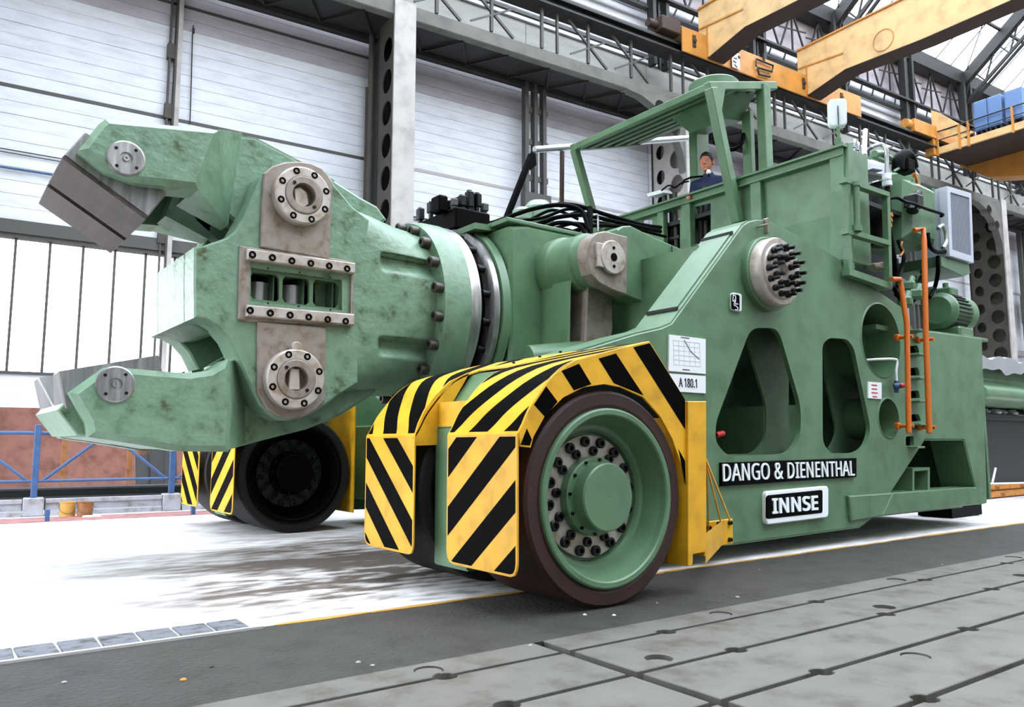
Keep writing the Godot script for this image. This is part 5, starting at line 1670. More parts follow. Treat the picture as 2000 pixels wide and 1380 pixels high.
	for k in 6:
		var q: Vector2 = jp[1 + k * 2] if 1 + k * 2 < back.size() else jp[back.size() - 1]
		put("strip_screw", js, screw, M.bolt_black, Vector3(q.x, q.y + 0.004, -4.95), Basis(Vector3(1, 0, 0), -PI * 0.5))
	# plain yellow cheek of the inner mudguards
	for s in 2:
		b = MB.new()
		b.pz(PackedVector2Array([Vector2(3.043, 1.087), Vector2(3.037, 1.18), Vector2(3.063, 1.258), Vector2(3.116, 1.361), Vector2(3.206, 1.474), Vector2(3.346, 1.593), Vector2(3.526, 1.672), Vector2(3.473, 1.583), Vector2(3.377, 1.44), Vector2(3.302, 1.317), Vector2(3.257, 1.094)]), -5.25 - s * 5.05, -5.23 - s * 5.05)
		part("mudguard_cheek", m, b, M.yellow)
	b = MB.new()
	b.span(Vector3(3.235, 1.23, -5.22), Vector3(3.25, 1.42, -4.76))
	part("mudguard_link", m, b, M.yellow)
	# rear post of the near mudguard, splash sheet, stays and bracket
	b = MB.new()
	b.pz(PackedVector2Array([Vector2(4.677, 1.423), Vector2(4.869, 1.429), Vector2(4.818, 0.262), Vector2(4.8, 0.26), Vector2(4.801, 0.29), Vector2(4.667, 0.286), Vector2(4.664, 0.219), Vector2(4.629, 0.215)]), -4.12, -3.94, [], 0.006)
	b.pz(PackedVector2Array([Vector2(4.629, 1.418), Vector2(4.677, 1.423), Vector2(4.629, 0.211), Vector2(4.584, 0.211)]), -4.12, -3.92, [], 0.004)
	part("mudguard_post", m, b, M.yellow, "yellow channel post behind the near front wheel")
	b = MB.new()
	var px0: Vector3 = Vector3(4.595, 0.214, -3.95)
	for q in [[-4.75, 1.3, -4.05], [-11.55, 1.9, -10.9], [-6.04, 1.5, -5.25], [-10.35, 1.9, -9.5]]:
		b = MB.new()
		b.span(Vector3(px0.x, px0.y, q[0]), Vector3(px0.x + 0.015, q[1], q[2]))
		part("splash_sheet", m, b, M.yellow)
	b = MB.new()
	for q in [[Vector3(4.911, 0.984, -4), Vector3(6.097, 0.393, -4.7)], [Vector3(5.033, 0.965, -4.1), Vector3(5.962, 0.383, -4.7)], [Vector3(5.161, 0.941, -4.2), Vector3(5.785, 0.325, -4.7)]]:
		b.bar(q[0], q[1], 0.012, 0.02)
	part("stay", m, b, M.yellow)
	b = MB.new()
	b.hexa([Vector3(4.886, 0.416, -4), Vector3(6.008, 0.408, -4.7), Vector3(5.997, 0.196, -4.7), Vector3(4.876, 0.194, -4), Vector3(4.886, 0.416, -4) + Vector3(0.012, 0, -0.01), Vector3(6.008, 0.408, -4.7) + Vector3(0.012, 0, -0.01), Vector3(5.997, 0.196, -4.7) + Vector3(0.012, 0, -0.01), Vector3(4.876, 0.194, -4) + Vector3(0.012, 0, -0.01)])
	b.pz(PackedVector2Array([Vector2(5.858, 0.392), Vector2(6.217, 0.399), Vector2(6.213, 0.167), Vector2(5.848, 0.162)]), -4.79, -4.76, [], 0.006)
	var br := part("mudguard_bracket", m, b, M.yellow, "yellow bracket bolted to the chassis")
	var hb := bolt_mesh(0.022, 0.03)
	for p in PackedVector3Array([Vector3(6.158, 0.366, -4.76), Vector3(6.151, 0.211, -4.76), Vector3(5.853, 0.338, -4.76), Vector3(5.993, 0.367, -4.76)]):
		put("bracket_bolt", br, hb, M.bolt_black, p)

func stripe_set(area: PackedVector2Array, slope: float, y0: float, width: float, period: float) -> Array:   # black bands y - slope * x in [y0, y0 + width) + k * period
	var out := []
	for k in range(-9, 10):
		var a := y0 + k * period
		var q := PackedVector2Array([Vector2(-3, a - slope * 3), Vector2(3, a + slope * 3), Vector2(3, a + width + slope * 3), Vector2(-3, a + width - slope * 3)])
		out.append_array(Geometry2D.intersect_polygons(area, q))
	return out

func mudguard(m: Node3D, label: String, prof: PackedVector2Array, z0: float, z1: float, slope: float, ph: float, side: PackedVector2Array, marks: Array, zs: float, _k: float):
	var w := z1 - z0
	# front flap with rounded lower corners
	var flap := PackedVector2Array([Vector2(0, 1.165), Vector2(0, 0.36), Vector2(0.012, 0.315), Vector2(0.04, 0.285), Vector2(0.09, 0.272), Vector2(w - 0.07, 0.272), Vector2(w - 0.03, 0.285), Vector2(w - 0.008, 0.32), Vector2(w, 0.36), Vector2(w, 1.165)])
	var bs := Basis(Vector3(0, 0, 1), Vector3(0, 1, 0), Vector3(-1, 0, 0))
	var b := MB.new()
	b.prism(flap, bs, Vector3(3.04, 0, z0), 0.0, 0.012, [], 0.003)
	var g := part("mudguard", m, b, M.yellow, label)
	var fl := flap.duplicate()
	if MB.area(fl) < 0.0:
		fl.reverse()
	var inner := MB.inset(fl, 0.018)
	var y0 := 0.851 if slope > 0.0 else 0.597
	b = MB.new()
	for q in stripe_set(inner, slope, y0 , 0.2, 0.405):
		b.prism(q, bs, Vector3(3.04, 0, z0), 0.012, 0.0135)
	part("flap_stripes", g, b, M.stripe_black)
	# curved sheet over the wheel
	b = MB.new()
	var s := [0.0]
	for i in range(1, prof.size()):
		s.append(s[-1] + prof[i].distance_to(prof[i - 1]))
	var strip := PackedVector2Array(prof)
	for i in range(prof.size() - 1, -1, -1):
		var d := (prof[mini(i + 1, prof.size() - 1)] - prof[maxi(i - 1, 0)]).normalized()
		strip.append(prof[i] + Vector2(d.y, -d.x) * 0.012)
	b.pz(strip, z0, z1)
	part("curved_sheet", g, b, M.yellow)
	b = MB.new()
	var whole := PackedVector2Array([Vector2(0.012, 0.02), Vector2(w - 0.012, 0.02), Vector2(w - 0.012, s[-1] - 0.01), Vector2(0.012, s[-1] - 0.01)])
	var s2 := 1.3 if slope > 0.0 else -1.3
	for q in stripe_set(whole, s2, (-0.6 if slope > 0.0 else 0.38), 0.29, 0.53):
		for i in prof.size() - 1:
			var cell := PackedVector2Array([Vector2(-1, s[i]), Vector2(2, s[i]), Vector2(2, s[i + 1]), Vector2(-1, s[i + 1])])
			for c in Geometry2D.intersect_polygons(q, cell):
				var d := (prof[i + 1] - prof[i]).normalized()
				var nn := Vector2(-d.y, d.x)
				var f := func(p):
					var e: Vector2 = prof[i] + d * (p.y - s[i]) + nn * 0.0015
					return Vector3(e.x, e.y, z0 + p.x)
				b.cap(c, f, Vector3(nn.x, nn.y, 0))
	part("sheet_stripes", g, b, M.stripe_black)
	if side.size():
		b = MB.new()
		b.pz(side, zs - 0.012, zs + 0.004, [], 0.003)
		part("side_cheek", g, b, M.yellow)
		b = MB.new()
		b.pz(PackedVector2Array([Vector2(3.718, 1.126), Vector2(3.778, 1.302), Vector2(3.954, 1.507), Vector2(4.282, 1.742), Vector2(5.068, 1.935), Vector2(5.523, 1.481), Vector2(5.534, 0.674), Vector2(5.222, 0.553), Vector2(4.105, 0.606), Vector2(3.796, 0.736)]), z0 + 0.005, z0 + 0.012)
		part("shade_liner", g, b, M.black)  # added black sheet, painted shade between tyre and mudguard
		b = MB.new()
		for q in marks:
			b.pz(q, zs + 0.003, zs + 0.0055)
		part("cheek_stripes", g, b, M.stripe_black)

# ---------------------------------------------------------------- operator platform and canopy

func build_platform(m: Node3D):
	var xf := 8.6
	var zn := -4.82
	var zf := 2.0 * ZC - zn
	# front wall with its openings
	var b := MB.new()
	var holes := [PackedVector2Array([Vector2(-7.753, 4.669), Vector2(-7.406, 4.659), Vector2(-7.431, 3.869), Vector2(-7.774, 3.936)]), PackedVector2Array([Vector2(-7.146, 4.472), Vector2(-6.854, 4.459), Vector2(-6.875, 3.89), Vector2(-7.164, 3.935)]), PackedVector2Array([Vector2(-8.143, 4.507), Vector2(-7.954, 4.487), Vector2(-7.957, 4.369), Vector2(-8.146, 4.403)])]
	b.px(PackedVector2Array([Vector2(zf, 3.15), Vector2(zn, 3.15), Vector2(zn, 4.6), Vector2(zf, 4.6)]), xf + 0.08, xf + 0.1, holes)
	part("front_wall", m, b, M.green)
	b = MB.new()
	b.span(Vector3(xf - 0.03, 4.52, zf), Vector3(xf + 0.12, 4.54, zn))
	b.span(Vector3(xf - 0.06, 4.62, zf), Vector3(xf + 0.14, 4.645, zn + 0.03))
	b.span(Vector3(xf + 0.0, 4.53, zf), Vector3(xf + 0.02, 4.63, zn))
	part("top_rail", m, b, M.green, "green channel along the top of the front wall")
	var zs := PackedVector2Array([Vector2(-4.82, -5.0), Vector2(-5.98, -6.14), Vector2(-7.16, -7.32), Vector2(-7.66, -7.78), Vector2(-8.9, -9.02), Vector2(-10.2, -10.32)])
	for q in zs:
		b = MB.new()
		b.span(Vector3(xf - 0.005, 3.15, q.y), Vector3(xf + 0.09, 4.54, q.x), 0.006)
		part("wall_post", m, b, M.green)
	b = MB.new()
	b.span(Vector3(xf - 0.04, 3.14, zf), Vector3(xf + 0.1, 3.22, zn + 0.02), 0.006)
	part("sill", m, b, M.green)
	b = MB.new()
	b.span(Vector3(xf + 0.5, 3.2, zf + 0.3), Vector3(xf + 0.55, 4.4, -5.4))
	part("inner_wall", m, b, M.iron)
	b = MB.new()
	for p in [Vector3(8.8, 4.369, -7.799), Vector3(8.85, 4.439, -7.72), Vector3(8.8, 4.324, -7.599), Vector3(8.85, 4.239, -7.183), Vector3(8.9, 4.311, -7.129)]:
		b.cyl(p - Vector3(0, 0.6, 0), p + Vector3(0, 0.5, 0), 0.035, 8)
	b.cyl(Vector3(8.78, 4.135, -7.828), Vector3(8.78, 4.13, -7.51), 0.03, 8)
	part("riser_pipe", m, b, M.iron_grey)
	# platform floor
	b = MB.new()
	b.span(Vector3(xf + 0.1, 4.3, zf), Vector3(11.0, 4.36, -5.3))
	part("platform_floor", m, b, M.iron)
	# canopy
	var tn: Vector3 = Vector3(8.102, 5.767, -6.36)
	var zn2 := -6.36
	var zf2 := -9.05
	var x0 := 8.10
	var y0 := 5.80
	var x1 := 9.52
	var y1 := 6.24
	var dy := (y1 - y0) / (x1 - x0)
	b = MB.new()
	var n := Vector3(-dy, 1, 0).normalized()
	b.bar(Vector3(x0, y0, zn2), Vector3(x0, y0, zf2), 0.1, 0.1, Vector3.UP, 0.008)
	b.bar(Vector3(x1, y1, zn2), Vector3(x1, y1, zf2), 0.1, 0.1, Vector3.UP, 0.008)
	b.bar(Vector3(x0 - 0.05, y0, zn2), Vector3(x1 + 0.05, y1, zn2), 0.1, 0.11, Vector3.UP, 0.008)
	b.bar(Vector3(x0 - 0.05, y0, zf2), Vector3(x1 + 0.05, y1, zf2), 0.1, 0.11, Vector3.UP, 0.008)
	var can := part("canopy_frame", m, b, M.green, "green frame of the sloping canopy")
	b = MB.new()
	b.hexa([Vector3(x0, y0 + 0.03, zn2), Vector3(x1, y1 + 0.03, zn2), Vector3(x1, y1 + 0.03, zf2), Vector3(x0, y0 + 0.03, zf2), Vector3(x0, y0 + 0.05, zn2), Vector3(x1, y1 + 0.05, zn2), Vector3(x1, y1 + 0.05, zf2), Vector3(x0, y0 + 0.05, zf2)])
	part("canopy_sheet", can, b, M.green)
	for k in 4:
		b = MB.new()
		var t := 0.2 + 0.2 * k
		b.span(Vector3(lerpf(x0, x1, t) - 0.03, lerpf(y0, y1, t) - 0.05, zf2), Vector3(lerpf(x0, x1, t) + 0.03, lerpf(y0, y1, t) + 0.03, zn2))
		part("canopy_rib", can, b, M.green)
	b = MB.new()
	var dc: Vector3 = Vector3(9.337, 6.58, -7)
	dc = Vector3(8.95, 6.07, -6.95)
	b.lathe([Vector2(0, 0.0), Vector2(0.36, 0.0), Vector2(0.36, 0.22), Vector2(0.34, 0.24), Vector2(0, 0.25)], dc, Vector3.UP, 36)
	part("canopy_drum", m, b, M.green, "round green drum on the canopy roof")
	b = MB.new()
	b.hexa([Vector3(8.7, 5.99, -7.6), Vector3(9.4, 6.2, -7.6), Vector3(9.4, 6.2, -6.55), Vector3(8.7, 5.99, -6.55), Vector3(8.95, 5.72, -7.4), Vector3(9.3, 5.78, -7.4), Vector3(9.3, 5.78, -6.75), Vector3(8.95, 5.72, -6.75)])
	part("canopy_box", m, b, M.green)
	b = MB.new()
	b.bar(Vector3(x0, y0 - 0.02, zn2 + 0.02), Vector3(8.611, 4.054, -6.36), 0.13, 0.13, Vector3(1, 0.5, 0), 0.01)
	part("canopy_post", m, b, M.green, "leaning green canopy post nearest the viewer")
	b = MB.new()
	b.px(PackedVector2Array([Vector2(zn2 - 0.06, y0), Vector2(zn2 + 0.06, y0), Vector2(zn2 + 0.06, y0 - 0.3), Vector2(zn2 - 0.02, y0 - 0.34)]), x0 + 0.05, x0 + 0.1)
	b.pz(PackedVector2Array([Vector2(x0 - 0.05, y0 + 0.02), Vector2(x0 + 0.28, y0 + 0.10), Vector2(x0 + 0.16, y0 - 0.34), Vector2(x0 + 0.08, y0 - 0.34)]), zn2 + 0.04, zn2 + 0.055)
	part("canopy_gusset", m, b, M.green)
	b = MB.new()
	b.bar(Vector3(x0, y0 - 0.02, zf2), Vector3(8.56, 4.5, zf2 + 0.02), 0.12, 0.12, Vector3(1, 0.5, 0), 0.01)
	part("canopy_post", m, b, M.green, "leaning green canopy post at the left")
	b = MB.new()
	b.span(Vector3(9.2, 4.36, -6.42), Vector3(9.36, 6.16, -6.28), 0.01)
	part("canopy_post", m, b, M.green, "upright green rear canopy post")
	b = MB.new()
	b.span(Vector3(9.2, 4.36, -7.65), Vector3(9.5, 5.95, -7.5), 0.01)
	b.span(Vector3(9.3, 4.36, -6.75), Vector3(9.4, 5.9, -6.6), 0.01)
	part("canopy_post", m, b, M.green, "dark inner canopy posts behind the operator")
	b = MB.new()
	b.hose([Vector3(9.2, 5.563, -7.166), Vector3(9.1, 5.395, -6.954), Vector3(9.1, 5.303, -6.758), Vector3(9.2, 5.397, -6.688), Vector3(9.3, 5.57, -6.72)], 0.03, 8)
	part("cable_loop", m, b, M.black)
	# controls in front of the operator
	b = MB.new()
	b.tube([Vector3(8.75, 4.894, -7.42), Vector3(8.75, 4.945, -7.38), Vector3(8.75, 4.954, -7.245), Vector3(8.75, 4.912, -7.041)], 0.015, 6)
	b.cyl(Vector3(8.7, 4.853, -6.892), Vector3(8.7, 4.962, -6.879), 0.012, 6)
	part("control_lever", m, b, M.black)
	b = MB.new()
	b.lathe([Vector2(0, -0.035), Vector2(0.03, -0.02), Vector2(0.034, 0.0), Vector2(0.02, 0.035), Vector2(0, 0.04)], Vector3(8.7, 4.92, -6.89), Vector3(0, 1, 0), 14)
	part("lever_knob", m, b, M.white_paint)
	b = MB.new()
	b.hexa([Vector3(8.62, 4.882, -8.013), Vector3(8.62, 4.865, -7.703), Vector3(8.62, 4.808, -7.664), Vector3(8.62, 4.824, -7.972), Vector3(8.62, 4.882, -8.013) + Vector3(0.2, 0.02, 0), Vector3(8.62, 4.865, -7.703) + Vector3(0.2, 0.02, 0), Vector3(8.62, 4.808, -7.664) + Vector3(0.2, 0.02, 0), Vector3(8.62, 4.824, -7.972) + Vector3(0.2, 0.02, 0)])
	part("cover_lid", m, b, M.white_paint)
	b = MB.new()
	b.hose([Vector3(8.6, 4.841, -7.686), Vector3(8.6, 4.881, -7.545), Vector3(8.6, 4.819, -7.429), Vector3(8.6, 4.849, -7.312), Vector3(8.6, 4.841, -7.169)], 0.012, 6)
	part("loose_cable", m, b, M.black)
	# chrome boom behind the canopy with its props
	b = MB.new()
	b.cyl(Vector3(7.72, 5.857, -9.6), Vector3(11.292, 6.827, -9.3), 0.055, 16, 0.01)
	part("boom_tube", m, b, M.chrome, "bright horizontal boom tube behind the canopy")
	b = MB.new()
	b.bar(Vector3(7.672, 5.766, -9.62), Vector3(7.16, 4.628, -9.6), 0.08, 0.08)
	b.hexa([Vector3(7.635, 5.803, -9.6), Vector3(7.741, 5.793, -9.6), Vector3(7.762, 5.608, -9.6), Vector3(7.613, 5.472, -9.6), Vector3(7.714, 5.852, -9.7), Vector3(7.822, 5.842, -9.7), Vector3(7.843, 5.655, -9.7), Vector3(7.692, 5.518, -9.7)])
	part("boom_prop", m, b, M.black, "slanted black prop of the boom")
	b = MB.new()
	b.cyl(Vector3(8.271, 5.935, -9.55), Vector3(8.25, 4.983, -9.55), 0.04, 10)
	part("boom_post", m, b, M.tread, "thin red-brown post under the boom")
	# work lamp
	var lb: Vector3 = Vector3(8.73, 4.751, -4.95)
	b = MB.new()
	b.tube([lb, Vector3(8.751, 4.86, -4.95), Vector3(8.736, 4.947, -4.95)], 0.02, 8)
	b.cyl(lb + Vector3(0, -0.1, 0), lb + Vector3(0, 0.05, 0), 0.04, 10)
	var stem := part("lamp_stem", m, b, M.green)
	var lc: Vector3 = Vector3(8.745, 5.126, -4.95)
	b = MB.new()
	var fw := Vector3(-0.75, -0.12, 0.65).normalized()
	var bl := facing(fw)
	var lo := rounded(Vector2(-0.105, -0.17), Vector2(0.105, 0.17), 0.05)
	b.prism(lo, bl, lc, -0.1, 0.03, [], 0.012, 0.04)
	var lamp := part("work_lamp", m, b, M.white_paint, "square white work lamp on a short stem")
	b = MB.new()
	b.prism(rounded(Vector2(-0.09, -0.155), Vector2(0.09, 0.155), 0.04), bl, lc, 0.03, 0.036, [], 0.004)
	part("lamp_glass", lamp, b, M.lamp_lens)
	b = MB.new()
	b.bar(lc + fw * 0.042 + Vector3(0, -0.16, 0), lc + fw * 0.042 + Vector3(0, 0.08, 0), 0.012, 0.012, fw)
	part("lamp_filament", lamp, b, M.iron_grey)
	build_hydraulics(m)

func build_hydraulics(m: Node3D):
	# dark valve block on top of the carrier and the bundle of hoses
	var b := MB.new()
	b.span(Vector3(4.85, 3.60, -8.5), Vector3(5.35, 3.86, -7.5), 0.02)
	b.box(Vector3(4.78, 3.92, -7.75), Vector3(0.13, 0.2, 0.2), Basis.IDENTITY, 0.02)
	var vb := part("valve_block", m, b, M.black, "black valve block behind the flange")
	var rng := RandomNumberGenerator.new()
	rng.seed = 77
	for k in 16:
		var p := Vector3(4.9 + 0.11 * (k % 5), 3.9 + rng.randf_range(-0.02, 0.06), -7.62 - 0.26 * (k / 5))
		var hh := rng.randf_range(0.05, 0.2)
		b = MB.new()
		b.cyl(p - Vector3(0, 0.1, 0), p + Vector3(0, hh, 0), rng.randf_range(0.02, 0.04), 10, 0.006)
		b.box(p + Vector3(0, hh * 0.4, 0), Vector3(0.08, hh, 0.1), Basis(Vector3.UP, rng.randf_range(-0.4, 0.4)), 0.01)
		part("valve", vb, b, M.bolt_black if k % 4 else M.iron_grey)
	b = MB.new()
	b.pz(PackedVector2Array([Vector2(4.85, 3.5), Vector2(5.6, 3.54), Vector2(5.6, 3.6), Vector2(4.85, 3.57)]), -8.7, -7.1)
	part("valve_shelf", m, b, M.green)
	var paths := [
		[Vector3(5.428, 3.77, -7.7), Vector3(5.519, 3.813, -7.4), Vector3(5.755, 3.916, -7.2), Vector3(6.031, 3.969, -7), Vector3(6.273, 3.913, -6.9), Vector3(6.303, 3.653, -6.8)],
		[Vector3(5.396, 3.678, -7.6), Vector3(5.597, 3.731, -7.4), Vector3(5.834, 3.676, -7.2), Vector3(5.989, 3.739, -7), Vector3(6.228, 3.726, -6.9), Vector3(6.268, 3.571, -6.8)],
		[Vector3(5.363, 3.6, -7.5), Vector3(5.676, 3.583, -7.3), Vector3(5.831, 3.64, -7.1), Vector3(6.069, 3.671, -7), Vector3(6.219, 3.576, -6.8)],
		[Vector3(5.609, 3.873, -7.9), Vector3(5.748, 3.881, -7.6), Vector3(5.955, 3.792, -7.4), Vector3(6.119, 3.872, -7.2), Vector3(6.405, 3.909, -7), Vector3(6.835, 3.883, -6.9), Vector3(7.794, 3.932, -7)],
		[Vector3(6.248, 4.097, -7.3), Vector3(6.412, 4.052, -7.1), Vector3(6.755, 3.985, -7), Vector3(7.402, 3.963, -7), Vector3(8.019, 4.071, -7.2)],
		[Vector3(5.512, 3.62, -7.6), Vector3(5.754, 3.544, -7.3), Vector3(5.951, 3.559, -7.1), Vector3(6.234, 3.673, -7), Vector3(6.482, 3.769, -6.9), Vector3(6.969, 3.839, -6.9)],
		[Vector3(5.925, 3.978, -8), Vector3(6.149, 3.984, -7.8), Vector3(6.416, 4.121, -7.6), Vector3(6.681, 3.998, -7.4)],
		[Vector3(5.414, 3.671, -7.7), Vector3(5.555, 3.695, -7.5), Vector3(5.755, 3.736, -7.3), Vector3(6.036, 3.722, -7.2), Vector3(6.235, 3.775, -7), Vector3(6.397, 3.755, -6.9)],
		[Vector3(5.649, 3.82, -7.9), Vector3(5.905, 3.905, -7.7), Vector3(6.161, 3.95, -7.5), Vector3(6.418, 4.062, -7.3), Vector3(6.567, 3.975, -7.1)],
		[Vector3(5.519, 3.528, -7.4), Vector3(5.754, 3.599, -7.2), Vector3(5.947, 3.606, -7), Vector3(6.185, 3.579, -6.9), Vector3(6.301, 3.526, -6.8)],
		[Vector3(6.765, 3.94, -7.2), Vector3(7.131, 3.948, -7.2), Vector3(7.667, 4.005, -7.3), Vector3(8.345, 4.036, -7.4)],
		[Vector3(5.675, 3.642, -7.4), Vector3(5.996, 3.829, -7.3), Vector3(6.329, 3.943, -7.2), Vector3(6.603, 4.048, -7.1), Vector3(6.421, 3.695, -6.9)],
	]
	for k in paths.size():
		b = MB.new()
		b.hose(paths[k], 0.028 if k < 6 else 0.021, 8, 6)
		part("hydraulic_hose", m, b, M.black)
	b = MB.new()
	b.tube([Vector3(6.373, 3.856, -6.8), Vector3(6.442, 3.881, -6.8), Vector3(6.458, 3.819, -6.8), Vector3(6.455, 3.665, -6.8)], 0.014, 7)
	b.hose([Vector3(5.443, 3.673, -7.4), Vector3(5.407, 3.583, -7.3), Vector3(5.445, 3.487, -7.2), Vector3(5.559, 3.468, -7.2)], 0.012, 6)
	b.cyl(Vector3(5.62, 3.531, -7.1), Vector3(5.62, 3.407, -7.1), 0.025, 8)
	part("steel_pipe", m, b, M.chrome)
	b = MB.new()
	b.lathe([Vector2(0, 0), Vector2(0.22, 0), Vector2(0.21, 0.18), Vector2(0.14, 0.27), Vector2(0, 0.29)], Vector3(6.663, 4.152, -8.2), Vector3.UP, 12)
	b.lathe([Vector2(0, 0), Vector2(0.14, 0), Vector2(0.14, 0.12), Vector2(0.08, 0.17), Vector2(0, 0.17)], Vector3(6.376, 4.117, -8.2), Vector3.UP, 10)
	part("covered_pump", m, b, M.green_film, "plastic-wrapped pump among the hoses")
	b = MB.new()
	b.cyl(Vector3(6.464, 4.005, -6.95), Vector3(6.374, 3.612, -6.85), 0.035, 10)
	part("hose_riser", m, b, M.black)

# ---------------------------------------------------------------- machinery at the rear

func build_rear(m: Node3D):
	var b := MB.new()
	b.pz(PackedVector2Array([Vector2(8.788, 4.697), Vector2(9.284, 4.687), Vector2(9.24, 3.258), Vector2(8.604, 3.258)]), -6.6, -4.88, [], 0.012)
	var tank := part("oil_tank", m, b, M.green, "flat green oil tank at the corner of the platform")
	b = MB.new()
	b.pz(PackedVector2Array([Vector2(8.65, 4.677), Vector2(8.779, 4.721), Vector2(8.624, 3.244), Vector2(8.513, 3.241)]), -5.0, -4.78, [], 0.008)
	part("corner_post", m, b, M.green)
	b = MB.new()
	b.bar(Vector3(8.361, 4.134, -4.72), Vector3(9.36, 4.151, -4.72), 0.09, 0.06)
	b.bar(Vector3(8.351, 3.524, -4.72), Vector3(9.331, 3.532, -4.72), 0.09, 0.06)
	b.bar(Vector3(8.352, 3.05, -4.72), Vector3(9.297, 2.993, -4.72), 0.09, 0.08)
	b.bar(Vector3(9.363, 4.185, -4.72), Vector3(9.296, 2.98, -4.72), 0.07, 0.07)
	b.bar(Vector3(8.462, 4.154, -4.72), Vector3(8.395, 3.05, -4.72), 0.07, 0.07)
	var fr := part("side_frame", m, b, M.green, "green tubular frame on the tank's side")
	b = MB.new()
	b.cyl(Vector3(8.562, 4.097, -4.66), Vector3(8.539, 3.615, -4.66), 0.035, 10)
	b.cyl(Vector3(8.566, 4.135, -4.66), Vector3(8.561, 4.084, -4.66), 0.05, 10)
	b.cyl(Vector3(8.539, 3.615, -4.66), Vector3(8.532, 3.54, -4.66), 0.055, 10)
	part("lift_cylinder", fr, b, M.green)
	b = MB.new()
	b.pz(PackedVector2Array([Vector2(8.427, 3.201), Vector2(8.552, 3.243), Vector2(8.584, 3.114), Vector2(9.457, 3.051), Vector2(9.45, 2.986), Vector2(8.522, 3.032)]), -5.3, -4.78)
	part("tank_foot", m, b, M.green)
	b = MB.new()
	b.box(Vector3(9.267, 3.253, -4.85), Vector3(0.25, 0.07, 0.16), Basis.IDENTITY, 0.02)
	b.box(Vector3(9.32, 3.264, -4.8), Vector3(0.1, 0.1, 0.1), Basis.IDENTITY, 0.02)
	part("pipe_clamp", m, b, M.rust_steel)
	# pipes on the tank
	b = MB.new()
	b.cyl(Vector3(9.425, 4.769, -5), Vector3(9.484, 5.125, -5), 0.03, 10, 0.01)
	part("vent_pipe", m, b, M.white_paint, "upright white vent pipe")
	b = MB.new()
	for k in 3:
		var p: Vector3 = Vector3(9.552, 4.956, -5.2) + Vector3(0.09 * k, -0.02 * k, 0)
		b.hose([p, p + Vector3(0.02, 0.1, 0), p + Vector3(0.1, 0.1, -0.05), p + Vector3(0.12, -0.05, -0.05)], 0.022, 7)
	part("bent_pipe", m, b, M.chrome)
	b = MB.new()
	b.hose([Vector3(9.724, 4.938, -5.1), Vector3(9.667, 4.935, -5), Vector3(9.757, 4.968, -4.95), Vector3(9.784, 4.904, -4.9), Vector3(9.796, 4.769, -4.9), Vector3(9.77, 4.523, -4.9)], 0.028, 8)
	part("bent_pipe", m, b, M.chrome)
	b = MB.new()
	b.cyl(Vector3(9.733, 4.544, -4.88), Vector3(9.725, 4.461, -4.88), 0.055, 12, 0.008)
	b.cyl(Vector3(9.723, 4.447, -4.88), Vector3(9.729, 4.38, -4.88), 0.06, 12, 0.01)
	part("pipe_fitting", m, b, M.white_paint)
	b = MB.new()
	b.hose([Vector3(9.728, 4.373, -4.88), Vector3(9.669, 4.118, -4.85), Vector3(9.593, 3.831, -4.82), Vector3(9.601, 3.565, -4.8), Vector3(9.649, 3.309, -4.8), Vector3(9.718, 3.163, -4.85)], 0.035, 8)
	part("hydraulic_hose", m, b, M.black)
	b = MB.new()
	for p in [Vector3(9.577, 3.93, -4.8), Vector3(9.557, 3.86, -4.8), Vector3(9.537, 3.791, -4.8)]:
		b.cyl(p, p + Vector3(0, 0.05, 0), 0.045, 10, 0.008)
	part("hose_coupling", m, b, M.timber)
	b = MB.new()
	b.pz(PackedVector2Array([Vector2(10.228, 5.015), Vector2(10.829, 5.06), Vector2(10.854, 4.891), Vector2(10.233, 4.797)]), -5.9, -5.38, [], 0.02)
	b.pz(PackedVector2Array([Vector2(10.141, 4.908), Vector2(10.443, 4.946), Vector2(10.434, 4.855), Vector2(10.132, 4.819)]), -5.5, -5.28, [], 0.01)
	part("valve_manifold", m, b, M.alu, "grey valve manifold on top of the rear machinery")
	b = MB.new()
	b.span(Vector3(9.35, 3.2, -6.4), Vector3(10.6, 4.5, -5.9))
	b.span(Vector3(9.3, 2.56, -8.5), Vector3(12.6, 4.1, -6.2))
	part("machine_bulkhead", m, b, M.iron)
	b = MB.new()
	b.cyl(Vector3(10.944, 4.85, -5.6), Vector3(10.906, 3.93, -5.6), 0.14, 16)
	b.cyl(Vector3(10.939, 4.799, -5.7), Vector3(10.895, 3.949, -5.7), 0.09, 14)
	part("accumulator", m, b, M.iron)
	# filter tank and boxed unit
	b = MB.new()
	b.lathe([Vector2(0, -0.3), Vector2(0.3, -0.3), Vector2(0.3, 0.3), Vector2(0.26, 0.36), Vector2(0, 0.38)], Vector3(12.353, 5.034, -6), Vector3.UP, 40)
	part("filter_tank", m, b, M.green, "round green filter tank")
	b = MB.new()
	b.pz(PackedVector2Array([Vector2(10.992, 4.857), Vector2(11.294, 4.89), Vector2(11.87, 4.869), Vector2(11.751, 3.963), Vector2(10.889, 3.977)]), -6.0, -5.2, [], 0.1)
	var gb := part("pump_housing", m, b, M.green, "big green boxed unit with a slanted underside")
	b = MB.new()
	b.pz(PackedVector2Array([Vector2(11.264, 4.913), Vector2(11.328, 4.942), Vector2(11.247, 4.016), Vector2(11.186, 4.006)]), -5.3, -5.27)
	b.pz(PackedVector2Array([Vector2(11.853, 4.894), Vector2(11.92, 4.908), Vector2(11.835, 4.017), Vector2(11.77, 4.007)]), -5.3, -5.27)
	part("seam", gb, b, M.green)
	b = MB.new()
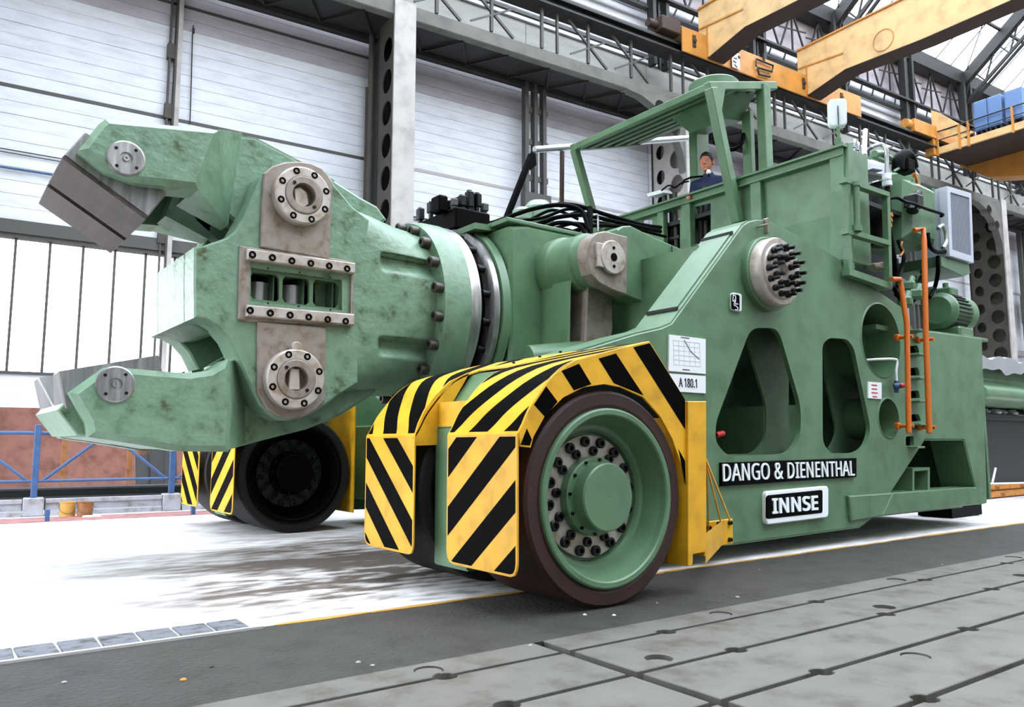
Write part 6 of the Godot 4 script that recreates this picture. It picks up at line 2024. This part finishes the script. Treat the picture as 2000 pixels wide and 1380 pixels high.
	b.hose([Vector3(10.017, 4.304, -5), Vector3(10.169, 4.342, -4.98), Vector3(10.386, 4.327, -4.98), Vector3(10.669, 4.357, -5), Vector3(11.142, 4.385, -5.05), Vector3(11.72, 4.427, -5.1), Vector3(11.683, 4.389, -5.1)], 0.022, 7)
	part("electric_cable", m, b, M.black)
	b = MB.new()
	b.box(Vector3(10.978, 4.483, -5.15), Vector3(0.22, 0.2, 0.2), Basis.IDENTITY, 0.03)
	b.cyl(Vector3(10.864, 4.39, -5.1), Vector3(10.825, 4.309, -5.1), 0.08, 12)
	b.cyl(Vector3(11.079, 4.592, -5.15), Vector3(11.146, 4.65, -5.15), 0.05, 10)
	part("solenoid", m, b, M.bolt_black)
	b = MB.new()
	b.hose([Vector3(11.31, 5.117, -5.5), Vector3(11.359, 5.284, -5.5), Vector3(11.524, 5.393, -5.5), Vector3(11.678, 5.388, -5.5), Vector3(11.754, 5.229, -5.5)], 0.09, 12)
	b.box(Vector3(11.535, 5.221, -5.5), Vector3(0.25, 0.22, 0.2), Basis.IDENTITY, 0.03)
	part("intake_elbow", m, b, M.black, "black arched intake elbow")
	b = MB.new()
	b.hose([Vector3(10.652, 5.216, -5.5), Vector3(11.053, 5.339, -5.6), Vector3(11.316, 5.304, -5.6), Vector3(11.552, 5.246, -5.6)], 0.05, 8)
	b.hose([Vector3(10.725, 5.218, -5.6), Vector3(11.013, 5.236, -5.6), Vector3(11.28, 5.249, -5.6)], 0.03, 8)
	b.hose([Vector3(10.966, 4.991, -5.4), Vector3(11.914, 5.39, -5.6), Vector3(11.814, 5.201, -5.5), Vector3(11.648, 5.019, -5.4)], 0.02, 7)
	part("pipe_run", m, b, M.green)
	b = MB.new()
	b.bar(Vector3(11.323, 5.01, -5.28), Vector3(11.397, 4.872, -5.28), 0.05, 0.03)
	part("lifting_strap", m, b, M.orange)
	# radiator
	b = MB.new()
	b.pz(PackedVector2Array([Vector2(12.026, 4.918), Vector2(12.8, 4.96), Vector2(12.721, 3.846), Vector2(11.962, 3.847)]), -5.62, -5.24, [], 0.01)
	var rad := part("radiator", m, b, M.alu, "silver radiator at the top rear corner")
	b = MB.new()
	b.pz(PackedVector2Array([Vector2(11.992, 4.911), Vector2(12.8, 4.96), Vector2(12.721, 3.846), Vector2(11.928, 3.842)]), -5.24, -5.12, [PackedVector2Array([Vector2(12.081, 4.834), Vector2(12.716, 4.87), Vector2(12.649, 3.947), Vector2(12.024, 3.949)])], 0.004)
	part("radiator_frame", rad, b, M.alu)
	for k in 16:
		b = MB.new()
		var t := (k + 0.5) / 16.0
		var top: Vector3 = Vector3(12.081, 4.834, -5.15).lerp(Vector3(12.716, 4.87, -5.15), t)
		var bot: Vector3 = Vector3(12.024, 3.949, -5.15).lerp(Vector3(12.649, 3.947, -5.15), t)
		b.bar(top, bot, 0.028, 0.03, Vector3(0, 0, 1))
		part("fin", rad, b, M.fin)
	b = MB.new()
	b.pz(PackedVector2Array([Vector2(11.765, 3.828), Vector2(12.7, 3.844), Vector2(12.731, 3.696), Vector2(12.494, 3.617), Vector2(11.777, 3.676)]), -5.9, -5.18, [], 0.01)
	part("radiator_shelf", m, b, M.green)
	b = MB.new()
	b.hose([Vector3(11.561, 4.186, -5.1), Vector3(11.696, 4.254, -5.1), Vector3(11.784, 4.193, -5.1), Vector3(11.795, 4.041, -5.1), Vector3(11.683, 3.917, -5.1)], 0.03, 8)
	part("radiator_hose", m, b, M.chrome)
	b = MB.new()
	for q in [[Vector3(11.238, 4.064, -5.1), Vector3(11.276, 3.885, -5.1), Vector3(11.596, 3.854, -5.15), Vector3(12.038, 3.945, -5.2)], [Vector3(11.732, 3.823, -5.2), Vector3(11.702, 3.59, -5.2), Vector3(11.799, 3.391, -5.3), Vector3(11.604, 3.216, -5.3)], [Vector3(9.98, 3.121, -5), Vector3(10.163, 2.973, -5), Vector3(10.584, 2.986, -5.1), Vector3(11.007, 3.133, -5.2)], [Vector3(10.236, 3.065, -5.1), Vector3(10.513, 3.097, -5.1), Vector3(11.02, 3.244, -5.2), Vector3(11.623, 3.539, -5.4)], [Vector3(10.796, 3.925, -5.3), Vector3(10.71, 3.673, -5.2), Vector3(10.614, 3.444, -5.2), Vector3(10.275, 3.173, -5.1)]]:
		b.hose(q, 0.03, 7)
	part("hose_bundle", m, b, M.black)
	b = MB.new()
	b.hose([Vector3(10.485, 3.819, -5.1), Vector3(10.45, 3.757, -5.1), Vector3(10.499, 3.694, -5.1), Vector3(10.406, 3.609, -5.1)], 0.015, 6)
	part("chain_hook", m, b, M.timber)
	for p in [Vector3(10.804, 3.254, -5.2), Vector3(10.799, 3.13, -5.1), Vector3(10.268, 2.951, -5), Vector3(11.834, 3.544, -5.5)]:
		b = MB.new()
		b.box(p, Vector3(0.22, 0.14, 0.18), Basis(Vector3.UP, 0.4), 0.03)
		b.cyl(p, p + Vector3(0.1, 0.14, 0), 0.05, 10)
		part("pump", m, b, M.green)
	b = MB.new()
	b.span(Vector3(11.738, 2.763, -5.5), Vector3(11.831, 3.395, -5.3), 0.02)
	part("coupling_guard", m, b, M.green)
	# electric motor on the rear deck
	var mc: Vector3 = Vector3(12.025, 3.026, -5.25)
	b = MB.new()
	b.lathe([Vector2(0, -0.32), Vector2(0.2, -0.32), Vector2(0.26, -0.26), Vector2(0.27, -0.22), Vector2(0.25, -0.2), Vector2(0.25, 0.22), Vector2(0.27, 0.24), Vector2(0.27, 0.42), Vector2(0.24, 0.48), Vector2(0, 0.5)], mc, Vector3(1, 0, 0), 36)
	var mo := part("electric_motor", m, b, M.green, "green electric motor on the rear deck")
	b = MB.new()
	for k in 26:
		var a := TAU * k / 26.0
		b.box(mc + Vector3(0.01, cos(a) * 0.26, sin(a) * 0.26), Vector3(0.4, 0.03, 0.012), Basis(Vector3(1, 0, 0), a))
	part("cooling_ribs", mo, b, M.iron)
	b = MB.new()
	b.span(mc + Vector3(-0.2, -0.42, -0.25), mc + Vector3(0.25, -0.24, 0.25), 0.03)
	b.span(mc + Vector3(-0.35, -0.44, -0.35), mc + Vector3(0.45, -0.39, 0.35), 0.01)
	part("motor_foot", mo, b, M.green)
	b = MB.new()
	b.span(mc + Vector3(-0.12, 0.2, -0.12), mc + Vector3(0.14, 0.36, 0.12), 0.02)
	b.cyl(mc + Vector3(0, 0.3, 0), mc + Vector3(0, 0.44, 0), 0.04, 10)
	part("terminal_box", mo, b, M.green)

# ---------------------------------------------------------------- signs

func lettering(called: String, parent: Node3D, text: String, at: Vector3, width: float, height: float, mt: Material, bold := true, depth := 0.012, track := 0.0, slant := 0.0):
	var t := TextMesh.new()
	var f := SystemFont.new()
	f.font_names = PackedStringArray(["Droid Sans"])
	f.font_weight = 400
	var fv := FontVariation.new()
	fv.base_font = f
	fv.variation_embolden = 0.9 if bold else 0.15
	t.font = fv
	t.font_size = 64
	t.pixel_size = 0.01
	t.depth = 0.1
	t.text = text
	t.horizontal_alignment = HORIZONTAL_ALIGNMENT_CENTER
	t.vertical_alignment = VERTICAL_ALIGNMENT_CENTER
	var bb := t.get_aabb()
	var o := MeshInstance3D.new()
	o.name = numbered(called, parent)
	o.mesh = t
	o.material_override = mt
	var sx := width / bb.size.x
	var sy := height / bb.size.y
	var c := bb.get_center()
	o.transform = Transform3D(Basis(Vector3(sx, 0, 0), Vector3(slant, sy, 0), Vector3(0, 0, depth / 0.1)), at - ORG - Vector3(c.x * sx, c.y * sy, 0))
	parent.add_child(o, true)

func build_signs(m: Node3D):
	var z := -4.79
	var b := MB.new()
	b.pz(PackedVector2Array([Vector2(6.088, 0.925), Vector2(8.465, 0.943), Vector2(8.445, 0.732), Vector2(6.077, 0.705)]), z - 0.01, z + 0.025, [], 0.004)
	var s := part("name_plate", m, b, M.black, "long black name plate with white raised letters")
	var l: Vector3 = Vector3(6.089, 0.815, -4.76)
	var r: Vector3 = Vector3(8.392, 0.847, -4.76)
	lettering("lettering", s, "DANGO & DIENENTHAL", (l + r) * 0.5, r.x - l.x, 0.165, M.letter_white, false, 0.014)
	b = MB.new()
	b.pz(smooth_poly(PackedVector2Array([Vector2(6.741, 0.634), Vector2(7.852, 0.654), Vector2(7.825, 0.325), Vector2(6.73, 0.311)]), 0.05, 5), z - 0.01, z + 0.04, [], 0.01)
	s = part("name_plate", m, b, M.letter_white, "white framed black plate with rounded corners")
	b = MB.new()
	b.pz(smooth_poly(PackedVector2Array([Vector2(6.741, 0.596), Vector2(7.725, 0.617), Vector2(7.705, 0.377), Vector2(6.727, 0.368)]), 0.03, 4), z + 0.03, z + 0.045, [], 0.003)
	part("plate_field", s, b, M.black)
	l = Vector3(6.812, 0.479, -4.74)
	r = Vector3(7.612, 0.499, -4.74)
	lettering("lettering", s, "INNSE", (l + r) * 0.5, r.x - l.x, 0.15, M.letter_white, true, 0.014)
	# load diagram
	b = MB.new()
	b.pz(PackedVector2Array([Vector2(5.413, 2.09), Vector2(5.922, 2.089), Vector2(5.908, 1.756), Vector2(5.394, 1.756)]), z - 0.01, z + 0.008)
	s = part("load_diagram", m, b, M.white_paint, "white sign with a load curve on a fine grid")
	b = MB.new()
	var g0: Vector3 = Vector3(5.462, 2.041, -4.78)
	var g1: Vector3 = Vector3(5.831, 1.819, -4.78)
	g0.z = z + 0.009
	g1.z = z + 0.009
	for k in 6:
		var t := k / 5.0
		b.box(Vector3(lerpf(g0.x, g1.x, t), (g0.y + g1.y) * 0.5, g0.z), Vector3(0.002, absf(g1.y - g0.y), 0.002))
		b.box(Vector3((g0.x + g1.x) * 0.5, lerpf(g0.y, g1.y, t), g0.z), Vector3(absf(g1.x - g0.x), 0.002, 0.002))
	part("grid_lines", s, b, M.alu)
	b = MB.new()
	var cv := [Vector3(5.61, 2.053, -4.78), Vector3(5.651, 2.013, -4.78), Vector3(5.678, 1.977, -4.78), Vector3(5.72, 1.941, -4.78), Vector3(5.763, 1.92, -4.78), Vector3(5.82, 1.89, -4.78)]
	for k in 5:
		b.bar(Vector3(cv[k].x, cv[k].y, z + 0.011), Vector3(cv[k + 1].x, cv[k + 1].y, z + 0.011), 0.002, 0.005, Vector3(0, 1, 0))
	b.box(Vector3(lerpf(g0.x, g1.x, 0.45), g0.y + 0.035, z + 0.009), Vector3(0.12, 0.008, 0.002))
	b.box(Vector3(lerpf(g0.x, g1.x, 0.45), g1.y - 0.04, z + 0.009), Vector3(0.1, 0.008, 0.002))
	part("load_curve", s, b, M.ink)
	b = MB.new()
	b.pz(PackedVector2Array([Vector2(5.401, 1.733), Vector2(5.907, 1.736), Vector2(5.9, 1.572), Vector2(5.478, 1.574), Vector2(5.398, 1.654)]), z - 0.01, z + 0.008)
	s = part("type_plate", m, b, M.white_paint, "white plate with the type number")
	l = Vector3(5.525, 1.66, -4.78)
	r = Vector3(5.774, 1.657, -4.78)
	lettering("lettering", s, "A 180.1", (l + r) * 0.5 + Vector3(0, 0, 0), r.x - l.x, 0.085, M.ink, false, 0.006)
	# small red notice
	b = MB.new()
	b.pz(PackedVector2Array([Vector2(8.837, 1.823), Vector2(9.139, 1.825), Vector2(9.119, 1.629), Vector2(8.818, 1.63)]), z - 0.01, z + 0.006)
	s = part("notice", m, b, M.white_paint, "small white notice printed in red")
	b = MB.new()
	for k in 4:
		var p: Vector3 = Vector3(8.964, 1.786, -4.78)
		b.box(Vector3(p.x, p.y - 0.045 * k, z + 0.007), Vector3([0.13, 0.12, 0.14, 0.1][k], 0.014, 0.002))
	part("print_line", s, b, M.red_print)
	# maker's badge
	b = MB.new()
	b.pz(smooth_poly(PackedVector2Array([Vector2(6.333, 2.586), Vector2(6.487, 2.589), Vector2(6.477, 2.406), Vector2(6.324, 2.406)]), 0.03, 4), z - 0.01, z + 0.02, [], 0.004)
	s = part("badge", m, b, M.white_paint, "small black badge with white script letters")
	b = MB.new()
	b.pz(smooth_poly(PackedVector2Array([Vector2(6.322, 2.569), Vector2(6.443, 2.57), Vector2(6.435, 2.412), Vector2(6.314, 2.415)]), 0.025, 4), z + 0.015, z + 0.024, [], 0.002)
	part("badge_field", s, b, M.black)
	for k in 3:
		var p: Vector3 = [Vector3(6.353, 2.528, -4.765), Vector3(6.367, 2.484, -4.765), Vector3(6.389, 2.445, -4.765)][k]
		lettering("badge_letter", s, ["D", "&", "S"][k], p, [0.05, 0.045, 0.045][k], 0.07, M.letter_white, false, 0.006, 0.0, 0.02)

# ---------------------------------------------------------------- the operator

func nets(b: MB, sdf: Callable, lo: Vector3, hi: Vector3, h: float):   # surface nets of a signed distance field
	var nx := int(ceil((hi.x - lo.x) / h)) + 1
	var ny := int(ceil((hi.y - lo.y) / h)) + 1
	var nz := int(ceil((hi.z - lo.z) / h)) + 1
	var d := PackedFloat32Array()
	d.resize(nx * ny * nz)
	for i in nx:
		for j in ny:
			for k in nz:
				d[(i * ny + j) * nz + k] = sdf.call(lo + Vector3(i, j, k) * h)
	var vert := {}
	for i in nx - 1:
		for j in ny - 1:
			for k in nz - 1:
				var s := Vector3.ZERO
				var c := 0
				for e in [[0, 0, 0, 1, 0, 0], [0, 1, 0, 1, 1, 0], [0, 0, 1, 1, 0, 1], [0, 1, 1, 1, 1, 1], [0, 0, 0, 0, 1, 0], [1, 0, 0, 1, 1, 0], [0, 0, 1, 0, 1, 1], [1, 0, 1, 1, 1, 1], [0, 0, 0, 0, 0, 1], [1, 0, 0, 1, 0, 1], [0, 1, 0, 0, 1, 1], [1, 1, 0, 1, 1, 1]]:
					var a := d[((i + e[0]) * ny + j + e[1]) * nz + k + e[2]]
					var q := d[((i + e[3]) * ny + j + e[4]) * nz + k + e[5]]
					if (a < 0.0) != (q < 0.0):
						s += Vector3(e[0], e[1], e[2]).lerp(Vector3(e[3], e[4], e[5]), a / (a - q))
						c += 1
				if c:
					vert[(i * ny + j) * nz + k] = lo + (Vector3(i, j, k) + s / c) * h
	var nrm := func(p: Vector3) -> Vector3:
		var e := h * 0.5
		return Vector3(sdf.call(p + Vector3(e, 0, 0)) - sdf.call(p - Vector3(e, 0, 0)), sdf.call(p + Vector3(0, e, 0)) - sdf.call(p - Vector3(0, e, 0)), sdf.call(p + Vector3(0, 0, e)) - sdf.call(p - Vector3(0, 0, e))).normalized()
	var norm := {}
	for key in vert:
		norm[key] = nrm.call(vert[key])
	for i in range(1, nx - 1):
		for j in range(1, ny - 1):
			for k in range(1, nz - 1):
				var a := d[(i * ny + j) * nz + k] < 0.0
				for ax in 3:
					var o := [[i + 1, j, k], [i, j + 1, k], [i, j, k + 1]][ax] as Array
					if a == (d[(o[0] * ny + o[1]) * nz + o[2]] < 0.0):
						continue
					var u := [[0, 1, 0], [0, 0, 1], [1, 0, 0]][ax] as Array
					var w := [[0, 0, 1], [1, 0, 0], [0, 1, 0]][ax] as Array
					var ks := []
					for t in [[0, 0], [1, 0], [1, 1], [0, 1]]:
						ks.append(((i - u[0] * t[0] - w[0] * t[1]) * ny + j - u[1] * t[0] - w[1] * t[1]) * nz + k - u[2] * t[0] - w[2] * t[1])
					if ks.all(func(x): return vert.has(x)):
						b.tri(vert[ks[0]], vert[ks[1]], vert[ks[2]], norm[ks[0]], norm[ks[1]], norm[ks[2]])
						b.tri(vert[ks[0]], vert[ks[2]], vert[ks[3]], norm[ks[0]], norm[ks[2]], norm[ks[3]])

static func caps(p: Vector3, a: Vector3, b: Vector3, ra: float, rb: float) -> float:
	var t := clampf((p - a).dot(b - a) / (b - a).length_squared(), 0.0, 1.0)
	return p.distance_to(a.lerp(b, t)) - lerpf(ra, rb, t)

static func ell(p: Vector3, c: Vector3, r: Vector3) -> float:
	var q := (p - c) / r
	var k := q.length()
	return (k - 1.0) * minf(r.x, minf(r.y, r.z)) if k < 0.6 else k * (k - 1.0) / ((p - c) / (r * r)).length()

static func smin(a: float, b: float, k: float) -> float:
	var h := maxf(k - absf(a - b), 0.0) / k
	return minf(a, b) - h * h * k * 0.25

func build_person():
	# the operator stands at the levers behind the front wall: head and shoulders show above the rail
	var hc: Vector3 = Vector3(8.95, 5.178, -7.12)
	var base := Vector3(hc.x + 0.05, 4.36, hc.z)
	var o := thing("person", "operator with dark hair and blue work jacket looking out below the canopy", "person", base)
	# own axes: f = where he looks (towards the tongs and the viewer's left), s = his left
	var f := Vector3(-0.93, -0.08, 0.35).normalized()
	var s := Vector3.UP.cross(f).normalized()
	var u := f.cross(s)
	var k := 1.16
	var to := func(p: Vector3): return Vector3((p - hc).dot(f), (p - hc).dot(u), (p - hc).dot(s)) / k
	var head := func(p: Vector3) -> float:
		var q: Vector3 = to.call(p)
		var d := ell(q, Vector3(-0.01, 0.03, 0), Vector3(0.098, 0.10, 0.078))
		d = smin(d, ell(q, Vector3(0.035, -0.05, 0), Vector3(0.062, 0.075, 0.06)), 0.04)
		d = smin(d, caps(q, Vector3(0.095, 0.015, 0), Vector3(0.118, -0.028, 0), 0.009, 0.016), 0.015)
		d = smin(d, ell(q, Vector3(0.092, -0.068, 0), Vector3(0.014, 0.009, 0.026)), 0.008)
		d = smin(d, ell(q, Vector3(0.075, -0.105, 0), Vector3(0.026, 0.022, 0.028)), 0.02)
		d = smin(d, ell(q, Vector3(0.078, 0.034, 0), Vector3(0.02, 0.012, 0.055)), 0.015)
		for e in [-1.0, 1.0]:
			d = maxf(d, -ell(q, Vector3(0.1, 0.012, 0.032 * e), Vector3(0.016, 0.012, 0.018)))
			d = smin(d, ell(q, Vector3(0.082, 0.011, 0.032 * e), Vector3(0.013, 0.012, 0.014)), 0.003)
			d = smin(d, ell(q, Vector3(-0.015, -0.005, 0.081 * e), Vector3(0.022, 0.034, 0.01)), 0.006)
		d = smin(d, caps(q, Vector3(-0.03, -0.07, 0), Vector3(-0.045, -0.2, 0), 0.052, 0.058), 0.03)
		return d * k
	var b := MB.new()
	nets(b, head, hc - Vector3(0.22, 0.28, 0.22), hc + Vector3(0.22, 0.19, 0.22), 0.011)
	part("head", o, b, M.skin)
	var hair := func(p: Vector3) -> float:
		var q: Vector3 = to.call(p)
		var d := ell(q, Vector3(-0.018, 0.04, 0), Vector3(0.106, 0.108, 0.086))
		d = maxf(d, -(ell(q, Vector3(0.09, -0.035, 0), Vector3(0.075, 0.105, 0.11))))
		d = maxf(d, -0.06 - q.y)
		return d * k
	b = MB.new()
	nets(b, hair, hc - Vector3(0.2, 0.12, 0.2), hc + Vector3(0.2, 0.2, 0.2), 0.012)
	part("hair", o, b, M.hair)
	var body := func(p: Vector3) -> float:
		var q: Vector3 = to.call(p)
		var d := ell(q, Vector3(-0.06, -0.36, 0), Vector3(0.12, 0.2, 0.17))
		d = smin(d, ell(q, Vector3(-0.05, -0.6, 0), Vector3(0.125, 0.2, 0.165)), 0.1)
		for e in [-1.0, 1.0]:
			d = smin(d, caps(q, Vector3(-0.05, -0.22, 0.05 * e), Vector3(-0.05, -0.25, 0.17 * e), 0.06, 0.07), 0.06)
			d = smin(d, caps(q, Vector3(-0.05, -0.26, 0.18 * e), Vector3(0.0, -0.5, 0.24 * e), 0.06, 0.05), 0.03)
			d = smin(d, caps(q, Vector3(0.0, -0.5, 0.24 * e), Vector3(0.24, -0.47, 0.15 * e), 0.05, 0.036), 0.03)
		d = smin(d, caps(q, Vector3(-0.045, -0.15, 0), Vector3(-0.04, -0.19, 0), 0.068, 0.075), 0.02)
		return d * k
	b = MB.new()
	nets(b, body, hc - Vector3(0.5, 0.88, 0.5), hc + Vector3(0.5, -0.12, 0.5), 0.03)
	part("jacket", o, b, M.navy)
	b = MB.new()
	for e in [-1.0, 1.0]:
		var h: Vector3 = hc + (f * 0.26 + u * -0.47 + s * 0.14 * e) * k
		b.lathe([Vector2(0, -0.02), Vector2(0.035, -0.01), Vector2(0.042, 0.03), Vector2(0.036, 0.07), Vector2(0, 0.075)], h, f, 12)
		for j in 5:
			var a: Vector3 = h + (f * (0.06 if j < 4 else 0.02) + s * (0.012 * (j - 1.5) if j < 4 else -0.04 * e)) * k
			b.hose([a, a + f * 0.03 + u * 0.005, a + f * 0.05 - u * 0.015, a + f * 0.045 - u * 0.04], 0.009, 6, 3)
	part("hand", o, b, M.skin)
	b = MB.new()
	b.span(Vector3(hc.x - 0.05, 4.36, hc.z - 0.18), Vector3(hc.x + 0.25, 4.5, hc.z + 0.18), 0.05)
	part("trousers", o, b, M.navy)
	# collar of a white shirt
